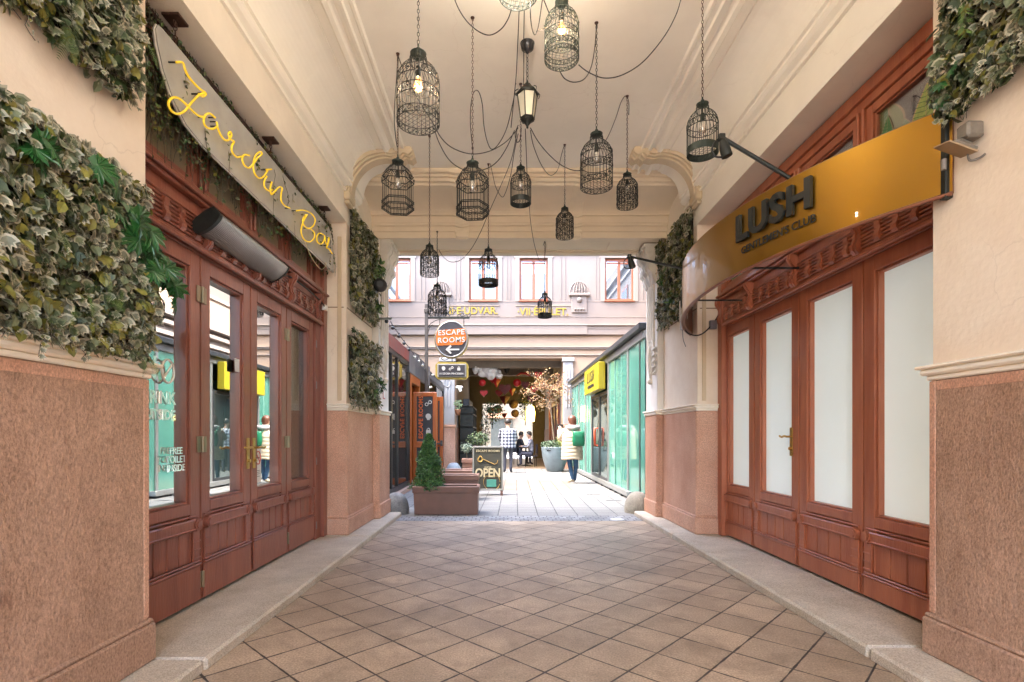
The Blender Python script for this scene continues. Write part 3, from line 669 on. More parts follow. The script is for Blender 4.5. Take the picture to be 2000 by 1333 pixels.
# ================================================================ COURTYARD BUILDINGS
pinkwall = M('pink_white_stucco', (.235,.19,.16), .85, var=.06, scale=1.2, bump=.08, bscale=30, spec=.2)
pinklow = M('peach_stucco', (.42,.30,.21), .85, var=.06, scale=1.2, spec=.2)
winfr = M('orange_brown_window_paint', (.30,.085,.035), .4, var=.15, scale=12)
skyglass = glass_mat('window_glass', (.75,.85,.95), .35, .02, (.10,.12,.14), .25)
curtain = M('pale_curtain', (.55,.56,.56), .9, var=.1, scale=8, stretch=(12,12,.4))
YF = 18.72
F = thing('courtyard_building', (.2, YF, 0), 'pink and white stucco building across the courtyard with four orange brown windows and passage', 'building')
OX0, OX1, OZ = -1.77, 2.14, 3.99
mb = MB()
mb.box(-9, OX0, YF, YF+.7, 0, 4.80, 1); mb.box(OX1, 9.5, YF, YF+.7, 0, 4.80, 1); mb.box(OX0, OX1, YF, YF+.7, OZ, 4.80, 1)
wins = [(-4.39,-3.36), (-1.25,-.22), (.57,1.59), (3.65,4.69)]
WZ0, WZ1 = 6.08, 7.60
xs = [-9]+[v for w_ in wins for v in w_]+[9.5]
for i in range(0, len(xs), 2): mb.box(xs[i], xs[i+1], YF, YF+.7, 4.80, 8.0)
for a, b in wins: mb.box(a, b, YF, YF+.7, 4.80, WZ0); mb.box(a, b, YF, YF+.7, WZ1, 8.0)
mb.box(-9, 9.5, YF, YF+.7, 8.0, 11.0)
mb.build('wall', [pinkwall, pinklow], F)
mb = MB()    # string courses and cornices
for z0, z1, d in ((4.82,5.14,.10), (5.14,5.19,.16), (5.02,5.05,.115), (4.30,4.36,.05), (4.36,4.40,.08), (4.08,4.12,.05), (5.46,5.475,.012), (7.72,7.80,.05), (6.02,6.05,.012)):
    mb.box(-9, 9.5, YF-d, YF+.01, z0, z1, bev=.008)
mb.box(-2.3, 3.0, YF-.135, YF, 4.82, 5.17, bev=.01)
for x in (-3.0,-2.85,-1.75,-1.6,.1,.22,2.05,2.2,3.3,3.42,5.0): mb.box(x, x+.02, YF-.02, YF, 6.1, 7.7)
for a, b in wins:      # raised surrounds
    mb.box(a-.16, a, YF-.025, YF, WZ0-.05, WZ1+.12, bev=.006); mb.box(b, b+.16, YF-.025, YF, WZ0-.05, WZ1+.12, bev=.006); mb.box(a-.2, b+.2, YF-.03, YF, WZ1, WZ1+.16, bev=.006)
mb.build('string_course', M('stucco_trim', (.25,.20,.165), .85, var=.06), F)
for (a, b) in wins:
    t = MB(); y = YF+.08
    for x0, x1, z0, z1 in ((a,a+.07,WZ0,WZ1),(b-.07,b,WZ0,WZ1),(a+.07,b-.07,WZ0,WZ0+.07),(a+.07,b-.07,WZ1-.10,WZ1),((a+b)/2-.05,(a+b)/2+.05,WZ0+.07,WZ1-.10)): t.box(x0,x1,y,y+.06,z0,z1,bev=.01)
    t.box(a+.08, b-.08, y+.0, y+.07, WZ1-.19, WZ1-.13, bev=.01)
    wo_ = t.build('window', winfr, F)
    g = MB(); g.box(a+.06,b-.06,y+.02,y+.03,WZ0+.06,WZ1-.06); g.build('pane', skyglass, wo_)
    g = MB(); g.sweep([(a+.06+i*.045, y+.16+.02*(i%2)) for i in range(int((b-a-.1)/.045))], 2, WZ0+.05, WZ1-.05); g.build('curtain', curtain, wo_)
    g = MB(); g.box(a-.03, b+.03, YF-.06, YF+.1, WZ0-.06, WZ0-.01, bev=.01); g.build('sill', winfr, wo_)
# gold inscriptions in two recessed plaques
goldl = M('gilt_letters', (.36,.23,.03), .4, metal=.35, var=.1)
mb = MB()
for a, b in ((-2.15,-.15), (.42,2.42)):
    mb.box(a, b, YF-.02, YF, 5.86, 5.90, bev=.005); mb.box(a, b, YF-.014, YF, 5.50, 5.53)
mb.build('plaque_edge', M('plaque_brown', (.26,.19,.13), .8), F)
for txt, x0, x1 in (('\u00b7II\u00b7E\u00b7UDVAR.', -2.05, -.22), ('\u00b7VII\u00b7\u00c9P\u00dcLET.', .50, 2.32)):
    tm = text_mb(txt, .36, .02, .006); xsv = [v[0] for v in tm.v]; sc_ = (x1-x0)/(max(xsv)-min(xsv)); xm = (max(xsv)+min(xsv))/2; ym = sum(v[1] for v in tm.v)/len(tm.v)
    mb = MB(); mb.merge(tm, Matrix.Translation(((x0+x1)/2, YF-.018, 5.69)) @ frame((0,0,0), (1,0,0), (0,0,1)) @ Matrix.Diagonal((sc_,1,1,1)) @ Matrix.Translation((-xm,-ym,0)))
    mb.build('inscription', goldl, F)
for xc in (-2.25, 2.72):     # stucco console ornaments between the windows
    mb = MB(); mb.box(xc-.28, xc+.28, YF-.05, YF, 5.62, 6.30, bev=.02); mb.box(xc-.38, xc+.38, YF-.12, YF, 6.22, 6.32, bev=.02)
    for k in range(5): x = xc-.2+k*.1; mb.tube([(x, YF-.03, 6.3), (x, YF-.06, 6.5), (x*.5+xc*.5, YF-.03, 6.75)], [.02,.028,.012], 8)
    mb.lathe([(.24,0),(.24,.02)], (xc, YF, 6.4), 4); mb.ball((xc, YF-.03, 6.08), .11, 12)
    for k in range(4): mb.ball((xc-.15+k*.1, YF-.07, 5.74), .04, 8)
    mb.tube([(xc+.34*math.cos(a), YF-.0, 6.32+.44*math.sin(a)) for a in [math.pi*i/14 for i in range(15)]], .03, 8)
    mb.build('ornament', pinkwall, F)
# jamb pilasters of the second passage
for x0, x1 in ((-2.28,-1.77), (2.14,2.50)):
    mb = MB(); mb.box(x0, x1, YF-.09, YF, 1.58, 4.0, bev=.02); mb.box(x0-.04, x1+.04, YF-.13, YF, 3.85, 3.99, bev=.02)
    for k in range(3): mb.box(x0+.1+k*.11, x0+.14+k*.11, YF-.11, YF-.08, 2.2, 3.6, bev=.01)
    mb.tube([((x0+x1)/2+.12*math.cos(a), YF-.10, 3.1+.16*math.sin(a)) for a in [2*math.pi*i/20 for i in range(20)]], .02, 6, closed=True)
    p = mb.build('pilaster', M('white_stucco', (.33,.325,.32), .8, var=.05), F)
    mb = MB(); mb.box(x0-.02, x1+.02, YF-.12, YF, 0, 1.55, bev=.01); mb.box(x0-.05, x1+.05, YF-.15, YF, 1.50, 1.58, bev=.01); mb.build('dado', dado2, p)
# inside of the second passage
mb = MB(); mb.box(-2.5, OX0, YF+.7, 27, 1.5, 4.4); mb.box(OX1, 2.8, YF+.7, 27, 1.5, 4.4); mb.box(-2.5, 2.8, YF+.7, 27, 4.4, 4.5); mb.box(-2.5, 2.8, YF+.75, YF+1.0, 3.75, 4.4); mb.box(-2.5,2.8,22.5,22.8,3.8,4.4)
mb.build('passage_interior', M('tan_passage_wall', (.22,.19,.16), .85, var=.1), F)
mb = MB(); mb.box(-2.5, OX0+.04, YF+.7, 27, 0, 1.5); mb.box(OX1-.04, 2.8, YF+.7, 27, 0, 1.5); mb.build('passage_dado', M('brown_dado', (.16,.075,.04), .7, var=.2), F)
mb = MB(); mb.box(-2.5, -1.1, 27, 27.3, 0, 4.5); mb.box(1.5, 2.8, 27, 27.3, 0, 4.5); mb.box(-1.1, 1.5, 27, 27.3, 2.85, 4.5); mb.build('passage_end_wall', M('ochre_end_wall', (.20,.165,.095), .85, var=.1), F)
mb = MB()     # brown timber shopfront inside, right
for y in (19.8, 21.0, 22.2, 23.4): mb.box(OX1-.10, OX1+.02, y, y+.12, 0, 3.4, bev=.01)
mb.box(OX1-.10, OX1, 19.8, 23.5, 2.4, 2.8, bev=.01); mb.build('timber_shopfront', wood, F)
mb = MB(); mb.box(OX1-.05, OX1-.02, 19.8, 23.4, .6, 2.4); mb.build('shop_pane', dark_glass, F)
# far street facade seen through it
FB = thing('far_building', (0, 36, 0), 'bright cream building with a shop window glimpsed through the second passage', 'building')
mb = MB(); mb.box(-14, 14, 36, 36.5, 0, 14); mb.build('wall', M('far_cream', (.20,.165,.12), .85), FB)
fwm = M('far_window', (.06,.065,.06), .2)
for a, b, c, d in ((-.9,.6,.1,2.4),(-4,-2.5,.9,2.6),(2,3.5,.9,2.6)): mb = MB(); mb.box(a, b, 35.9, 36, c, d); mb.build('shop_window', fwm, FB)
mb = MB(); mb.box(-1.1, .8, 35.75, 36, 2.4, 2.75); mb.build('fascia', M('far_fascia', (.45,.22,.12), .6), FB)
# courtyard wings right and left
WG = thing('courtyard_wing', (5.6, 13, 0), 'pale pink banded wing above the teal glass pavilion on the right', 'building')
mb = MB(); mb.box(5.2, 5.7, 7.8, YF, 0, 9.0); mb.build('wall', pinkwall, WG)
mb = MB()
for z, d in ((3.4,.05),(4.0,.09),(4.3,.14),(4.55,.2),(5.6,.06),(7.9,.08),(8.3,.16)): mb.box(5.2-d, 5.21, 7.8, YF-.1, z, z+.12, bev=.01)
mb.build('string_course', M('dark_trim', (.34,.28,.24), .85), WG)
mb = MB(); mb.box(5.12, 5.21, 7.9, YF-.2, 4.66, 5.5); mb.build('peach_band', pinklow, WG)
mb = MB()
mb.tube([(5.08, 9.3, .1), (5.08, 9.3, 11)], .055, 12); mb.build('downpipe', white, WG)
for y in (10.2, 12.6, 15.0):
    mb = MB(); mb.box(5.15, 5.2, y, y+1.0, 5.9, 7.5, bev=.01); wi = mb.build('window', winfr, WG)
    mb = MB(); mb.box(5.14, 5.15, y+.08, y+.46, 5.98, 7.4); mb.box(5.14, 5.15, y+.54, y+.92, 5.98, 7.4); mb.build('pane', skyglass, wi)
WL = thing('courtyard_wing', (-5.6, 13, 0), 'plain pale pink wing behind the escape rooms shop on the left', 'building')
mb = MB(); mb.box(-5.7, -5.2, 7.8, YF, 0, 7.5); mb.build('wall', pinkwall, WL)
mb = MB()
for z, d in ((4.0,.09),(4.3,.14),(5.6,.06),(7.9,.08)): mb.box(-5.21, -5.2+d, 7.8, YF-.1, z, z+.12)
mb.build('string_course', M('dark_trim_left', (.34,.28,.24), .85), WL)

# ================================================================ TEAL GLASS PAVILION
teal = glass_mat('teal_film_glass', (.82,1,.95), .14, .02, (.085,.25,.20), .10)
tealp = M('teal_glazing_strip', (.24,.42,.36), .4, var=.1)
greyfr = M('grey_aluminium', (.30,.31,.31), .38, metal=.6, var=.1)
darkfr = M('dark_aluminium', (.035,.04,.045), .4, metal=.3)
darkglass2 = glass_mat('dark_door_glass', (.8,.9,.88), .30, .01, (.03,.05,.05), .3)
PV = thing('glass_pavilion', (3.7, 13.4, 0), 'teal glass pavilion with grey frame and dark flat roof on the right of courtyard', 'pavilion')
XP = 2.37
posts = [8.75, 9.06, 9.88, 11.72, 13.98, 15.0, 16.3, 18.0]
mb = MB()
for y in (9.88, 11.72, 13.98, 15.0, 16.3, 18.0): mb.box(XP-.02, XP+.08, y-.04, y+.04, .14, 2.86, bev=.006)
mb.box(XP-.03, XP+.10, 8.7, 18.1, 2.84, 2.98, bev=.01); mb.box(XP-.05, XP+.10, 9.8, 18.1, .04, .15, bev=.01)
mb.build('frame', greyfr, PV)
mb = MB(); mb.box(XP-.12, 5.2, 8.65, 18.3, 2.985, 3.09, bev=.01); mb.prism([(13.8, 3.09), (15.2, 3.09), (15.2, 3.55), (14.4, 3.42)], 0, XP+.6, 4.6); mb.build('roof', darkfr, PV)
mb = MB(); mb.box(XP+.3, 5.1, 8.7, 18.1, .02, .10); mb.build('floor', greyfr, PV)
mb = MB(); mb.box(5.05, 5.15, 8.7, 18.1, .1, 2.98); mb.box(XP+.1, 5.1, 18.0, 18.1, .1, 2.98); mb.build('back_wall', M('teal_back', (.15,.30,.26), .8), PV)
for a, b in zip(posts[:-1], posts[1:]):
    if (a, b) == (11.72, 13.98): continue
    n = 1 if b-a < 1 else 3
    for k in range(n):
        y0_, y1_ = a+(b-a)*k/n, a+(b-a)*(k+1)/n
        g = MB(); g.box(XP+.01+.012*(k%2), XP+.02+.012*(k%2), y0_+.006, y1_-.006, .15, 2.84); g.build('glass_panel', teal, PV)
    for k in range(1, n):
        g = MB(); y0_ = a+(b-a)*k/n; g.box(XP+.0, XP+.012, y0_-.008, y0_+.008, .15, 2.84); g.build('glazing_strip', tealp, PV)
for y in (10.3, 10.9, 11.4, 12.4, 13.2): 
    g = MB(); g.box(XP-.05, XP+.0, y-.03, y+.03, 0, .045); g.build('foot', darkfr, PV)
g = MB(); g.box(XP-.0, XP+.05, 9.03, 9.09, .1, 2.84); g.build('dark_mullion', darkfr, PV)
for y in (16.9, 16.4):      # black shoes of the sliding panes
    g = MB(); g.box(XP-.05, XP, y-.06, y+.06, .15, .27, bev=.01); g.build('pane_clamp', darkfr, PV)
# door with two leaves and a red handle
for a, b, lab in ((11.80, 12.83, None), (12.87, 13.92, None)):
    g = MB()
    for y0_, y1_, z0, z1 in ((a,a+.05,.15,2.24),(b-.05,b,.15,2.24),(a+.05,b-.05,.15,.22),(a+.05,b-.05,2.16,2.24)): g.box(XP-.01, XP+.05, y0_, y1_, z0, z1, bev=.005)
    d_ = g.build('door', darkfr, PV)
    g = MB(); g.box(XP+.01, XP+.02, a+.05, b-.05, .22, 2.16); g.build('pane', darkglass2, d_)
    if a > 12:
        g = MB(); g.tube([(XP-.02, a+.12, .95), (XP-.09, a+.12, .95), (XP-.09, a+.12, 1.38), (XP-.02, a+.12, 1.38)], .028, 10)
        g.build('handle', M('red_handle', (.55,.06,.02), .4), d_)
# yellow fascia sign
yel = M('yellow_acrylic', (.34,.28,.018), .35, var=.04)
SG = thing('fascia_sign', (XP-.10, 12.95, 2.25), 'yellow square box sign reading LUSH over the dark pavilion door', 'sign')
mb = MB(); mb.box(XP-.20, XP-.035, 11.92, 13.95, 2.27, 2.90, bev=.008); mb.build('sign_box', yel, SG)
for txt, size, zc, bold in (('LUSH', .38, 2.65, .0), ("GENTLEMEN'S CLUB", .10, 2.42, .003)):
    tm = text_mb(txt, size, .008, bold, 1.25 if txt == 'LUSH' else 1); mb = MB(); mb.merge(tm, frame((XP-.206, 12.95, zc), (0,-1,0), (0,0,1))); mb.build('lettering', M('black_letters_yellow', (.02,.02,.02), .4, var=0), SG)

# ================================================================ ESCAPE ROOMS SHOP (LEFT)
orange = M('orange_wood', (.34,.08,.012), .35, var=.15, scale=6, stretch=(3,3,.4), coat=.2)
blackfr = M('black_frame', (.012,.012,.014), .35, var=.1)
panelbk = M('charcoal_panel', (.028,.026,.032), .5, var=.1)
orlet = M('orange_letters', (.60,.12,.02), .5, var=0); whlet = M('white_letters', (.48,.47,.45), .5, var=0)
ES = thing('escape_shop', (-3.6, 12.5, 0), 'low black framed shop on the left of the courtyard with painted fascia and orange doorway', 'shop')
XE = -2.11
mb = MB()
for y in (8.7, 9.75, 10.3, 11.45, 11.6, 13.0, 14.6, 16.2, 18.2): mb.box(XE-.06, XE+.01, y-.035, y+.035, .10, 2.80, bev=.005)
mb.box(XE-.08, XE+.015, 8.6, 11.6, .10, .20, bev=.006); mb.box(XE-.08, XE+.015, 8.6, 18.3, 2.74, 2.82, bev=.006); mb.build('frame', blackfr, ES)
mb = MB(); mb.box(-5.1, XE-.02, 8.6, 18.3, .0, .10); mb.box(XE-.05, XE+.08, 8.6, 11.6, 0, .09, bev=.01); mb.build('base', M('pinkish_step', (.36,.24,.19), .8), ES)
fas = M('painted_fascia', (.05,.055,.07), .35, scale=1.6, col2=(.16,.16,.17), detail=6)
fas2 = M('red_painted_fascia', (.10,.04,.05), .4, scale=3, col2=(.26,.04,.03))
mb = MB(); mb.box(XE-.06, XE+.03, 8.6, 11.4, 2.82, 3.07, 1, bev=.004); mb.box(XE-.06, XE+.032, 11.4, 14.6, 2.60, 3.12, bev=.004); mb.box(XE-.06, XE+.02, 14.6, 18.3, 2.82, 2.95); mb.build('fascia', [fas, fas2], ES)
mb = MB(); mb.box(-5.1, XE-.04, 8.6, 18.3, 3.0, 3.06); mb.prism([(13.2,3.06),(15.0,3.06),(14.8,3.5),(13.6,3.42)], 0, -4.6, XE-.3); mb.build('roof', darkfr, ES)
mb = MB(); mb.box(-5.1, -5.0, 8.6, 18.3, .1, 3.0); mb.box(-5.0, XE-.1, 18.2, 18.3, .1, 3.0); mb.box(-5.0, XE-.1, 11.42, 11.46, .1, 2.7); mb.build('inner_wall', M('brown_inner_wall', (.10,.045,.02), .6, var=.2), ES)
mb = MB(); mb.box(-5.0, XE-.1, 8.7, 11.4, 2.70, 2.74); mb.build('gilded_ceiling', M('gold_ceiling', (.2,.11,.02), .4, scale=8, col2=(.4,.28,.07)), ES)
mirrordark = glass_mat('dark_reflecting_glass', (.85,.8,.75), .42, 0, (.03,.02,.018), .4)
for a, b in ((8.73,9.72), (9.78,10.27), (10.33,11.42), (14.63,16.17), (16.23,18.17), (13.03, 14.57)):
    g = MB(); g.box(XE-.03, XE-.02, a, b, .2, 2.74); g.build('pane', mirrordark, ES)
# orange door surround
mb = MB(); mb.box(XE-.10, XE+.02, 11.64, 11.80, .1, 2.58, bev=.01); mb.box(XE-.10, XE+.02, 12.80, 12.96, .1, 2.58, bev=.01); mb.box(XE-.10, XE+.022, 11.64, 12.96, 2.40, 2.60, bev=.01); mb.box(XE-.9, XE-.11, 12.8, 12.86, .1, 2.4)
mb.build('door_surround', orange, ES)
# icons -------------------------------------------------------
def ring(mb, c, r, t, M4, n=18, d=.012, sx=1): mb.merge(_t([(c[0]+sx*r*math.cos(2*math.pi*i/n), c[1]+r*math.sin(2*math.pi*i/n), d/2) for i in range(n)], t, True), M4)
def _t(pts, r, closed=False):
    m = MB(); m.tube(pts, r, 6, 0, closed=closed); return m
def icon(kind, size, M4):
    mb = MB(); S_ = size
    if kind == 'cuffs':
        for cx, cy in ((-.24,-.14), (.22,.16)):
            mb.merge(_t([(S_*(cx+.20*math.cos(2*math.pi*i/18)), S_*(cy+.20*math.sin(2*math.pi*i/18)), .004) for i in range(18)], S_*.055, True), M4)
        mb.merge(_t([(-.06*S_, 0, .004), (.04*S_, .03*S_, .004)], S_*.05), M4)
    elif kind == 'head':
        pts = [(-.18,-.42),(.16,-.42),(.18,-.25),(.34,-.22),(.33,-.05),(.42,-.04),(.33,.12),(.30,.28),(.12,.42),(-.12,.44),(-.32,.30),(-.38,.08),(-.32,-.12),(-.2,-.24)]
        m = MB(); m.prism([(x*S_, y*S_) for x, y in pts], 2, .0, .012); mb.merge(m, M4)
    else:
        m = MB(); m.prism([(x*S_, y*S_) for x, y in ((-.30,-.42),(.30,-.42),(.30,.08),(-.30,.08))], 2, 0, .012); mb.merge(m, M4)
        mb.merge(_t([(S_*.18*math.cos(a), S_*(.08+.24*math.sin(a)), .004) for a in [math.pi*i/10 for i in range(11)]], S_*.055), M4)
    return mb
def door_leaf(x0, x1, y, z0, z1, label, with_text):
    D_ = thing('shop_door', (x0, y, z0), label, 'door', 'orange shop door leaves standing open')
    mb = MB()
    for a, b, c, d in ((x0,x0+.09,z0,z1),(x1-.09,x1,z0,z1),(x0+.09,x1-.09,z1-.10,z1),(x0+.09,x1-.09,z0,z0+.16),(x0+.09,x1-.09,z0+.86,z0+1.0)): mb.box(a,b,y-.02,y+.03,c,d,bev=.008)
    mb.build('door_frame', orange, D_)
    mb = MB(); mb.box(x0+.085, x1-.085, y-.008, y+.018, z0+.98, z1-.09); mb.box(x0+.085, x1-.085, y-.008, y+.018, z0+.15, z0+.87, 0); mb.build('panel', panelbk, D_)
    if with_text:
        tm = text_mb('ESCAPE ROOMS', .155, .012, .003, 1.05); k_ = 1.0/(max(v[0] for v in tm.v)-min(v[0] for v in tm.v))*.98
        mb = MB(); mb.merge(tm, frame((x0+.19, y-.012, z0+1.56), (0,0,1), (-1,0,0)) @ Matrix.Scale(k_, 4)); mb.build('lettering', orlet, D_)
        for k, z in (('cuffs', z0+1.88), ('head', z0+1.57), ('lock', z0+1.25)):
            icon(k, .17, frame((x1-.19, y-.010, z), (1,0,0), (0,0,1))).build('icon', whlet, D_)
    mb = MB(); mb.tube([(x1-.28, y-.05, z0+.94), (x1-.02, y-.05, z0+.94)], .018, 8); mb.box(x1-.07, x1-.01, y-.05, y-.015, z0+.88, z0+1.02, bev=.006); mb.build('push_bar', darkfr, D_)
door_leaf(-2.10, -1.55, 11.98, .06, 2.20, 'orange shop door leaf with escape rooms lettering, behind the conifer', True)
door_leaf(-1.72, -1.50, 12.85, .06, 2.16, 'second orange shop door leaf, narrower, seen just behind the lettered one', False)
# string lights above the fascia
SLt = thing('string_lights', (-2.0, 10.5, 3.1), 'string of small globe bulbs hung along the black shop fascia', 'string lights')
lp = [PX(x, y, -2.02) for x, y in ((763,632),(767,641),(779,657),(789,671),(799,683),(810,698),(818,706),(825,714),(831,721),(845,733),(856,745))]
mb = MB(); mb.tube([p+Vector((0,0,.04)) for p in lp], .008, 5); mb.build('cord', cablem, SLt)
for i, p in enumerate(lp[1:-1]):
    mb = MB(); mb.ball(p, .035, 10); mb.cyl(p+Vector((0,0,.03)), p+Vector((0,0,.06)), .015, 8); mb.build('bulb', M('bulb_glass', (.6,.58,.5), .15, var=0) if i > 3 else darkfr, SLt)
# ================================================================ SIGN POST, PLANTERS, A-BOARD
SP = thing('sign_post', P(833, 944, 13.0)*1, 'tall dark post with scrolled arm carrying the round escape rooms sign', 'post')
SP.location.z = 0; xp = SP.location.x
def pz(py, Y=13.0): return HC+(VY-py)*Y/FX
def pxx(px, Y=13.0): return (px-VX)*Y/FX
mb = MB(); mb.box(xp-.04, xp+.04, 12.96, 13.04, 0, pz(594), bev=.008); mb.box(xp-.055, xp+.055, 12.945, 13.055, pz(612), pz(604), bev=.01); mb.build('pole', M('grey_brown_post', (.07,.06,.055), .5), SP)
mb = MB(); mb.box(xp, pxx(917), 12.98, 13.02, pz(623), pz(619), bev=.006)
def sc(pts, r=.010): mb.tube(spline([P(a, b, 13.0) for a, b in pts], 5), r, 5)
sc([(880,620),(874,612),(870,604),(876,600),(880,605),(876,609),(872,606)]); sc([(868,620),(876,610),(884,603),(890,606),(886,612),(880,608)])
sc([(892,619),(899,612),(905,613),(903,618),(898,616)]); sc([(904,620),(908,616),(913,617),(911,620)]); sc([(917,620),(920,614)]); sc([(836,640),(842,632),(852,626),(862,624)]); sc([(836,652),(839,640),(846,634)])
mb.build('arm', blackm, SP)
RS = thing('round_sign', (pxx(882), 12.95, pz(708)), 'round orange and charcoal escape rooms sign with gold rim and left arrow', 'sign')
zc_ = pz(664); xc_ = pxx(882); rx, rz = pxx(915)-xc_, pz(627)-zc_
def ell(k, n=40): return [(xc_+rx*k*math.cos(2*math.pi*i/n), zc_+rz*k*math.sin(2*math.pi*i/n)) for i in range(n)]
mb = MB(); mb.prism(ell(1), 1, 12.93, 13.05); mb.build('sign_body', M('gold_edge', (.30,.21,.03), .4), RS)
mb = MB(); mb.tube([(x, 12.93, z) for x, z in ell(.93)], .022, 8, closed=True); mb.build('rim', M('grey_rim', (.28,.27,.26), .35, metal=.7), RS)
mb = MB(); mb.prism(ell(.90), 1, 12.915, 12.93); mb.build('face', panelbk, RS)
mb = MB(); pts = [(x, z) for x, z in ell(.895) if zc_-rz*.34 < z < zc_+rz*.5]
pts.sort(key=lambda q: math.atan2(q[1]-zc_, q[0]-xc_))
a_ = [q for q in pts if q[0] > xc_]; b_ = sorted([q for q in pts if q[0] <= xc_], key=lambda q: -q[1])
top, bot = zc_+rz*.5, zc_-rz*.34
a2 = [(xc_+rx*.80, bot+.10)]+[q for q in sorted(a_, key=lambda q: q[1]) if q[1] > bot+.12]+[(xc_+rx*.80, top+.03)]
mb.prism([(xc_-rx*.80, bot), (xc_+rx*.62, bot+.02)]+a2+[(xc_-rx*.72, top-.02)]+b_, 1, 12.905, 12.915); mb.build('orange_band', M('sign_orange', (.52,.125,.01), .45, var=0), RS)
for txt, dz in (('ESCAPE', .16), ('ROOMS', -.03)):
    tm = text_mb(txt, .185, .008, .002, 1.1); mb = MB(); mb.merge(tm, frame((xc_, 12.900, zc_+dz), (1,0,.04), (0,0,1))); mb.build('lettering', whlet, RS)
mb = MB(); az = zc_-rz*.55; mb.box(xc_-.10, xc_+.20, 12.895, 12.915, az-.018, az+.018)
mb.prism([(xc_-.14, az), (xc_-.02, az+.11), (xc_+.01, az+.08), (xc_-.07, az), (xc_+.01, az-.08), (xc_-.02, az-.11)], 1, 12.890, 12.912); mb.build('arrow', whlet, RS)
for px_ in (859, 906): mb = MB(); mb.cyl(P(px_, 621, 13.0), P(px_, 640, 13.0), .010, 6); mb.build('hanger', blackm, RS)
QS = thing('small_sign', (pxx(883), 12.95, pz(743)), 'small gold framed charcoal sign with three white icons under the round sign', 'sign')
x0, x1, z0, z1 = pxx(851), pxx(915), pz(742), pz(708); c = .07
mb = MB(); mb.prism([(x0+c,z0),(x1-c,z0),(x1,z0+c),(x1,z1-c),(x1-c,z1),(x0+c,z1),(x0,z1-c),(x0,z0+c)], 1, 12.94, 13.03); mb.build('gold_frame', M('gold_frame', (.32,.24,.04), .4), QS)
mb = MB(); mb.box(x0+.05, x1-.05, 12.92, 12.94, z0+.05, z1-.05, bev=.01); mb.build('grey_frame', M('grey_frame', (.25,.24,.22), .4), QS)
mb = MB(); mb.box(x0+.085, x1-.085, 12.91, 12.92, z0+.08, z1-.08); mb.build('face', panelbk, QS)
for k, dx in (('head', -.19), ('cuffs', 0), ('lock', .19)): icon(k, .12, frame((xc_+dx, 12.905, (z0+z1)/2+.05), (1,0,0), (0,0,1))).build('icon', whlet, QS)
tm = text_mb('10 SZOBA PINCEBEN', .065, .006, .001); mb = MB(); mb.merge(tm, frame((xc_, 12.905, (z0+z1)/2-.08), (1,0,0), (0,0,1))); mb.build('lettering', whlet, QS)
mb = MB(); mb.tube(spline([P(878,700,13), P(868,704,13), P(862,700,13), P(868,697,13)], 5), .008, 5); mb.cyl(P(883,699,13), P(883,709,13), .012, 6); mb.build('link', blackm, QS)

# leaf tools ------------------------------------------------------------
def ivy_leaf(mb, o, n, up, s, m_in, m_rim, fold=.25, rnd=random):
    """lobed leaf: pale rim and dark middle, creased along the midrib"""
    n = n.normalized(); u = up - n*up.dot(n); u = u.normalized() if u.length > 1e-4 else n.orthogonal().normalized(); r = u.cross(n)
    out = [(0,-.42),(.30,-.30),(.52,.02),(.26,.10),(.30,.38),(.10,.26),(0,.62),(-.10,.26),(-.30,.38),(-.26,.10),(-.52,.02),(-.30,-.30)]
    vs = [o]
    curl = rnd.uniform(-.25, .35)
    for k in (.66, 1.0):
        for x, y in out:
            x *= k; y *= k; z = fold*abs(x) + curl*(y*y+x*x)*-.6
            vs.append(o + (r*x + u*y + n*z)*s)
    N = len(out)
    mb.add(vs, [(0, 1+i, 1+(i+1) % N) for i in range(N)], m_in, False)
    mb.add([vs[1+i] for i in range(2*N)], [(i, N+i, N+(i+1) % N, (i+1) % N) for i in range(N)], m_rim, False)
def simple_leaf(mb, o, n, up, s, m, wd=.3, fold=.2):
    n = n.normalized(); u = up - n*up.dot(n); u = u.normalized() if u.length > 1e-4 else n.orthogonal().normalized(); r = u.cross(n)
    def q(x, y, z=0): return o+(r*x+u*y+n*z)*s
    mb.add([q(0,0), q(wd,.35,fold*wd), q(wd*.8,.7,fold*wd), q(0,1,-.08), q(-wd*.8,.7,fold*wd), q(-wd,.35,fold*wd), q(0,.5,-.02)], [(0,1,6),(1,2,6),(2,3,6),(3,4,6),(4,5,6),(5,0,6)], m)
def big_leaf(mb, o, n, up, s, m, lobes=9):
    """large palmate leaf with deep toothed lobes, built of tapering fingers round a centre"""
    n = n.normalized(); u = up-n*up.dot(n); u = u.normalized() if u.length > 1e-4 else n.orthogonal().normalized(); r = u.cross(n)
    def q(x, y, z=0): return o+(r*x+u*y+n*z)*s
    vs = [q(0,0,.06)]; pts = []
    for k in range(lobes):
        a = -2.3+4.6*k/(lobes-1); L = 1.0-.35*abs(a)/2.3
        for da, rr, z in ((-.24, .50, .0), (-.16, .74*L, -.05), (-.07, .80*L, -.05), (0, 1.0*L, -.16), (.07, .80*L, -.05), (.16, .74*L, -.05)):
            pts.append(q(math.sin(a+da*1.0)*rr, math.cos(a+da)*rr, z))
    vs += pts; mb.add(vs, [(0, i+1, i+2) for i in range(len(pts)-1)]+[(0, len(pts), 1)], m)
def fern(mb, o, d, n, L, m, w_=.22):
    d = d.normalized(); n = n.normalized(); r = d.cross(n).normalized(); N = 16
    for i in range(N):
        t = (i+1)/N; c_ = o+d*L*t-n*(.25*L*t*t); ww = L*w_*math.sin(math.pi*min(1, .12+t*.88))**.7
        for sg in (-1, 1):
            p1 = c_+r*sg*ww+d*ww*.5; mb.add([c_-d*L*.012, c_+d*L*.022, p1], [(0,1,2)], m)
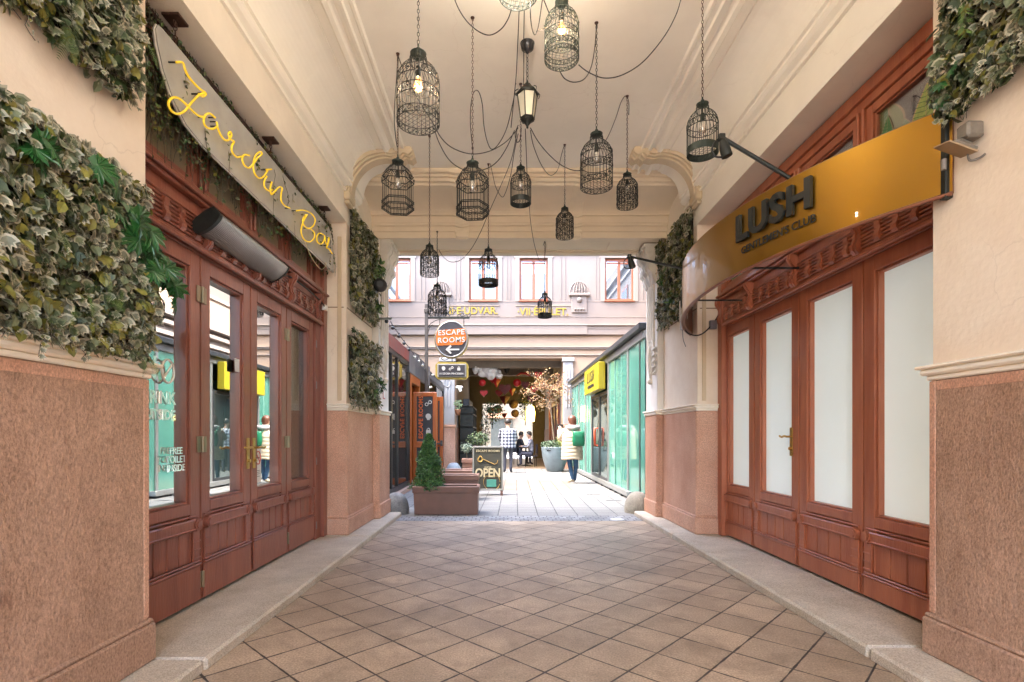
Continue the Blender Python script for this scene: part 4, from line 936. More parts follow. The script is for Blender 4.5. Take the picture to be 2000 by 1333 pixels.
lf_dark = M('leaf_dark_green', (.030,.050,.014), .45, var=.35, scale=30, spec=.4); lf_mid = M('leaf_sage', (.12,.135,.07), .6, var=.35, scale=25, spec=.3)
lf_sage = M('leaf_grey_green', (.165,.17,.115), .6, var=.3, scale=25); lf_rim = M('leaf_cream_rim', (.40,.375,.27), .6, var=.25, scale=25)
lf_rim2 = M('leaf_pale_rim', (.26,.255,.17), .55, var=.25, scale=25); lf_ol = M('leaf_olive_yellow', (.16,.15,.022), .5, var=.35, scale=25)
lf_big = M('leaf_glossy_green', (.014,.075,.014), .3, var=.4, scale=14, spec=.6); lf_fern = M('fern_green', (.09,.16,.035), .5, var=.3, scale=20)
lf_brown = M('leaf_brown_stem', (.045,.03,.018), .7)
LM = [lf_dark, lf_mid, lf_sage, lf_rim, lf_rim2, lf_ol, lf_big, lf_fern, lf_brown]
def ivy_panel(s, X, y0, y1, z0, z1, n, label, group, size=.052, seed=1, extras=(), thick=.13, ragged=.04, dens_mask=None, tone=0):
    rnd = random.Random(seed); D = -1 if s < 0 else 1; nrm = Vector((-D, 0, 0))
    T = thing('ivy_panel', (X, (y0+y1)/2, z0), label, 'green wall', group)
    bk = MB(); bk.box(X-D*.002, X-D*.035, y0+.03, y1-.03, z0+.03, z1-.03, bev=.01); bk.build('backing', M('moss_backing', (.025,.02,.012), .95, var=.4, scale=30), T)
    mb = MB()
    for i in range(n):
        y = rnd.uniform(y0-ragged, y1+ragged); z = rnd.uniform(z0-ragged, z1+ragged)
        bump = .5+.5*math.sin(y*7+seed)*math.sin(z*8+seed*2)
        d = .02+rnd.random()**.8*thick*(.45+.7*bump)
        edge = min(y-y0, y1-y, z-z0, z1-z)
        if edge < 0: d *= .7
        o = Vector((X-D*d, y, z))
        nn_ = (nrm + Vector((0, rnd.gauss(0,.5), rnd.gauss(.15,.5)))).normalized()
        up = Vector((0, rnd.gauss(0,.55), -1 if rnd.random() < .7 else rnd.gauss(0,1)))
        sz = size*rnd.uniform(.65, 1.3)
        c = rnd.random()+.12*math.sin(y*5+z*4+seed)+tone
        if c < .42: mi, mr_ = 2, 3
        elif c < .68: mi, mr_ = 1, 4
        elif c < .86: mi, mr_ = 0, 1
        elif c < .95: mi, mr_ = 5, 5
        else: mi, mr_ = 0, 0
        if rnd.random() < .85: ivy_leaf(mb, o, nn_, up, sz*1.25, mi, mr_, rnd.uniform(.1,.45), rnd)
        else: simple_leaf(mb, o, nn_, up, sz*1.3, 5 if rnd.random() < .5 else 1, .32)
        if i % 14 == 0: mb.tube([Vector((X-D*.02, y, z)), o+Vector((-D*.02, rnd.uniform(-.05,.05), rnd.uniform(-.06,.02)))], .002, 4, 8)
    for q in range(26):        # loose shoots hanging from the lower edge and sides
        y = rnd.uniform(y0, y1); z = z0+rnd.uniform(-.02, .06) if q < 15 else rnd.uniform(z0, z1); L_ = rnd.uniform(.04, .13)
        pts_ = [Vector((X-D*(thick*.6), y, z))]
        for j in range(5): pts_.append(pts_[-1]+Vector((-D*rnd.gauss(.006,.008), rnd.gauss(0,.012), -L_/5)))
        mb.tube(pts_, .0016, 3, 8)
        for j in range(1, 6): ivy_leaf(mb, pts_[j]+Vector((-D*.01, 0, 0)), nrm+Vector((0, rnd.gauss(0,.6), .2)), Vector((0, rnd.gauss(0,.7), -1)), size*rnd.uniform(.4,.75), rnd.choice((1,2,5)), rnd.choice((3,4)), .3, rnd)
    mb.build('ivy_leaves', LM, T)
    if extras:
        mb = MB()
        for kind, yy, zz, k, sz in extras:
            for j in range(k):
                o = Vector((X-D*(thick*.8+rnd.uniform(.0,.07)), yy+rnd.gauss(0, .055), zz+rnd.gauss(0, .055)))
                nn_ = (nrm+Vector((0, rnd.gauss(0,.5), rnd.gauss(.2,.4))))
                if kind == 'big': big_leaf(mb, o, nn_, Vector((0, rnd.gauss(.5,1), rnd.gauss(-.5,.6))), sz*rnd.uniform(.8,1.2), 6)
                elif kind == 'fern': fern(mb, o, Vector((-D*.25, rnd.gauss(0,.5), rnd.gauss(-.8,.5))), nrm, sz*rnd.uniform(.8,1.2), 7)
                elif kind == 'tuft':
                    for q in range(7): simple_leaf(mb, o+Vector((0, rnd.gauss(0,.02), rnd.gauss(0,.02))), nn_+Vector((0, rnd.gauss(0,.5), rnd.gauss(0,.5))), Vector((-D*.8, rnd.gauss(0,.9), rnd.gauss(-.1,.9))), sz*rnd.uniform(.7,1.2), 6 if q % 2 else 7, .16)
                elif kind == 'needle':
                    for q in range(26): simple_leaf(mb, o+Vector((0, 0, -q*.006)), nn_, Vector((-D*.5, rnd.choice((-1,1))*rnd.uniform(.6,1), -.5)), sz, 7, .06)
        mb.build('accent_leaves', LM, T)
    return T
g1 = 'ivy panels hung on the passage piers'
def yz(px, py, X): p = PX(px, py, X); return p.y, p.z
ivy_panel(-1, XL, 1.45, 2.50, 1.60, 2.36, 4200, 'large ivy panel on the near left pier, resting on the cream dado rail', g1, seed=3, size=.041,
    extras=[('big', 2.36, 2.14, 9, .095), ('big', 2.48, 2.02, 8, .085), ('big', 2.56, 1.93, 5, .08), ('big', 2.15, 2.26, 6, .10), ('big', 1.83, 2.22, 4, .09), ('big', 2.58, 2.00, 3, .08), ('fern', 2.45, 1.62, 4, .12), ('fern', 2.2, 1.85, 3, .12), ('fern', 2.0, 1.8, 3, .1)])
ivy_panel(-1, XL, 1.45, 2.43, 2.78, 3.62, 3400, 'upper ivy panel on the near left pier, cut off by the top of the photo', g1, seed=5, size=.041, tone=.05,
    extras=[('big', 2.3, 3.38, 6, .09), ('fern', 2.0, 2.80, 4, .13), ('fern', 2.42, 2.98, 2, .12)])
ivy_panel(1, XR, 1.45, 2.55, 2.79, 3.62, 3400, 'dark ivy panel on the near right pier beside the gold sign end', g1, seed=8, size=.045, tone=.22,
    extras=[('needle', 2.33, 3.3, 3, .04), ('needle', 2.2, 3.35, 2, .04), ('big', 2.5, 2.85, 3, .06)])
ivy_panel(-1, XL, 6.02, 7.06, 2.74, 3.80, 1500, 'tall upper ivy panel on the far left pier behind the black speaker', g1, seed=11, size=.055, tone=.02,
    extras=[('tuft', 6.95, 3.45, 7, .09), ('tuft', 6.85, 2.85, 7, .09), ('tuft', 6.7, 3.3, 3, .08)], thick=.11)
ivy_panel(-1, XL, 5.98, 7.06, 1.60, 2.40, 1300, 'lower ivy panel standing on the dado rail of the far left pier', g1, seed=12, size=.052, tone=-.02,
    extras=[('tuft', 6.95, 1.88, 6, .10), ('tuft', 6.7, 1.75, 4, .08)], thick=.12)
ivy_panel(1, XR, 6.06, 7.20, 2.72, 3.82, 1600, 'upper ivy panel on the far right pier beside the curved gold sign', g1, seed=14, size=.055, tone=.08,
    extras=[('tuft', 6.9, 3.25, 4, .09), ('tuft', 6.6, 3.0, 3, .08)], thick=.11)
# hanging greenery over the left transoms
T = thing('hanging_greenery', (DL, 4.3, 3.0), 'trailing fine leaved greenery hung along the left transom windows behind the neon sign', 'garland')
mb = MB(); rnd = random.Random(21)
for k in range(420):
    y = rnd.uniform(2.75, 5.85); o = Vector((DL+rnd.uniform(.07, .17), y, 3.57)); L = rnd.uniform(.25, .72)*(1.15-.35*(y-2.75)/3.1)
    if abs((y-2.84+.35) % .70-.35) < .10: L *= 1.1
    pts = [o]; 
    for j in range(6): pts.append(pts[-1]+Vector((rnd.gauss(0,.012), rnd.gauss(0,.018), -L/6)))
    mb.tube(pts, .0018, 3, 8)
    for j in range(16):
        t = rnd.random()*5.99; a = pts[int(t)].lerp(pts[int(t)+1], t % 1)
        simple_leaf(mb, a, Vector((1, rnd.gauss(0,.7), rnd.gauss(.3,.7))), Vector((rnd.gauss(.3,.6), rnd.gauss(0,1), rnd.gauss(-.4,.6))), rnd.uniform(.018,.034), rnd.choice((0,0,1,6,7,5)), .34)
mb.build('foliage', LM, T)
mb = MB(); mb.box(DL+.08, DL+.12, 2.75, 5.85, 3.57, 3.60); mb.build('rail', wood_dk, T)

# planter box with conifer --------------------------------------------------
def planter(name, x0, x1, y0, y1, z0, z1, m, label, group=None, soil=True):
    T = thing(name, ((x0+x1)/2, (y0+y1)/2, z0), label, 'planter', group)
    mb = MB(); t = .03
    mb.prism([(x0+.02, z0), (x1-.02, z0), (x1-.005, z1-.09), (x0+.005, z1-.09)], 1, y0+.015, y0+.015+t); mb.prism([(x0+.02, z0), (x1-.02, z0), (x1-.005, z1-.09), (x0+.005, z1-.09)], 1, y1-.015-t, y1-.015)
    mb.box(x0+.012, x0+.012+t, y0+.045, y1-.045, z0, z1-.09); mb.box(x1-.012-t, x1-.012, y0+.045, y1-.045, z0, z1-.09); mb.box(x0+.04, x1-.04, y0+.04, y1-.04, z0, z0+.03)
    body = mb.build('box', m, T)
    mb = MB(); 
    for a, b, c, d in ((x0-.01,x1+.01,y0-.01,y0+.035),(x0-.01,x1+.01,y1-.035,y1+.01),(x0-.01,x0+.035,y0+.035,y1-.035),(x1-.035,x1+.01,y0+.035,y1-.035)): mb.box(a,b,c,d,z1-.10,z1,bev=.008)
    mb.build('rim', m, T)
    mb = MB(); mb.box(x0+.03, x1-.03, y0+.03, y1-.03, z1-.12, z1-.05); mb.build('soil', M('soil', (.03,.02,.014), .95, var=.4, scale=50, bump=.6), T)
    return T
brownpl = M('brown_plastic', (.17,.080,.055), .5, var=.12, scale=5)
x0, x1 = (806-VX)*7.8/FX, (934-VX)*7.8/FX
planter('planter_box', x0, x1, 7.82, 8.25, .005, .43, brownpl, 'long brown planter box with a small conifer, nearest the passage')
CT = thing('conifer', (x0+.21, 8.03, .38), 'small bushy cone shaped conifer growing in the brown planter box', 'shrub')
mb = MB(); rnd = random.Random(31); cx, cy = x0+.21, 8.03
mb.tube([(cx, cy, .36), (cx+.01, cy, .8), (cx, cy, 1.14)], [.02,.012,.004], 6, 1); mb.build('stem', [lf_brown, lf_brown], CT)
mb = MB()
for k in range(4600):
    t = rnd.random()**1.2; z = .37+t*.84; R = .27*(1-t)**.62*(.95+.08*math.sin(z*23+2*math.sin(z*9)))+.012
    a = rnd.uniform(0, 2*math.pi); R *= .90+.13*math.sin(a*3+z*11)+.07*math.sin(a*7-z*19)
    r = R*rnd.uniform(.55,1.08); o = Vector((cx+r*math.cos(a), cy+r*math.sin(a), z)); outv = Vector((math.cos(a), math.sin(a), .7))
    for q in range(3): simple_leaf(mb, o, outv+Vector((rnd.gauss(0,.6), rnd.gauss(0,.6), rnd.gauss(0,.6))), outv+Vector((rnd.gauss(0,.5), rnd.gauss(0,.5), .4+rnd.random())), rnd.uniform(.022,.042), rnd.choice((0,0,1,2)), .18)
mb.build('foliage', [M('conifer_green', (.035,.12,.022), .5, var=.4, scale=20), M('conifer_dark', (.012,.04,.012), .6, var=.3), M('conifer_light', (.09,.20,.04), .5, var=.3)], CT)
# brown step boxes and planters behind it
def zat(py, Y): return HC+(VY-py)*Y/FX
planter('planter_box', pxx(861,9.6), pxx(934,9.6), 9.6, 10.0, 0, zat(928,9.6), brownpl, 'brown planter box behind the open A-board, lower and farther than the conifer one', 'brown boxes behind the A-board')
planter('planter_box', pxx(862,11.3), pxx(925,11.3), 11.2, 11.7, 0, zat(918,11.3), M('red_brown_plastic', (.26,.13,.095), .5, var=.1), 'reddish brown planter box in front of the small olive topiary', 'brown boxes behind the A-board')
planter('plant_pot', pxx(903,12.4), pxx(924,12.4), 12.3, 12.6, 0, zat(896,12.4), M('pink_terracotta', (.36,.20,.15), .7, var=.1), 'square pink terracotta pot holding the small olive topiary')
OT = thing('topiary', (pxx(912,12.45), 12.45, zat(896,12.4)), 'small grey green olive topiary ball on a thin stem in pink pot', 'shrub')
mb = MB(); cx, cz = pxx(911,12.45), zat(875,12.45); mb.tube([(cx+.01, 12.45, zat(898,12.4)), (cx, 12.45, cz)], .012, 6); mb.build('stem', M('pale_stem', (.25,.2,.15), .8), OT)
mb = MB(); rnd = random.Random(4)
for k in range(420):
    v = Vector((rnd.gauss(0,1), rnd.gauss(0,1), rnd.gauss(0,1))).normalized()*rnd.uniform(.05,.14); simple_leaf(mb, Vector((cx,12.45,cz))+v, v+Vector((rnd.gauss(0,.1),0,.1)), v+Vector((rnd.gauss(0,.1),rnd.gauss(0,.1),.05)), rnd.uniform(.035,.055), rnd.choice((0,1)), .25)
mb.build('foliage', [M('olive_grey', (.16,.22,.15), .6, var=.3, scale=20), M('olive_pale', (.30,.36,.28), .6, var=.2)], OT)
# A-board -----------------------------------------------------------------
AB = thing('a_board', (-.33, 10.6, 0), 'chalkboard style A-board sign saying we are open, standing on the courtyard paving', 'sign')
xa0, xa1 = pxx(923,10.5), pxx(983,10.5); za, zb = zat(957,10.5), 1.2-(871-851)*10.5/FX
silver = M('silver_frame', (.24,.225,.2), .4, metal=.5); boardbk = M('board_black', (.035,.035,.028), .6, scale=6, col2=(.06,.055,.035))
th = R_(7)
def ab(mb, x0, x1, z0, z1, d0, d1, bev=.004):     # on the leaning front face
    t = MB(); t.box(x0, x1, d0, d1, z0, z1, bev=bev); mb.merge(t, Matrix.Translation((0, 10.35, 0)) @ Matrix.Rotation(-th, 4, 'X'))
mb = MB(); ab(mb, xa0, xa0+.035, za, zb, 0, .035); ab(mb, xa1-.035, xa1, za, zb, 0, .035); ab(mb, xa0+.035, xa1-.035, zb-.035, zb, 0, .035); ab(mb, xa0+.035, xa1-.035, za, za+.035, 0, .035); mb.build('frame', silver, AB)
mb = MB(); ab(mb, xa0+.03, xa1-.03, za+.03, zb-.03, .012, .022, 0); mb.build('board', boardbk, AB)
leg = M('brown_leg', (.13,.06,.045), .5)
for x in (xa0+.02, xa1-.06):
    mb = MB(); ab(mb, x, x+.05, -.0, za+.01, .005, .035); mb.build('leg', leg, AB)
    mb = MB(); t = MB(); t.box(x, x+.05, 0, .03, 0, zb); mb.merge(t, Matrix.Translation((0, 10.62, 0)) @ Matrix.Rotation(R_(6), 4, 'X')); mb.build('leg', leg, AB)
mb = MB(); t = MB(); t.box(xa0+.03, xa1-.03, .0, .02, za, zb-.02); mb.merge(t, Matrix.Translation((0, 10.62, 0)) @ Matrix.Rotation(R_(6), 4, 'X')); mb.build('back_board', boardbk, AB)
MA = Matrix.Translation((0, 10.35, 0)) @ Matrix.Rotation(-th, 4, 'X'); xm_ = (xa0+xa1)/2
cream_l = M('cream_letters', (.52,.44,.27), .6, var=.1, scale=30)
for txt, size, z, bold, sp in (('ESCAPE ROOMS', .062, zb-.10, .001, 1.1), ("WE'RE", .05, za+.46, .001, 1), ('OPEN', .215, za+.345, .006, .98)):
    tm = text_mb(txt, size, .006, bold, sp); ws = max(v[0] for v in tm.v)-min(v[0] for v in tm.v)
    kx = min(1, .50/ws) if txt != 'OPEN' else .50/ws
    mb = MB(); mb.merge(tm, MA @ frame((xm_, .006, z), (1,0,0), (0,0,1)) @ Matrix.Diagonal((kx, 1.12 if txt == 'OPEN' else 1, 1, 1))); mb.build('lettering', cream_l, AB)
mb = MB()      # drawn lamp in gold, ring in chalk
def dr(pts, r): mb.merge(_t(spline([(x, 0, z) for x, z in pts], 4), r), MA @ Matrix.Translation((xm_, .006, 0)))
dr([(-.16, zb-.20), (-.20, zb-.28), (-.15, zb-.32), (-.11, zb-.28), (-.13, zb-.22), (-.16, zb-.20)], .012); dr([(-.11, zb-.26), (.02, zb-.32), (.14, zb-.37)], .009); dr([(.14, zb-.37), (.19, zb-.33), (.20, zb-.28)], .005)
gch = M('gold_chalk', (.45,.28,.07), .6); mb.build('lamp_drawing', gch, AB); mb = MB()
mb.merge(_t([(.08+.165*math.cos(a), 0, za+.17+.165*math.sin(a)) for a in [2*math.pi*i/24 for i in range(24)] if math.sin(a) < .75], .005), MA @ Matrix.Translation((xm_, .006, 0)))
mb.build('chalk_ring', gch, AB)
mb = MB(); t = MB(); t.box(-.02, .17, 0, .008, za+.07, za+.22, bev=.003); mb.merge(t, MA @ Matrix.Translation((xm_, 0, 0))); mb.build('teal_sticker', M('teal_patch', (.06,.26,.20), .6), AB)
# stone bollards -------------------------------------------------------------
stoneb = stone_mat('grey_bollard_stone', (.11,.115,.12), (.25,.25,.25), 120, .4, rough=.7, blot=9, stretch=(1,1,1))
def bollard(px, Y, R, H, m, label):
    x = pxx(px, Y); T = thing('bollard', (x, Y, 0), label, 'bollard', 'round guard stones at the passage corners')
    mb = MB(); pr = [(R*.97, 0)]+[(R*math.cos(a)**.75, H*math.sin(a)*.98+.0) for a in [math.pi/2*i/10 for i in range(1, 10)]]+[(.002, H*.98)]; mb.lathe(pr, (x, Y, 0), 28); mb.build('stone', m, T)
bollard(774, 7.98, .20, .33, stoneb, 'grey domed guard stone at the left kerb end, beside the brown planter box')
bollard(1245, 8.10, .205, .33, stone_mat('beige_bollard_stone', (.20,.18,.145), (.33,.30,.25), 120, .4, blot=9, stretch=(1,1,1)), 'beige domed guard stone at the right kerb end, by the teal pavilion')
bollard(886, 16.2, .25, .36, M('blue_grey_stone', (.25,.28,.31), .6, var=.15, scale=8), 'pale blue grey domed stone farther off beside the pink flower pot')
# ================================================================ NEON BAR SIGN, HEATER
XS = -1.92
acr = M('grey_acrylic', (.42,.42,.395), .22, var=.12, scale=3, spec=.6, coat=.3)
NS = thing('neon_sign', (XS, 4.35, 3.03), 'long grey hanging sign with yellow script neon reading Jardin Bar over the left doors', 'sign')
pts = [(640,440),(645,470),(652,500),(651,532),(630,515),(370,245),(345,222),(322,185),(308,140),(302,95),(302,70),(306,60),(314,58),(325,68)]
out = []
for x, y in pts: p = PX(x, y, XS); out.append((p.y, p.z))
out = [(5.66,3.475),(5.76,3.40),(5.80,3.26),(5.83,3.03),(5.70,3.03),(3.30,3.04),(3.12,3.07),(3.0,3.14),(2.91,3.25),(2.86,3.36),(2.845,3.43),(2.86,3.465),(2.90,3.475)]
mb = MB(); mb.prism(out, 0, XS-.012, XS+.012); mb.build('board', acr, NS)
mb = MB(); mb.tube([(XS, y, z) for y, z in out], .006, 6, closed=True); mb.build('board_edge', M('pale_edge', (.72,.72,.68), .3, var=0), NS)
neon = M('yellow_neon_tube', (.86,.62,.03), .25, var=.05, spec=.6, coat=.4, em=((.9,.55,.02), .02))
strokes = [
 [(344,122),(357,123),(362,138),(372,155),(389,173),(402,183),(396,189),(388,184)],
 [(400,182),(389,186),(373,202),(361,217),(347,223),(334,216),(329,202),(336,192),(348,192),(362,203),(378,219),(389,227),(400,229)],
 [(420,230),(409,222),(400,227),(398,240),(405,250),(416,252),(424,247),(423,238)],
 [(424,247),(430,262),(438,273),(446,274),(452,265),(450,258),(446,262),(450,272),(457,277),(453,285),(453,296),(462,307),(472,306)],
 [(487,304),(477,303),(473,312),(478,324),(487,328),(495,320),(503,309),(511,302),(509,297),(500,303),(495,318),(496,336),(505,348),(514,346),(520,338),(524,331)],
 [(521,345),(516,355),(517,366),(525,373),(532,371)],
 [(531,356),(528,368),(530,380),(537,374),(545,366),(551,368),(549,380),(549,392),(556,402),(566,407)],
 [(520,332),(530,331)],
 [(579,412),(592,411),(606,416),(615,427),(613,440),(603,447),(594,441),(591,430),(597,420)],
 [(600,420),(592,434),(588,452),(593,467),(604,473),(613,466),(614,455),(606,447),(602,446)],
 [(632,459),(624,456),(619,463),(620,473),(627,477),(633,470),(634,461),(636,474),(640,480)],
 [(640,480),(643,468),(642,465),(640,476),(638,484),(643,487),(645,490),(649,496)],
]
mb = MB(); Xn = XS+.055; bso = M('black_stand_off', (.02,.02,.02), .5)
for s_ in strokes:
    q = [PX(x, y, Xn) for x, y in s_]; sp = spline(q, 6)
    mb.tube(sp, .0070, 8)
    for p in (sp[0], sp[-1]):
        st = MB(); st.cyl(Vector((XS+.01, p.y, p.z)), Vector((Xn-.004, p.y, p.z)), .005, 6); st.build('stand_off', bso, NS)
mb.build('neon_lettering', neon, NS)
for i, y in enumerate((3.03, 4.27, 5.55)):
    mb = chain((XS, y, ZS-.01), (XS, y, 3.475), .036, .0032, .016); mb.build('chain', rust, NS)
    mb = MB(); mb.box(XS-.05, XS+.05, y-.05, y+.05, ZS-.014, ZS+.001, bev=.002); mb.tube([(XS, y+.018*math.cos(a), ZS-.03+.018*math.sin(a)) for a in [2*math.pi*k/10 for k in range(10)]], .004, 5, closed=True); mb.build('ceiling_plate', rust, NS)
mb = MB(); q = [PX(x, y, XS+.03) for x, y in ((568,470),(580,485),(598,500),(618,506),(634,505))]; mb.tube(spline([Vector((XS+.02, 4.95, 3.05)), Vector((XS+.05, 5.05, 2.93)), Vector((XS+.05, 5.3, 2.90)), Vector((XS+.03, 5.5, 3.0)), Vector((XS+.015, 5.55, 3.05))], 6), .004, 5); mb.build('cord', M('cream_cord', (.6,.5,.3), .5), NS)
# heater
HT = thing('patio_heater', (-1.98, 3.92, 2.58), 'ribbed steel strip heater with black ends mounted above the left doors', 'heater')
ya, yb, hx, hz = 3.42, 4.47, -1.945, 2.60
Mh = Matrix.Translation((hx, 0, hz)) @ Matrix.Rotation(R_(-38), 4, 'Y')
mb = MB(); arc = [(.098*math.cos(a)*1.0, .030*math.sin(a)-.01) for a in [math.pi+math.pi*i/16 for i in range(17)]]
t = MB(); t.prism([(x, z) for x, z in arc]+[(.095, .03), (-.095, .03)], 1, ya, yb, 0); mb.merge(t, Mh)
for k in range(60):
    y = ya+.02+k*(yb-ya-.04)/59; t = MB(); t.tube([(x, y, z-.002) for x, z in arc[1:-1]], .0022, 4); mb.merge(t, Mh)
rib = M('ribbed_steel', (.42,.41,.40), .30, metal=.85, var=.1, scale=3); mb.build('grille', rib, HT)
for y0_, y1_ in ((ya-.035, ya-.001), (yb+.001, yb+.012)):
    mb = MB(); t = MB(); t.prism([(x*1.06, z*1.1-.003) for x, z in arc]+[(.10,.045),(.04,.06),(-.04,.06),(-.10,.045)], 1, y0_, y1_); mb.merge(t, Mh); mb.build('end_cap', blackm, HT)
for y in (ya+.15, yb-.15):
    mb = MB(); mb.box(-2.06, hx-.0, y-.015, y+.015, hz+.03, hz+.045); mb.box(-2.07, -2.04, y-.02, y+.02, hz-.01, hz+.09); mb.build('bracket', blackm, HT)
mb = MB(); mb.tube(spline([(hx-.02, yb+.01, hz+.0), (-2.0, yb+.25, 2.66), (-2.01, 5.0, 2.70), (-2.0, 5.5, 2.68), (-2.0, 5.80, 2.64)], 6), .008, 6); mb.build('cable', cablem, HT)
mb = MB(); mb.box(-2.03, -1.98, 5.78, 5.84, 2.60, 2.66, bev=.004); mb.build('junction_box', white, HT)
# thin conduit and socket by the left return wall
CD = thing('conduit', (-2.03, 5.86, .2), 'thin grey conduit with small white socket beside the left door frame', 'conduit')
mb = MB(); mb.tube([(-2.045, 5.905, .22), (-2.045, 5.905, 2.6)], .006, 6); mb.build('pipe', steel, CD)
mb = MB(); mb.box(-2.075, -2.015, 5.88, 5.925, .20, .29, bev=.006); mb.build('socket', white, CD)
# window stickers on the left glass
XG = DL+.0035
WS = thing('window_sticker', (XG, 3.2, 1.2), 'white vinyl NO DRINK OUTSIDE lettering on the nearest left door pane', 'sticker')
vin = glass_mat('white_vinyl', (1,1,1), .45, .0, (.95,.97,.95), 0.0)
for txt, z, size in (('N', 1.60, .20), ('DRINK', 1.43, .105), ('OUTSIDE', 1.325, .085)):
    tm = text_mb(txt, size, .002, .003, 1.0, 'RIGHT'); mb = MB(); mb.merge(tm, frame((XG, 3.31 if txt != 'N' else 3.14, z), (0,1,0), (0,0,1))); mb.build('lettering', vin, WS)
mb = MB(); mb.tube([(XG+.001, 3.235+.058*math.cos(a), 1.60+.072*math.sin(a)) for a in [2*math.pi*i/24 for i in range(24)]], .008, 4, closed=True); mb.tube([(XG+.001, 3.195, 1.55), (XG+.001, 3.275, 1.65)], .006, 4); mb.build('no_symbol', vin, WS)
WS2 = thing('window_sticker', (XG, 3.25, .95), 'small white FREE TOILET INSIDE lettering low on the nearest left door pane', 'sticker')
for txt, z in (('FREE', 1.10), ('TOILET', 1.045), ('INSIDE', .99)):
    tm = text_mb(txt, .062, .002, .001, 1.0, 'CENTER'); mb = MB(); mb.merge(tm, frame((XG, 3.32, z), (0,1,0), (0,0,1))); mb.build('lettering', vin, WS2)
NSM = thing('no_smoking_sign', (XG, 4.43, .8), 'white no smoking notice with red ring on the third left door pane', 'sticker')
mb = MB(); mb.box(XG, XG+.002, 4.36, 4.475, .80, 1.10); mb.build('paper', M('notice_paper', (.75,.74,.72), .6, var=0), NSM)
mb = MB(); c0 = (4.418, 1.01)
mb.tube([(XG+.003, c0[0]+.042*math.cos(a), c0[1]+.042*1.3*math.sin(a)) for a in [2*math.pi*i/24 for i in range(24)]], .005, 4, closed=True); mb.tube([(XG+.003, c0[0]-.028, c0[1]+.036), (XG+.003, c0[0]+.028, c0[1]-.036)], .004, 4); mb.build('red_ring', M('notice_red', (.55,.06,.04), .5, var=0), NSM)
mb = MB(); mb.box(XG+.002, XG+.004, c0[0]-.028, c0[0]+.028, c0[1]-.006, c0[1]+.004)
for z in (.90,.885,.87,.85): mb.box(XG+.002, XG+.0035, 4.385, 4.45, z, z+.004)
mb.build('cigarette', blackm, NSM)
PN = thing('paper_notice', (XG, 4.11, 1.72), 'small blank white paper taped high on the second left door pane', 'notice')
mb = MB(); mb.box(XG, XG+.002, 4.04, 4.115, 1.70, 1.80); mb.build('paper', M('blank_paper', (.7,.7,.7), .7, var=0), PN)

# ================================================================ CURVED GOLD SIGN
gold = M('gold_brushed_panel', (.38,.20,.022), .34, metal=.95, var=.07, scale=1.2, coat=.4, detail=3)
GC, GR = (5.04, 4.36), 3.35
def gp(Y, z, off=0):       # point on the bow at depth Y
    a = math.asin((Y-GC[1])/GR); r = GR+off; return Vector((GC[0]-r*math.cos(a), GC[1]+r*math.sin(a), z))
def ztop(Y): return 2.825+(Y-2.55)*.04
GS = thing('curved_sign', (1.7, 4.36, 2.4), 'long bowed gold fascia sign over the right doors reading LUSH in black', 'sign')
N = 44; Ys = [2.56+(6.17-2.56)*i/N for i in range(N+1)]
mb = MB(); vs = []
for Y in Ys: vs += [gp(Y, 2.40), gp(Y, ztop(Y)), gp(Y, ztop(Y), -.03), gp(Y, 2.40, -.03)]
mb.add(vs, [(4*i+0, 4*i+1, 4*i+5, 4*i+4) for i in range(N)], 0, True)
mb.add(vs, [(4*i+2, 4*i+3, 4*i+7, 4*i+6) for i in range(N)], 1, True)
mb.add(vs, [(4*i+1, 4*i+2, 4*i+6, 4*i+5) for i in range(N)]+[(4*i+3, 4*i, 4*i+4, 4*i+7) for i in range(N)]+[(0,3,2,1),(4*N,4*N+1,4*N+2,4*N+3)], 1)
mb.build('fascia_band', [gold, M('brown_sign_back', (.16,.06,.03), .5)], GS)
mb = MB(); mb.tube([gp(Y, 2.395, .004) for Y in Ys], .011, 6); mb.build('bottom_trim', M('red_brown_trim', (.20,.07,.035), .45), GS)
mb = MB(); mb.tube([gp(Y, ztop(Y)+.003, -.015) for Y in Ys], .009, 6); mb.build('top_trim', M('dark_gold_trim', (.25,.14,.04), .45), GS)
mb = MB()
for Y, D_ in ((3.2, 2.5), (4.36, 2.5), (5.4, 2.5)): mb.box(gp(Y,0,-.03).x, D_, Y-.007, Y+.007, 2.60, 2.614)
mb.box(2.19, 2.23, 2.57, 2.61, 2.38, 2.86, bev=.004)
mb.build('support_arm', blackm, GS)
blk = M('black_raised_letters', (.018,.02,.018), .4, var=0)
def bent(txt, size, ymid, zmid, width, bold, depth, sp=1.0, slope=0.0, parent=GS):
    tm = text_mb(txt, size, depth, bold, sp); x0 = min(v[0] for v in tm.v); x1 = max(v[0] for v in tm.v); k = width/(x1-x0); xm = (x0+x1)/2
    a0 = math.asin((ymid-GC[1])/GR); mb = MB(); vs = []
    for x, y, z in tm.v:
        u = (x-xm)*k; a = a0-u/GR; r = GR+.006+depth/2+z
        vs.append((GC[0]-r*math.cos(a), GC[1]+r*math.sin(a), zmid+y+slope*u))
    mb.add(vs, tm.f); mb.build('lettering', blk, parent)
bent('LUSH', .255, 3.50, 2.695, .66, .009, .022, 1.08, -.02)
bent("GENTLEMEN'S CLUB", .072, 3.47, 2.535, .64, .0006, .004, 1.0, -.02)
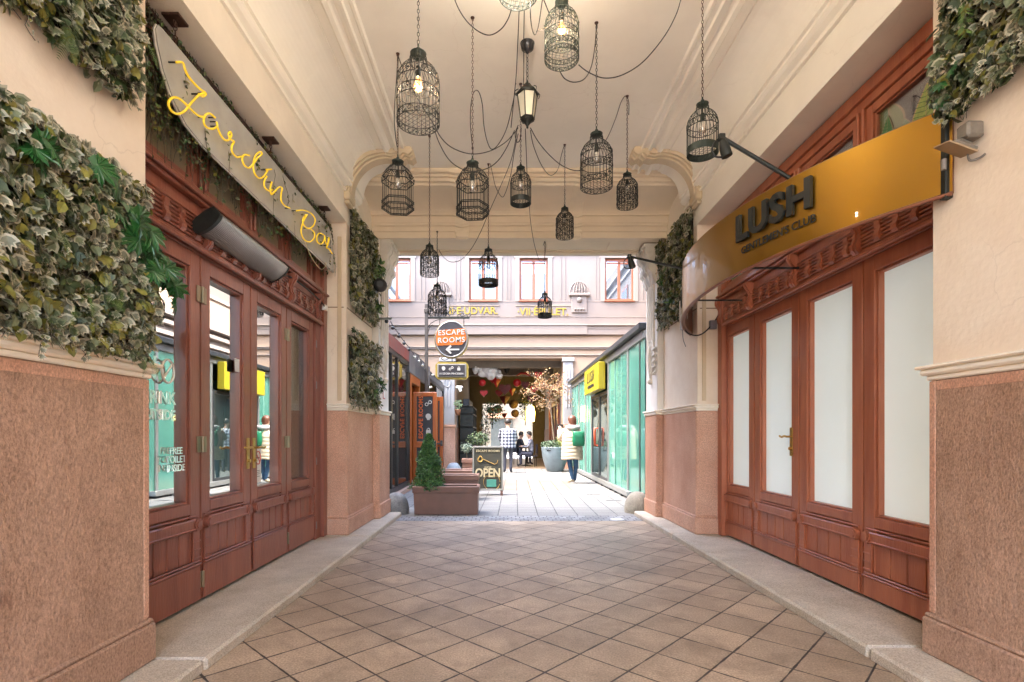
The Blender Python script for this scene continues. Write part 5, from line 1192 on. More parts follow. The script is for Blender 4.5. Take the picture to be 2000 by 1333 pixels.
# spotlight arms
def spot_arm(a, b, label, hx=1):
    T = thing('sign_spotlight', a, label, 'spotlight', 'arm spotlights on the curved gold sign'); a = Vector(a); b = Vector(b)
    mb = MB(); mb.tube([a, b], .014, 4); mb.build('arm', blackm, T)
    d = (b-a).normalized(); mb = MB(); dn = Vector((.30, .0, -1)).normalized()
    c_ = b+dn*.075+Vector((.01,0,0)); mb.tube([b+dn*.02, b+dn*.07, b+dn*.13], [.020,.034,.036], 12); mb.box(b.x-.02, b.x+.02, b.y-.02, b.y+.02, b.z-.02, b.z+.02, bev=.004); mb.build('lamp_head', blackm, T)
    mb = MB(); s_ = Vector((-.05,0,-.03)); mb.tube(spline([b+Vector((-.01,0,.0)), b+Vector((-.055,0,-.05)), b+Vector((-.05,0,-.12)), b+Vector((.01,0,-.13))], 6), .006, 6); mb.build('cable_loop', cablem, T)
spot_arm(gp(3.36, 2.87, -.01), (1.435, 3.42, 3.165), 'black angled spotlight arm over the word on the gold sign')
spot_arm(gp(5.35, 2.92, -.01), (1.36, 5.62, 3.14), 'black spotlight arm at the far rounded end of the gold sign')
mb = MB(); T = thing('mounting_plate', (1.80, 5.45, 2.6), 'small black plate and fixing on the far rounded end of gold sign', 'plate')
mb.box(-.006, .006, -.035, .035, -.09, .09, bev=.003); m2 = MB(); a = math.asin((5.55-GC[1])/GR); m2.merge(mb, Matrix.Translation(gp(5.55, 2.66, .01)) @ Matrix.Rotation(-a, 4, 'Z')); m2.build('plate', blackm, T)
# transformer and looping cable under the sign end
T = thing('cable_box', (2.50, 5.93, 2.45), 'small grey junction box with sagging black cable under the gold sign end', 'cable')
mb = MB(); mb.box(2.36, 2.44, 5.93, 5.975, 2.42, 2.52, bev=.006); mb.build('junction_box', steel, T)
mb = MB(); mb.tube(spline([(2.02, 5.85, 2.60), (2.02, 5.85, 2.45), (2.10, 5.90, 2.36), (2.24, 5.93, 2.35), (2.36, 5.94, 2.44), (2.46, 5.94, 2.58), (2.50, 5.94, 2.72)], 6), .008, 6); mb.build('cable', cablem, T)
mb = MB(); mb.box(1.98, 2.06, 5.80, 5.86, 2.50, 2.72, bev=.008); mb.build('transformer', M('white_transformer', (.5,.47,.42), .5), T)
T = thing('cable_drop', (XR-.02, 6.35, 2.35), 'small grey wall box with short dangling wire under the far right ivy', 'wall box')
mb = MB(); mb.box(XR-.05, XR, 6.33, 6.42, 2.50, 2.62, bev=.006); mb.build('box', steel, T)
mb = MB(); mb.tube(spline([(XR-.03, 6.38, 2.5), (XR-.03, 6.36, 2.38), (XR-.02, 6.30, 2.28)], 5), .004, 5); mb.build('wire', cablem, T)
# floodlight on the near right pier
T = thing('floodlight', (XR, 2.42, 2.55), 'grey wall floodlight with hood on the near right pier below the ivy', 'floodlight')
gm = M('weathered_grey_metal', (.20,.17,.135), .55, metal=.3, var=.25, scale=20)
Mf = Matrix.Translation((XR-.045, 2.44, 2.62))
mb = MB(); mb.box(XR-.085, XR-.005, 2.395, 2.465, 2.585, 2.66, bev=.010); mb.build('driver_box', gm, T)
Mt = Matrix.Translation((XR-.075, 2.46, 2.56)) @ Matrix.Rotation(R_(20), 4, 'Y') @ Matrix.Rotation(R_(14), 4, 'X') @ Matrix.Scale(.68, 4)
mb = MB(); t = MB(); t.box(-.075, .085, -.07, .07, .0, .022, bev=.006); t.box(-.055, .05, -.055, .055, .022, .045, bev=.010); mb.merge(t, Mt); mb.build('housing', gm, T)
mb = MB(); t = MB(); t.box(-.12, .09, -.078, .078, -.014, -.002, bev=.003); mb.merge(t, Mt); mb.build('lamp_plate', M('tan_lamp_glass', (.35,.24,.14), .4), T)
mb = MB(); mb.tube(spline([(XR-.03, 2.46, 2.55), (XR-.03, 2.45, 2.50), (XR-.01, 2.42, 2.495), (XR+.0, 2.40, 2.505)], 5), .005, 6); mb.cyl((XR-.11, 2.5, 2.53), (XR-.11, 2.5, 2.48), .012, 8); mb.build('cable', M('grey_cable', (.15,.13,.11), .6), T)
# speaker on far left pier, camera
T = thing('speaker', (-1.66, 6.9, 3.1), 'round black speaker on a bracket in front of the far left ivy', 'speaker')
c = P(743, 558, 6.75); mb = MB(); mb.tube([c+Vector((-.02,.09,0)), c+Vector((-.015,.07,0)), c, c+Vector((.006,-.05,0)), c+Vector((.008,-.065,0))], [.03,.07,.088,.082,.04], 18); mb.build('body', M('charcoal_speaker', (.03,.03,.03), .5), T)
mb = MB(); mb.tube([c+Vector((-.01,.05,-.02)), c+Vector((-.13,.08,-.03))], .014, 8); mb.box(XL, XL+.03, c.y+.04, c.y+.12, c.z-.08, c.z+.02); mb.build('bracket', blackm, T)
T = thing('security_camera', (-1.66, 7.2, 2.78), 'small dark camera on a thin rail at the left pilaster corner', 'camera')
c = P(755, 628, 7.12); mb = MB(); mb.ball(c, .028, 10); mb.tube([c, c+Vector((0,-.03,-.005))], .02, 8); mb.build('camera_head', blackm, T)
mb = MB(); a = P(735, 622, 7.05); b = P(764, 622, 7.05); mb.tube([a, b], .010, 6); mb.tube([a+Vector((0,0,-.02)), b+Vector((0,0,-.02))], .005, 5); mb.ball(b, .014, 8); mb.build('rail', M('grey_rail', (.15,.17,.15), .5), T)
T = thing('wall_notice', (-1.69, 7.45, 1.75), 'small white notice with red border on the left pilaster', 'notice')
mb = MB(); x_ = XL+.09; mb.box(x_, x_+.004, 7.34, 7.46, 1.72, 1.98); mb.build('red_border', M('red_border', (.45,.08,.07), .5, var=0), T)
mb = MB(); mb.box(x_+.004, x_+.006, 7.352, 7.448, 1.735, 1.965); mb.build('paper', white, T)

# ================================================================ BIRDCAGE LAMPS
warmbulb = glass_mat('warm_bulb_glass', (1,.62,.30), .15, 0, (.6,.35,.15), .8)
clearbulb = glass_mat('clear_bulb', (1,.98,.95), .25, 0, (.5,.45,.4), .85)
def cage_profile(kind):
    if kind == 'hex': return [(.34,1.0),(.36,.93),(.40,.885),(.72,.83),(.95,.72),(1,.62),(1,.0)]
    return [(.28,1.0),(.36,.975),(.40,.93),(.41,.86),(.62,.815),(.82,.75),(.95,.67),(1,.58),(1,.0)]
def cage_parts(kind, R, H, nb=22, patina=blackm, seed=0, k_=1.0):
    rnd = random.Random(seed); w_ = MB(); pr = cage_profile(kind); hexa = kind == 'hex'
    def rad(a):
        if not hexa: return 1.0
        b = (a % (math.pi/3))-math.pi/6; return math.cos(math.pi/6)/math.cos(b)*1.04
    def ringp(r, z, n=36): return [(R*r*rad(a)*math.cos(a), R*r*rad(a)*math.sin(a), H*z) for a in [2*math.pi*i/n for i in range(n)]]
    def rz(z):
        for (r0,z0),(r1,z1) in zip(pr[:-1], pr[1:]):
            if z1 <= z <= z0: return r0+(r1-r0)*(z0-z)/(z0-z1+1e-9)
        return 1
    for i in range(nb):
        a = 2*math.pi*(i+.5)/nb; w_.tube([(R*r*rad(a)*math.cos(a), R*r*rad(a)*math.sin(a), H*z) for r, z in pr], .0019*k_, 4, cap=False)
    w_.tube(ringp(rz(.86), .86), .0022, 4, closed=True)
    b_ = MB()
    BL = []
    bands = {'scroll': [(0,.10), (.30,.42), (.56,.68)], 'hex': [(.0,.03), (.13,.16), (.55,.68)], 'solid': [(0,.13), (.50,.62)], 'wide': [(0,.06), (.12,.20), (.33,.42), (.52,.66)], 'leafy': [(0,.16),(.2,.34),(.38,.5),(.55,.7)]}[kind]
    for j, (z0, z1) in enumerate(bands):
        b_ = MB(); BL.append(b_)
        for z in (z0, z1): b_.tube(ringp(rz(z), z), .0028 if kind != 'hex' else .004, 5, closed=True)
        if kind == 'solid' and j == 0:
            rr = ringp(1.01, 0, 36); n = len(rr); b_.add([(x,y,0) for x,y,z in rr]+[(x,y,H*z1) for x,y,z in rr], [(i,(i+1)%n,n+(i+1)%n,n+i) for i in range(n)], 0, True); continue
        if kind == 'hex' and j < 2: continue
        h = (z1-z0)*H; k = max(8, int(2*math.pi*R*rz(z0)/(h*.95)))
        for i in range(k):
            a = 2*math.pi*i/k; zc = (z0+z1)/2; r = R*rz(zc); tv = Vector((-math.sin(a), math.cos(a), 0)); c = Vector((r*rad(a)*math.cos(a), r*rad(a)*math.sin(a), H*zc))
            sg = 1 if i % 2 else -1; pts = []
            for q in range(9):
                t = q/8*4.6; rr2 = h*.42*(1-.16*t/1.2*.6); pts.append(c+tv*rr2*math.cos(t)*sg+Vector((0,0,rr2*math.sin(t)*sg)))
            b_.tube(pts, .0027*k_, 3, cap=False)
            if kind in ('leafy','wide') or i % 3 == 0: b_.ball(c, h*.13, 5)
    if kind == 'hex':
        for z in (0, .14):
            pass
        k = 36
        for i in range(k):
            a = 2*math.pi*i/k; p = [R*rad(a)*math.cos(a), R*rad(a)*math.sin(a)]; w_.tube([(p[0],p[1],0),(p[0],p[1],.14*H)], .0014, 3, cap=False)
    f_ = MB()      # base grid
    for i in range(-4, 5):
        x = R*i/4.6; L = math.sqrt(max(0, R*R-x*x))*.97; f_.tube([(x,-L,.004),(x,L,.004)], .0011, 3, cap=False); f_.tube([(-L,x,.004),(L,x,.004)], .0011, 3, cap=False)
    t_ = MB(); t_.lathe([(.001,H*1.08+.01),(.012,H*1.08),(.014,H*1.04),(.020,H*1.02),(.30*R+.012,H*1.0),(.33*R,H*.975),(.30*R,H*.955),(.001,H*.95)], (0,0,0), 16)
    t_.tube([(0,0,H*1.05),(0,0,H*1.14)], .006, 6)
    s_ = MB(); s_.tube([(0,0,H*.98),(0,0,H*.80)], .0035, 5); s_.tube([(0,0,H*.82),(0,0,H*.80),(0,0,H*.66)], [.010,.016,.016], 10)
    l_ = MB(); l_.lathe([(.012,0),(.016,-.02),(.026,-.045),(.028,-.062),(.020,-.082),(.001,-.09)], (0,0,H*.66), 14)
    return w_, BL, f_, t_, s_, l_
CAGES = [ # px, top y, bottom y, half width px, depth, kind, bars, warm bulb, label
 (817,100,265,41,3.20,'scroll',26,True,'largest black birdcage lamp with scrollwork bands and glowing bulb, left of centre'),
 (777,312,422,30,4.41,'hex',24,False,'six sided black birdcage lamp, nearest the left wall'),
 (923,315,432,31,4.03,'hex',26,False,'six sided birdcage lamp hanging between the largest cage and the lantern'),
 (1097,0,140,33,3.60,'wide',22,True,'green patina birdcage lamp hanging right of the lantern, near the ceiling'),
 (1012,-110,22,38,3.30,'scroll',22,False,'birdcage lamp mostly cut off by the top edge of the photo'),
 (1017,325,407,20,4.79,'solid',18,False,'small birdcage lamp with solid black base ring, directly below the lantern'),
 (1165,258,380,31,4.08,'scroll',24,False,'tall domed birdcage lamp right of centre with three scrollwork bands'),
 (1225,338,412,20,4.96,'leafy',18,False,'small densely patterned birdcage lamp right of the tall domed one'),
 (1372,200,317,29,3.70,'solid',20,False,'birdcage lamp with broad solid base band, rightmost of all by the spotlight'),
 (1103,405,470,17,5.79,'leafy',18,False,'small leafy birdcage lamp hung before the cross beam'),
 (839,478,543,18,5.62,'leafy',18,False,'small birdcage lamp on a very long chain, seen before the pink facade, upper one'),
 (954,485,563,19,6.20,'solid',18,False,'birdcage lamp seen in front of the second orange brown window'),
 (854,555,620,18,6.95,'leafy',16,False,'birdcage lamp with open dome just above the sign post arm'),
 (1064,572,623,13.5,7.20,'solid',16,False,'smallest and lowest birdcage lamp, seen before the gilt inscription'),
]
hooks = []; LAMP_W = .55
for i, (cx, ty, by, hw, Y, kind, nb, warm, label) in enumerate(CAGES):
    R = hw*Y/FX; x = (cx-VX)*Y/FX; zb = HC+(VY-by)*(Y+R)/FX; zt = HC+(VY-ty)*Y/FX; H = max(.20, (zt-zb)/1.04)
    zc_ = ZC-.003 if Y < 6.3 else 3.935
    if 6.1 < Y < 6.35: zc_ = ZC-.003
    T = thing('birdcage_lamp', (x, Y, zb), label, 'lamp', 'black birdcage lamps hanging in the passage', rz=random.Random(i).uniform(0, 1))
    m = greeniron if i in (3, 4, 8) else blackm
    w_, b_, f_, t_, s_, l_ = cage_parts(kind, R, H, nb+4, m, i, 1+max(0, Y-4)*.28)
    w_.build('cage', m, T, True); [q_.build('band', m, T, True) for q_ in b_]; f_.build('base_grid', m, T, True); t_.build('cap', greeniron, T, True)
    so = s_.build('lamp_socket', blackm, T, True); l_.build('bulb', warmbulb if warm else clearbulb, so, True)
    if i in (0, 3, 4):       # the bulbs that glow in the photograph, plus a fill light added in the cropped cage
        ld = bpy.data.lights.new('bulb_and_fill_light', 'POINT'); ld.energy = 4.2 if i == 4 else LAMP_W*1.7; ld.color = (1, .90, .76); ld.shadow_soft_size = .022
        lo = bpy.data.objects.new('bulb_and_fill_light', ld); COL.objects.link(lo); lo.parent = T; lo.location = (0, 0, H*.66-.055)
    top = zb+H*1.14; ch = chain((0,0,H*1.14), (0,0,zc_-zb), .030, .0025, .011, 6); ch.build('chain', rust if i % 3 else blackm, T, True)
    hk = MB(); hk.lathe([(.001,-.002),(.014,-.002),(.016,.004)], (0,0,zc_-zb-.004), 12); hk.tube([(.0+.010*math.cos(a), 0, zc_-zb-.016+.010*math.sin(a)) for a in [2*math.pi*k/10 for k in range(10)]], .0022, 4, closed=True); hk.build('hook', rust, T, True)
    hooks.append(Vector((x, Y, zc_)))
# ================================================================ LANTERN
xl, yl = (1030-VX)*4.30/FX, 4.30
def lz(py): return HC+(VY-py)*yl/FX
LN = thing('lantern', (xl, yl, lz(252)), 'black six sided lantern with frosted panes and scrolled crown on a chain', 'lantern')
mb = MB()
def hexr(r, z, ph=.2): return [(xl+r*math.cos(ph+math.pi/3*k), yl+r*math.sin(ph+math.pi/3*k), z) for k in range(6)]
z0, z1, z2 = lz(232), lz(186), lz(174); r0, r1 = .058, .085
for k in range(6):
    a = hexr(r0, z0); b = hexr(r1, z1); mb.tube([a[k], b[k]], .005, 5)
for r, z, t in ((r0, z0, .007), (r1, z1, .008), (r0*.9, z0-.012, .008)): mb.tube(hexr(r, z), t, 5, closed=True)
mb.lathe([(r1*1.12, z1), (r1*1.15, z1+.012), (.045, z2+.01), (.035, z2+.03), (.012, z2+.045), (.006, z2+.07), (.001, z2+.072)], (xl,yl,0), 6)
mb.lathe([(.001, z0-.085), (.008, z0-.08), (.010, z0-.06), (.022, z0-.045), (.03, z0-.028), (.048, z0-.018), (.056, z0-.006)], (xl,yl,0), 12)
for k in range(6):
    a = Vector(hexr(r1*1.12, z1+.01)[k]); o = (a-Vector((xl,yl,a.z)))
    mb.tube(spline([a-Vector((0,0,.03)), a+o*.12, a+Vector((0,0,.018)), a-o*.2+Vector((0,0,.03))], 4), .0035, 4)
mb.build('lantern_frame', blackm, LN)
lpane = glass_mat('frosted_lantern_pane', (1,.98,.9), .04, .2, (.7,.68,.56), .35)
for k in range(6):
    a, b = hexr(r0*.97, z0), hexr(r1*.97, z1); k2 = (k+1) % 6; g = MB(); g.add([a[k], a[k2], b[k2], b[k]], [(0,1,2,3)]); g.build('pane', lpane, LN)
mb = chain((xl,yl,z2+.07), (xl,yl,lz(106)), .036, .0028, .015); mb.build('chain', blackm, LN)
mb = MB(); mb.lathe([(.001, ZC-.085), (.012, ZC-.08), (.02, ZC-.06), (.05, ZC-.045), (.055, ZC-.02), (.06, ZC)], (xl,yl,0), 18); mb.build('ceiling_rose', M('black_gloss', (.03,.03,.035), .25), LN)
# ================================================================ CABLES
def cable(name_label, pts, r=.0038):
    q = [P(x, y, Y) for x, y, Y in pts]; mb = MB(); mb.tube(spline(q, 8), r, 5); T = mb.build('cable', cablem); tag(T, name_label, 'cable', 'black cables looped between the lamps'); return T
hub = (1022, 245)
C = [
 ('black cable swagging across the upper left, from the frame top to the cropped cage', [(886,-6,3.7),(896,18,3.7),(912,42,3.7),(935,62,3.7),(957,69,3.65),(978,58,3.5),(992,38,3.4),(999,18,3.35)]),
 ('long black cable arcing from the green cage up to the right', [(1130,127,3.6),(1150,142,3.62),(1180,153,3.65),(1215,147,3.7),(1255,122,3.7),(1295,75,3.65),(1320,30,3.6),(1331,-6,3.55)]),
 ('black cable looping from the green cage to the tall cage chain', [(1094,141,3.65),(1104,155,3.7),(1122,161,3.8),(1142,154,3.9),(1155,130,4.0),(1162,90,4.05),(1165,47,4.08)]),
 ('black cable from the left hook down behind the largest cage and across to the hub', [(777,108,4.41),(785,130,4.4),(800,165,4.3),(820,200,4.2),(845,240,4.1),(862,270,4.1),(885,290,4.1),(920,301,4.1),(955,296,4.2),(985,280,4.3),(1003,262,4.3),(1012,250,4.3)]),
 ('second black cable leaving the largest cage, dropping low before the hub', [(850,258,4.0),(858,280,4.1),(875,310,4.2),(895,327,4.3),(920,335,4.3),(950,330,4.4),(972,315,4.4),(990,288,4.4),(1005,255,4.35)]),
 ('black cable looping over the chain left of the lantern then down to the hub', [(924,300,4.05),(919,245,4.05),(920,205,4.05),(926,180,4.05),(935,180,4.08),(942,205,4.1),(945,245,4.1),(952,278,4.15),(961,292,4.2),(975,280,4.2),(990,250,4.25),(1001,205,4.3),(1006,180,4.3)]),
 ('thin black cable hanging beside the left wall chain', [(777,112,4.41),(774,160,4.41),(771,200,4.41),(770,235,4.41),(773,270,4.41),(776,290,4.41)]),
 ('black cable from the hub to the hook before the cross beam', [(1036,255,4.35),(1042,285,4.5),(1056,320,4.8),(1070,340,5.1),(1080,342,5.3),(1090,330,5.5),(1096,305,5.7),(1102,284,5.79)]),
 ('black cable from the hub swinging right behind the tall cage', [(1036,250,4.3),(1050,275,4.3),(1070,300,4.2),(1095,322,4.2),(1120,333,4.1),(1140,333,4.1)]),
 ('black cable rising from the tall cage to the small hook on the right', [(1180,280,4.2),(1190,262,4.4),(1203,230,4.7),(1213,200,4.9),(1222,188,4.96),(1228,200,4.96),(1228,225,4.96)]),
 ('black cable dropping from the hub to the far hook and lower lamps on the left', [(1010,250,4.35),(1006,280,4.6),(996,320,5.0),(975,370,5.6),(955,415,6.0),(938,455,6.3),(920,487,6.5),(900,508,6.6),(880,512,6.7),(866,502,6.9),(857,488,6.95)]),
 ('black cable loop hung between two hooks before the cross beam, left of the small cage', [(953,325,6.2),(957,320,6.2),(962,340,6.1),(968,365,6.0),(980,385,5.8),(988,375,5.5),(998,340,5.1),(1004,300,4.8),(1012,262,4.4)]),
 ('black cable from the small solid based cage down to the lowest lamp hook', [(1034,400,5.6),(1036,430,6.2),(1042,470,6.8),(1050,500,7.1),(1056,512,7.2),(1063,505,7.2),(1066,480,7.2),(1064,472,7.2),(1061,480,7.2)]),
 ('black cable running straight from the ceiling top to the hub on the left side', [(1014,20,3.9),(1011,90,4.1),(1008,150,4.2),(1003,200,4.3),(998,250,4.4)]),
 ('black cable running from the ceiling top past the lantern chain', [(1024,22,3.9),(1023,80,4.1),(1023,140,4.3),(1022,200,4.5)]),
 ('short looped black cable at the top between two cages, first loop', [(1036,-5,3.4),(1036,30,3.4),(1040,60,3.5),(1046,68,3.6),(1052,50,3.6),(1058,10,3.6),(1060,-5,3.6)]),
 ('short looped black cable at the top reaching the green cage', [(1060,-5,3.5),(1070,20,3.55),(1077,40,3.6),(1066,55,3.6),(1048,62,3.55)]),
 ('short black cable between hub and small cage hook below lantern', [(1006,168,4.79),(1010,161,4.79),(1016,164,4.79),(1020,172,4.7)]),
 ('fine black cable looping under the hub by the lantern foot', [(1012,245,4.4),(1006,262,4.4),(1010,278,4.45),(1016,272,4.5),(1018,250,4.4)]),
 ('long straight black cable from hub to the small solid based cage', [(1026,252,4.35),(1028,300,4.6),(1030,350,5.0),(1033,400,5.6)]),
]
for lab, pts in C: cable(lab, pts)
# ================================================================ POTTED TREE AND HANGING DECORATIONS
YT = 17.3
def ptT(x, y, Y=YT): return P(x, y, Y)
PT = thing('tree_pot', (pxx(1084,YT), YT, 0), 'large pale blue grey glazed pot holding the bare blossoming tree', 'plant pot')
rp = 27*YT/FX; hp = zat(873, YT); xc = pxx(1084, YT)
mb = MB(); mb.lathe([(.001,0),(rp*.55,0),(rp*.60,.02),(rp*.80,hp*.33),(rp*.93,hp*.62),(rp,hp*.95),(rp*1.0,hp),(rp*.93,hp),(rp*.90,hp*.9),(.001,hp*.88)], (xc, YT, 0), 32)
mb.build('pot', M('blue_grey_glaze', (.16,.20,.225), .35, var=.2, scale=3, coat=.3), PT)
mb = MB()
for a in (-2.2,-2.05,-1.1): mb.ball((xc+rp*.985*math.cos(a), YT+rp*.985*math.sin(a), hp*.88), .035, 8)
mb.build('drain_hole', darkfr, PT)
UP = thing('pot_planting', (xc, YT, hp), 'low green and yellow shrubs planted at the foot of the tree', 'plants')
mb = MB(); rnd = random.Random(6)
for k in range(900):
    a = rnd.uniform(0, 6.28); r = rp*rnd.random()**.5*1.05; z = hp-.05+rnd.random()*.22*(1.2-r/rp*.4)+(.10 if math.cos(a) > .3 else 0)*rnd.random()
    simple_leaf(mb, Vector((xc+r*math.cos(a), YT+r*math.sin(a), z)), Vector((rnd.gauss(0,1), -1, rnd.gauss(0,1))), Vector((rnd.gauss(0,.7), rnd.gauss(0,.7), 1)), rnd.uniform(.05,.09), (1 if math.cos(a) > .2 else 0) if rnd.random() < .8 else 2, .28)
mb.build('foliage', [M('sage_shrub', (.09,.13,.07), .6, var=.3), M('yellow_shrub', (.20,.22,.06), .6, var=.3), M('deep_shrub', (.03,.06,.02), .6)], UP)
TR = thing('tree', (xc, YT, hp), 'slender bare tree with golden dried blossom crown in the blue pot', 'tree')
mb = MB(); rnd = random.Random(9); tips = []
base = ptT(1083, 872); k1 = ptT(1076, 800); k2 = ptT(1066, 775)
mb.tube(spline([base, ptT(1079,835), k1, ptT(1075,775), ptT(1076,750)], 5), [.022]*6+[.018]*6+[.012]*9, 7)
def branch(p, d, L, r, lv):
    pts = [p]
    for j in range(4): d = (d+Vector((rnd.gauss(0,.22), rnd.gauss(0,.25), rnd.gauss(.05,.18)))).normalized(); pts.append(pts[-1]+d*L/4)
    mb.tube(pts, [r, r*.85, r*.7, r*.55, r*.4], 4, cap=False); tips.append(pts[-1]); tips.append(pts[-2])
    if lv > 0:
        for j in range(3): branch(pts[rnd.choice((1,2,3))], (d+Vector((rnd.gauss(0,.8), rnd.gauss(0,.7), rnd.gauss(0,.5)))).normalized(), L*.62, r*.55, lv-1)
for tx, ty, L in ((1020,778,1.0),(1035,750,.9),(1045,735,.9),(1060,720,.95),(1085,722,.9),(1098,745,.8),(1105,760,.7),(1050,790,.6),(1095,785,.6),(1070,740,.8)):
    o = ptT(1074, rnd.uniform(775,800)); d = (ptT(tx, ty)+Vector((0, rnd.uniform(-.5,.5), 0))-o); branch(o, d.normalized(), d.length*.85, .014, 2)
branch(ptT(1079,815), (ptT(1060,785)-ptT(1079,815)).normalized(), .6, .012, 1)
mb.build('trunk', M('pale_bark', (.30,.21,.14), .8, var=.2, scale=20), TR)
mb = MB()
for p in tips:
    for j in range(4):
        o = p+Vector((rnd.gauss(0,.06), rnd.gauss(0,.06), rnd.gauss(0,.05))); simple_leaf(mb, o, Vector((rnd.gauss(0,1), -1, rnd.gauss(0,1))), Vector((rnd.gauss(0,1), rnd.gauss(0,1), rnd.gauss(0,1))), rnd.uniform(.025,.06), rnd.choice((0,0,1,2)), .4)
mb.build('crown', [M('gold_blossom', (.30,.18,.06), .7, var=.3, scale=20), M('tan_blossom', (.36,.26,.15), .7, var=.2), M('rust_blossom', (.26,.09,.03), .7, var=.2)], TR)
# cloud of white tulle
CL = thing('cloud_decoration', (pxx(952,19.8), 19.8, 3.2), 'white fluffy tulle cloud hanging in the mouth of the second passage', 'decoration')
mb = MB(); rnd = random.Random(2)
for k in range(34):
    u = rnd.uniform(-1, 1); x = pxx(952+u*25, 19.8); z = zat(728+u*5, 19.8)+rnd.uniform(-.14,.17)*(1-u*u*.6); mb.ball((x, 19.8+rnd.uniform(-.2,.2), z), rnd.uniform(.10,.20)*(1.1-.4*abs(u)), 10, sz=.8)
m = M('white_tulle', (.78,.79,.82), .9, var=.1, scale=7, bump=1.0, bscale=12); CLo = mb.build('tulle', m, CL)
mb = MB(); mb.cyl((pxx(952,19.8), 19.8, 3.5), (pxx(952,19.8), 19.8, 4.4), .006, 5); mb.build('cord', cablem, CL)
tex = bpy.data.textures.new('cloud_noise', 'CLOUDS'); tex.noise_scale = .12
md = CLo.modifiers.new('d', 'DISPLACE'); md.texture = tex; md.strength = .12
redm = M('red_satin', (.45,.012,.016), .45, var=.25, scale=10); dred = M('dark_red_satin', (.14,.01,.014), .5, var=.25, scale=10); dkleaf = M('dried_hanging', (.14,.09,.06), .8, var=.4, scale=10)
def heart(px, py, s, Y, m, label, kind='heart'):
    c = P(px, py, Y); T = thing('hanging_decoration', c, label, 'decoration', 'red paper decorations hanging in the second passage'); mb = MB(); S_ = s*Y/FX
    if kind == 'heart':
        pts = []
        for i in range(20):
            t = 2*math.pi*i/20; pts.append((c.x+S_*.06*16*math.sin(t)**3, c.z+S_*.06*(13*math.cos(t)-5*math.cos(2*t)-2*math.cos(3*t)-math.cos(4*t))))
        mb.prism(pts, 1, c.y-.04, c.y+.04)
    elif kind == 'cone': mb.lathe([(S_, S_*.6), (S_*.9, S_*.62), (.01, -S_*.9)], (c.x, c.y, c.z), 4)
    elif kind == 'ball': mb.ball(c, S_, 10); 
    else: mb.tube([c+Vector((-S_*1.2, 0, -S_*.2)), c+Vector((-S_*.4, 0, S_*.25)), c+Vector((S_*.5, 0, S_*.2)), c+Vector((S_*1.3, 0, -S_*.3))], [.02, S_*.22, S_*.2, .02], 8)
    mb.build('shape', m, T)
    ct = MB(); ct.cyl(c+Vector((0,0,S_*.3)), Vector((c.x, c.y, 4.39)), .004, 4); ct.build('string', cablem, T)
for px, py, s, Y, m, lab, k in (
 (942,748,7,20,redm,'bright red round ornament under the left end of the cloud','ball'), (945,768,8,20.3,redm,'bright red heart below the round ornament at the left','heart'),
 (970,748,10,20,redm,'bright red pointed pennant under the cloud','cone'), (986,760,13,21,dred,'dark red heart cluster in the middle, upper','heart'), (986,782,12,21.4,dred,'dark red pointed heart in the middle, lower','cone'),
 (1052,733,9,19.8,redm,'vivid red heart behind the top of the golden tree','heart'), (1010,748,8,20.4,redm,'red ball ornament right of the cloud','ball'), (1022,732,11,20.6,redm,'red curved ribbon right of the cloud','rib'),
 (962,742,8,20.6,redm,'red heart tucked behind the cloud left of centre','heart'), (1000,765,9,21.2,redm,'red pointed pennant right of the dark red cluster','cone'), (1026,752,9,20.9,dred,'dark red heart between the ribbon and the tree crown','heart'), (975,768,8,21.8,redm,'small red heart left of the dark red cluster','heart'), (1043,760,8,20.2,redm,'red heart inside the left of the tree crown','heart'), (985,812,7,23.5,dred,'small dark red pennant far down the passage','cone'), (1038,780,9,21.5,dred,'dark red heart left of the tree crown','heart'), (958,802,7,24,dkleaf,'brown dried ball far left in the passage','ball'), (1006,808,8,24.5,dkleaf,'brown dried ball far right in the passage','ball'), (972,800,9,25,dkleaf,'brown dried ball in the middle far down the passage','ball'), (1003,790,9,24,dkleaf,'upper brown dried ball in the passage','ball')): heart(px, py, s, Y, m, lab, k)
LN2 = thing('lantern', P(990,720,20.5), 'small dark lantern hanging beyond the cloud in the second passage', 'lantern')
c = P(990,720,20.5); mb = MB(); mb.lathe([(.001,-.22),(.03,-.2),(.09,-.14),(.15,.08),(.16,.1),(.04,.2),(.001,.26)], c, 6); mb.build('body', blackm, LN2); mb = MB(); mb.cyl(c+Vector((0,0,.2)), Vector((c.x,c.y,4.4)), .01, 5); mb.build('chain', blackm, LN2)
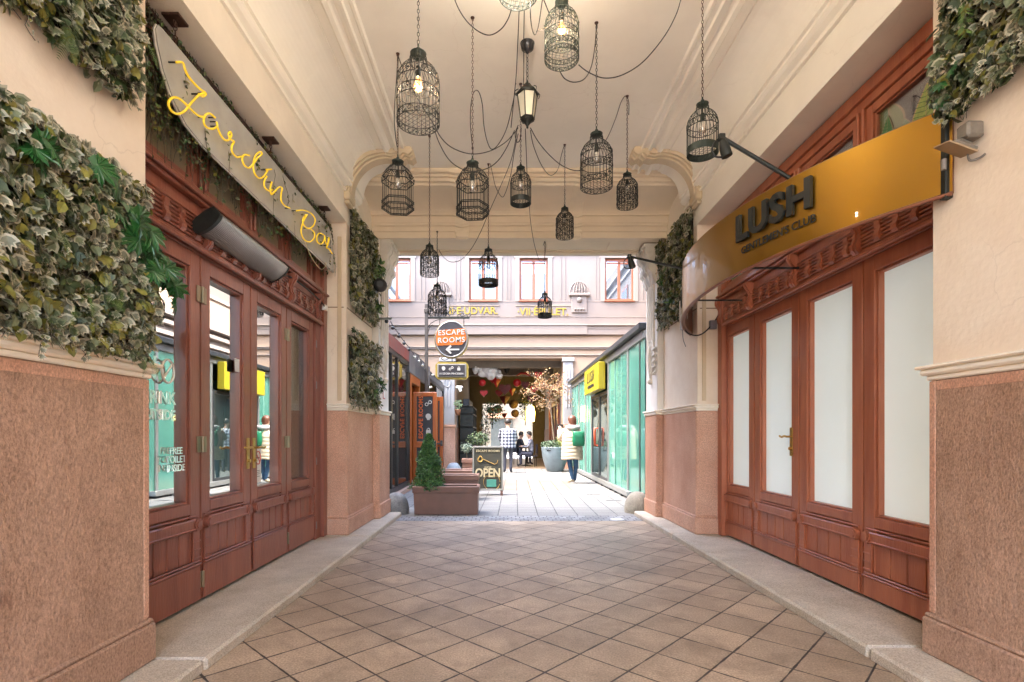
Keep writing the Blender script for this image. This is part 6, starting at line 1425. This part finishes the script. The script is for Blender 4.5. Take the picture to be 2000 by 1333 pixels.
# yellow lit lamp and plants inside
YL = thing('yellow_lamp', P(1036,812,23), 'glowing yellow lamp on the right side of the second passage', 'lamp')
c = P(1036,806,23); mb = MB(); mb.lathe([(.001,-.42),(.17,-.40),(.20,.0),(.15,.25),(.03,.3),(.001,.3)], c, 14); mb.build('shade', M('yellow_lamp_shade', (.8,.55,.08), .5, var=.1, em=((1,.62,.10), 2.2)), YL)
mb = MB(); mb.cyl(c+Vector((0,0,.3)), Vector((c.x,c.y,2.9)), .012, 5); mb.build('cord', cablem, YL)
def bush(name, c, rx, rz_, n, s, mats, label, seed, trail=False):
    T = thing(name, (c.x, c.y, max(0, c.z-rz_)), label, 'plant', None); mb = MB(); rnd = random.Random(seed)
    for k in range(n):
        v = Vector((rnd.gauss(0,1), rnd.gauss(0,1), rnd.gauss(0,1))).normalized()*rnd.random()**.4; o = c+Vector((v.x*rx, v.y*rx*.7, v.z*rz_))
        simple_leaf(mb, o, v+Vector((rnd.gauss(0,.5),-.4,rnd.gauss(0,.5))), Vector((rnd.gauss(0,1), rnd.gauss(0,1), rnd.gauss(.3,1))), s*rnd.uniform(.7,1.3), rnd.randrange(len(mats)), .3)
    mb.build('foliage', mats, T)
    st = MB(); st.tube([Vector((c.x, c.y, c.z-rz_*1.25)), c], .02, 5); st.build('stem', lf_brown, T)
gset = [M('hedge_green', (.05,.09,.03), .6, var=.3), M('hedge_dark', (.02,.04,.015), .6), M('hedge_light', (.12,.16,.06), .6)]
bush('climbing_plant', P(962,805,21.0), .5, .55, 500, .08, gset, 'loose climbing plant along the left side of the second passage', 1)
bush('low_hedge', P(935,860,17.9), .45, .30, 700, .06, gset, 'low green hedge bush behind the open A-board and olive topiary', 2)
bush('hanging_plant', P(1026,790,23), .35, .75, 400, .08, gset, 'hanging plant on the right side, beside the yellow lamp', 3)
bush('dried_garland', P(948,835,20.2), .22, .75, 300, .08, [dkleaf, gset[1], M('pale_dried', (.5,.45,.35), .7)], 'tall dark dried garland standing at the left passage wall', 4)
pc = P(894, 806, 18.2); WP = thing('wall_pot', pc, 'small terracotta wall pot with trailing plant by the left jamb', 'plant pot')
mb = MB(); mb.lathe([(.001,-.1),(.06,-.1),(.11,.08),(.12,.1),(.10,.1)], pc, 12); mb.build('pot', M('terracotta', (.45,.20,.11), .7), WP)
mb = MB(); rnd = random.Random(5)
for k in range(60): simple_leaf(mb, pc+Vector((rnd.gauss(0,.07), rnd.gauss(0,.05), .1+rnd.random()*.3)), Vector((0,-1,.3)), Vector((rnd.gauss(0,1),0,1)), .07, 0, .3)
mb.build('foliage', gset, WP)
WLp = thing('wall_lamp', P(897,757,18.4), 'small white bracket wall lamp on the left jamb pilaster', 'lamp')
c = P(897,757,18.4); mb = MB(); mb.box(c.x-.12, c.x+.12, c.y, c.y+.14, c.z-.03, c.z+.05, bev=.02); mb.cyl(c, c+Vector((.05,0,-.14)), .05, 10); mb.build('body', white, WLp)
RK = thing('dark_rack', P(915,850,20.5), 'tall dark iron rack against the left wall of the second passage', 'rack')
mb = MB(); xk = OX0+.1
for y in (19.8, 20.6, 21.4, 22.2): mb.box(xk, xk+.5, y, y+.06, 0, 2.3)
for z in (.5,1.0,1.5,2.0,2.28): mb.box(xk, xk+.5, 19.8, 22.2, z, z+.04)
mb.build('shelves', blackm, RK)
mb = MB(); rnd = random.Random(3)
for z in (.54,1.04,1.54):
    for k in range(8): mb.lathe([(.001,0),(.05,0),(.05,.2),(.02,.28),(.02,.34),(.001,.34)], (xk+.2+.2*(k%2), 19.95+k*.27, z), 8, k % 2)
mb.build('bottles', [M('bottle_dark', (.03,.05,.02), .2), M('bottle_pale', (.45,.42,.35), .3)], RK)
mb = MB(); mb.box(xk+.1, xk+.35, 19.75, 22.0, 2.32, 2.6, bev=.02); mb.build('crate', darkfr, RK)

# ================================================================ PEOPLE
skinm = M('skin', (.50,.29,.20), .5, var=.06, scale=20)
def skin_body(name, nodes, edges, mats, parent, sub=2, regions=None):
    names = list(nodes); idx = {n: i for i, n in enumerate(names)}
    me = bpy.data.meshes.new('tmp'); me.from_pydata([nodes[n][:3] for n in names], [(idx[a], idx[b]) for a, b in edges], []); me.update()
    o = bpy.data.objects.new('tmp', me); COL.objects.link(o)
    md = o.modifiers.new('s', 'SKIN'); sv = me.skin_vertices[0].data if me.skin_vertices else None
    if sv is None:
        bpy.context.view_layer.objects.active = o; sv = me.skin_vertices[0].data
    for n in names:
        r = nodes[n][3]; r = r if isinstance(r, tuple) else (r, r); sv[idx[n]].radius = r; sv[idx[n]].use_root = False
    sv[0].use_root = True; md.use_smooth_shade = True
    ss = o.modifiers.new('b', 'SUBSURF'); ss.levels = sub; ss.render_levels = sub
    dg = bpy.context.evaluated_depsgraph_get(); dg.update(); m2 = bpy.data.meshes.new_from_object(o.evaluated_get(dg))
    mb = MB(); mb.add([v.co.copy() for v in m2.vertices], [tuple(p.vertices) for p in m2.polygons], 0, True)
    if regions:
        segs = [(Vector(nodes[a][:3]), Vector(nodes[b][:3]), regions.get((a, b), regions.get(b, 0))) for a, b in edges]
        off = len(mb.f)-len(m2.polygons)
        for i, p in enumerate(m2.polygons):
            best = 1e9; bm_ = 0
            for A, B_, r in segs:
                d = B_-A; t = max(0, min(1, (p.center-A).dot(d)/max(1e-9, d.length_squared))); q = (A+d*t-p.center).length
                if q < best: best = q; bm_ = r
            mb.m[off+i] = bm_
    bpy.data.objects.remove(o); bpy.data.meshes.remove(me); bpy.data.meshes.remove(m2)
    return mb.build(name, mats, parent, True)
def human(T, J, mats, shirt=1, trousers=2, shoes=3, skin=0, thick=1.0):
    """J: joint positions (local). continuous body with fingers; regions coloured by clothing"""
    n = {}
    def s(k, r): n[k] = (*J[k], r if isinstance(r, tuple) else r*thick)
    s('pelvis', .125); s('waist', .115); s('chest', .135); s('neckb', .075); s('neck', .052); s('jaw', .068); s('head', .092); s('crown', .072)
    for a in ('L', 'R'):
        s('sh'+a, .062); s('el'+a, .045); s('wr'+a, .030); s('hip'+a, .095); s('kn'+a, .062); s('an'+a, .042); s('toe'+a, .036)
        w_, e_ = Vector(J['wr'+a]), Vector(J['el'+a]); d = (w_-e_).normalized(); sd_ = d.cross(Vector((0,0,1))); sd_ = sd_.normalized() if sd_.length > .1 else Vector((1,0,0))
        n['palm'+a] = (*(w_+d*.07), .026)
        for k in range(4):
            b = w_+d*.10+sd_*(k-1.5)*.020; n['f%d%s' % (k, a)] = (*b, .010); n['g%d%s' % (k, a)] = (*(b+d*(.045+.012*(1-abs(k-1.5)))-Vector((0,0,.018))), .008)
        n['t0'+a] = (*(w_+d*.045+sd_*.042), .011); n['t1'+a] = (*(w_+d*.085+sd_*.062), .009)
    E = [('pelvis','waist'),('waist','chest'),('chest','neckb'),('neckb','neck'),('neck','jaw'),('jaw','head'),('head','crown')]
    for a in ('L','R'):
        E += [('chest','sh'+a),('sh'+a,'el'+a),('el'+a,'wr'+a),('wr'+a,'palm'+a),('pelvis','hip'+a),('hip'+a,'kn'+a),('kn'+a,'an'+a),('an'+a,'toe'+a),('palm'+a,'t0'+a),('t0'+a,'t1'+a)]
        for k in range(4): E += [('palm'+a,'f%d%s' % (k,a)),('f%d%s' % (k,a),'g%d%s' % (k,a))]
    reg = {}
    for a, b in E:
        r = skin
        if b in ('waist','chest','neckb') or b[:2] in ('sh','el','wr') : r = shirt
        if b[:3] in ('hip',) or b[:2] in ('kn','an'): r = trousers
        if b[:3] == 'toe': r = shoes
        reg[(a,b)] = r
    return skin_body('body', n, E, mats, T, 2, reg)
def head_extras(T, c, yaw, hairm, length=.0, cap=True, bun=None):
    """hair shell, nose, ears and eyes; yaw = facing direction angle (0 = +Y away from the camera)"""
    c = Vector(c); f = Vector((math.sin(yaw), math.cos(yaw), 0)); r = Vector((f.y, -f.x, 0))
    fm = MB()
    fm.tube([c+f*.085+Vector((0,0,.02)), c+f*.118-Vector((0,0,.012)), c+f*.09-Vector((0,0,.02))], [.008,.014,.008], 6)
    for s_ in (-1, 1): fm.tube([c+r*s_*.088+Vector((0,0,.025)), c+r*s_*.100, c+r*s_*.086-Vector((0,0,.03))], [.008,.014,.008], 6)
    fm.build('face', skinm, T, True)
    em_ = MB()
    for s_ in (-1, 1): em_.ball(c+f*.083+r*s_*.032+Vector((0,0,.015)), .010, 6)
    em_.build('eyes', blackm, T, True)
    mo = MB(); mo.tube([c+f*.088-r*.024-Vector((0,0,.048)), c+f*.094-Vector((0,0,.050)), c+f*.088+r*.024-Vector((0,0,.048))], .005, 5); mo.build('mouth', M('lips_'+T.name, (.40,.13,.10), .5), T, True)
    h = MB(); N = 18; vs = []; rows = 9
    for i in range(rows):
        t = i/(rows-1)
        for j in range(N):
            a = 2*math.pi*j/N; back = (1-math.cos(a))/2
            ph = t*(1.15+back*.95); rr = .108*math.sin(min(ph, math.pi/2+.25))**.9 if ph < math.pi/2 else .108*(1-.10*(ph-math.pi/2))
            z = .108*1.15*math.cos(ph) if ph < math.pi/2 else -.075*(ph-math.pi/2)-length*back*max(0, t-.6)/.4
            d = f*math.cos(a)+r*math.sin(a); vs.append(c+d*(rr*(1.0+.04*math.sin(a*9+i)))+Vector((0,0,z+.028)))
    h.add(vs, [(i*N+j, i*N+(j+1) % N, (i+1)*N+(j+1) % N, (i+1)*N+j) for i in range(rows-1) for j in range(N)], 0, True)
    if bun: h.ball(c+Vector(bun), .05, 10)
    h.build('hair', hairm, T, True)
# ---- woman in the cream puffer coat, back to us, taking a picture to the left
YW = 13.0; xw = pxx(1117, YW)
WM = thing('person', (xw, YW, 0), 'person in long cream puffer coat and jeans standing with back turned, photographing', 'person')
coatm = M('cream_quilted_nylon', (.48,.41,.31), .45, var=.08, scale=12, coat=.1); jeans = M('blue_denim', (.03,.085,.18), .8, var=.3, scale=20); shoem = M('beige_trainers', (.40,.33,.22), .6); hairb = M('auburn_hair', (.10,.032,.014), .5, var=.35, scale=40, stretch=(8,8,1))
J = dict(pelvis=(.0,0,.88), waist=(.0,0,1.02), chest=(.0,0,1.24), neckb=(.01,.0,1.38), neck=(.015,.01,1.43), jaw=(.01,.035,1.49), head=(.01,.03,1.55), crown=(.01,.02,1.60),
 shL=(-.16,.0,1.33), elL=(-.27,.13,1.14), wrL=(-.27,.27,1.34), shR=(.17,.0,1.33), elR=(.16,.22,1.14), wrR=(-.02,.32,1.30),
 hipL=(-.09,0,.84), knL=(-.05,.0,.46), anL=(.02,.01,.09), toeL=(-.10,.03,.035), hipR=(.09,0,.84), knR=(.10,.02,.46), anR=(.09,.10,.09), toeR=(.05,.22,.035))
human(WM, J, [skinm, coatm, jeans, shoem])
mb = MB(); vs = []; rows = 60; N = 32
for i in range(rows+1):
    t = i/rows; z = 1.40-t*.80
    base = .10+.13*min(1, t*4.5)**.7+.04*t; puff = .013*abs(math.sin(math.pi*(t*.80/.092)))**.6 if t > .06 else 0
    rx_, ry_ = base+puff, (base*.78+puff)
    if t > .97: rx_ *= .95; ry_ *= .95
    for j in range(N): a = 2*math.pi*j/N; vs.append((rx_*math.cos(a)+.005, ry_*math.sin(a), z+.012*math.sin(3*a)*t))
mb.add(vs, [(i*N+j, (i+1)*N+j, (i+1)*N+(j+1) % N, i*N+(j+1) % N) for i in range(rows) for j in range(N)], 0, True)
for A in ('L','R'):
    pts = []; rr = []
    P0, P1, P2 = Vector(J['sh'+A]), Vector(J['el'+A]), Vector(J['wr'+A])
    for k in range(25):
        t = k/24; p = P0.lerp(P1, t/.5) if t < .5 else P1.lerp(P2, (t-.5)/.5); pts.append(p); rr.append((.082-.026*t)+.013*abs(math.sin(math.pi*t*7)))
    mb.tube(pts, rr, 12)
mb.build('coat', coatm, WM, True)
hd = MB(); hd.tube([(-.13,.02,1.40),(-.10,-.10,1.40),(.02,-.16,1.385),(.14,-.09,1.40),(.15,.03,1.40),(.10,.10,1.39),(-.08,.11,1.39)], [.045,.06,.075,.06,.045,.04,.04], 10, closed=True); hd.build('hood', M('pale_lilac_hood', (.40,.36,.36), .6), WM, True)
head_extras(WM, (.01,.03,1.56), -.45, hairb, .10)
BP = thing('backpack', (xw+.12, YW-.22, 1.0), 'bright green rounded backpack worn over the cream coat', 'backpack')
gbp = M('emerald_nylon', (.004,.14,.065), .45, var=.15, scale=8)
mb = MB(); vs = []; N = 20; rows = 12
for i in range(rows+1):
    t = i/rows; z = 1.30-t*.36; wdt = .165*(1-.15*(1-t)-.55*max(0, t-.6)**1.6*1.4); dp = .075*math.sin(math.pi*(.12+.80*t))**.5
    for j in range(N): a = 2*math.pi*j/N; cx_ = abs(math.cos(a))**.6*math.copysign(1, math.cos(a)); vs.append((xw+.13+wdt*cx_, YW-.27+dp*math.sin(a), z))
mb.add(vs, [(i*N+j, (i+1)*N+j, (i+1)*N+(j+1) % N, i*N+(j+1) % N) for i in range(rows) for j in range(N)]+[tuple(range(N)), tuple(range(rows*N+N-1, rows*N-1, -1))], 0, True); mb.build('bag', gbp, BP)
mb = MB(); mb.tube([(xw-.03,YW-.345,1.22),(xw+.13,YW-.365,1.20),(xw+.29,YW-.345,1.22)], .006, 5); mb.tube(spline([(xw-.0,YW-.22,1.29),(xw-.06,YW-.05,1.42),(xw-.08,YW+.14,1.30)], 5), .014, 5); mb.tube(spline([(xw+.22,YW-.22,1.29),(xw+.19,YW-.03,1.42),(xw+.17,YW+.14,1.30)], 5), .014, 5); mb.build('strap', M('dark_green_strap', (.004,.10,.05), .5), BP)
PH = thing('phone', (xw-.27, YW+.36, 1.42), 'dark phone held up by the person in cream coat', 'phone')
mb = MB(); mb.box(xw-.33, xw-.17, YW+.355, YW+.365, 1.40, 1.485, bev=.003); mb.build('phone_body', blackm, PH)
# ---- person in checked shirt, far
chk = bpy.data.materials.new('checked_flannel'); chk.use_nodes = True; t = chk.node_tree; b = t.nodes['Principled BSDF']; b.inputs['Roughness'].default_value = .85
tc = nn(t, 'ShaderNodeTexCoord'); sp_ = nn(t, 'ShaderNodeSeparateXYZ'); t.links.new(tc.outputs['Object'], sp_.inputs[0]); ms = []
for i in (0, 2):
    a = nn(t, 'ShaderNodeMath', operation='MULTIPLY'); a.inputs[1].default_value = 9.5; t.links.new(sp_.outputs[i], a.inputs[0]); c_ = nn(t, 'ShaderNodeMath', operation='FRACT'); t.links.new(a.outputs[0], c_.inputs[0])
    g_ = nn(t, 'ShaderNodeMath', operation='GREATER_THAN'); g_.inputs[1].default_value = .5; t.links.new(c_.outputs[0], g_.inputs[0]); ms.append(g_)
ad = nn(t, 'ShaderNodeMath', operation='ADD'); t.links.new(ms[0].outputs[0], ad.inputs[0]); t.links.new(ms[1].outputs[0], ad.inputs[1]); dv = nn(t, 'ShaderNodeMath', operation='DIVIDE'); dv.inputs[1].default_value = 2; t.links.new(ad.outputs[0], dv.inputs[0])
cr = nn(t, 'ShaderNodeValToRGB'); cr.color_ramp.elements[0].color = (.62,.62,.66,1); cr.color_ramp.elements[1].color = (.02,.022,.035,1); cr.color_ramp.elements.new(.5).color = (.20,.21,.27,1); t.links.new(dv.outputs[0], cr.inputs[0]); t.links.new(cr.outputs[0], b.inputs['Base Color'])
darktr = M('dark_trousers', (.05,.05,.07), .8); darksh = M('dark_shoes', (.02,.02,.025), .5); hairk = M('dark_hair', (.02,.014,.01), .5)
YM = 16.6; xm2 = pxx(992, YM)
PM = thing('person', (xm2, YM, 0), 'person in black and white checked shirt standing with back turned at the second passage', 'person')
J = dict(pelvis=(0,0,.90), waist=(0,0,1.05), chest=(0,0,1.28), neckb=(0,.0,1.42), neck=(0,.01,1.47), jaw=(0,.04,1.52), head=(0,.04,1.59), crown=(0,.03,1.65),
 shL=(-.19,0,1.38), elL=(-.27,.05,1.10), wrL=(-.18,.20,.98), shR=(.19,0,1.38), elR=(.27,.05,1.10), wrR=(.18,.20,.98),
 hipL=(-.09,0,.86), knL=(-.10,.03,.48), anL=(-.10,0,.09), toeL=(-.12,.13,.035), hipR=(.09,0,.86), knR=(.10,.02,.48), anR=(.09,-.02,.09), toeR=(.12,.11,.035))
human(PM, J, [skinm, chk, darktr, darksh], thick=1.05)
mb = MB(); vs = []; N = 24; rows = 10
for i in range(rows+1):
    t_ = i/rows; z = 1.42-t_*.62; rx_ = .10+.13*min(1, t_*5)**.6+.02*t_; ry_ = rx_*.66
    for j in range(N): a = 2*math.pi*j/N; vs.append((rx_*math.cos(a), ry_*math.sin(a), z))
mb.add(vs, [(i*N+j, (i+1)*N+j, (i+1)*N+(j+1) % N, i*N+(j+1) % N) for i in range(rows) for j in range(N)], 0, True)
for A in ('L','R'): mb.tube([J['sh'+A], J['el'+A], Vector(J['el'+A]).lerp(Vector(J['wr'+A]), .9)], [.078,.062,.050], 12)
mb.build('shirt', chk, PM, True); head_extras(PM, (0,.04,1.60), .1, hairk, .0)
# ---- two seated guests and their table further in
def seated(px, Y, label, shirtm, trm, hair, yaw):
    x = pxx(px, Y); T = thing('person', (x, Y, 0), label, 'person', rz=-yaw)
    J = dict(pelvis=(0,0,.50), waist=(0,.01,.66), chest=(0,.03,.90), neckb=(0,.05,1.04), neck=(0,.06,1.09), jaw=(0,.09,1.14), head=(0,.09,1.21), crown=(0,.08,1.27),
     shL=(-.18,.03,1.0), elL=(-.24,.10,.76), wrL=(-.16,.32,.78), shR=(.18,.03,1.0), elR=(.24,.10,.76), wrR=(.16,.32,.78),
     hipL=(-.09,.02,.49), knL=(-.12,.42,.50), anL=(-.12,.40,.09), toeL=(-.13,.53,.035), hipR=(.09,.02,.49), knR=(.12,.42,.50), anR=(.12,.44,.09), toeR=(.13,.57,.035))
    human(T, J, [skinm, shirtm, trm, darksh], thick=1.08); head_extras(T, (0,.09,1.22), 0, hair, .02)
    c = thing('cafe_chair', (x, Y, 0), 'dark cafe chair under the %s' % ('striped top guest' if px > 1025 else 'dark jacket guest'), 'chair', 'dark cafe chairs in the second passage', rz=-yaw)
    for a, b in ((-.18,-.16),(.18,-.16),(-.18,.2),(.18,.2)): q = MB(); q.tube([(a,b,.0),(a,b,.40)], .014, 6); q.build('leg', blackm, c, True)
    q = MB(); q.box(-.22,.22,-.2,.24,.39,.42,bev=.01); q.build('seat', darktr, c, True); q = MB(); q.box(-.21,.21,-.23,-.20,.52,.86,bev=.01); q.tube([(-.19,-.2,.4),(-.19,-.22,.86)], .012, 6); q.tube([(.19,-.2,.4),(.19,-.22,.86)], .012, 6); q.build('backrest', darktr, c, True)
strp = M('grey_striped_knit', (.10,.11,.14), .85, scale=3, col2=(.42,.42,.46), stretch=(.5,.5,9), detail=1)
seated(1038, 20.0, 'seated person in grey striped top facing left in the second passage', strp, darktr, hairk, -1.35)
seated(1014, 21.2, 'seated person in dark jacket facing right behind the striped guest', M('black_jacket', (.025,.025,.03), .6), darktr, hairk, 1.2)
CTb = thing('cafe_table', (pxx(1027,20.6), 20.6, 0), 'small dark round cafe table between the two seated guests', 'table'); xt_ = pxx(1027,20.6)
mb = MB(); mb.lathe([(.001,.70),(.33,.70),(.33,.73),(.001,.73)], (xt_,20.6,0), 20); mb.build('tabletop', blackm, CTb)
mb = MB(); mb.tube([(xt_,20.6,.02),(xt_,20.6,.70)], .03, 8); mb.lathe([(.22,.0),(.22,.02),(.03,.05)], (xt_,20.6,0), 14); mb.build('pedestal', blackm, CTb)
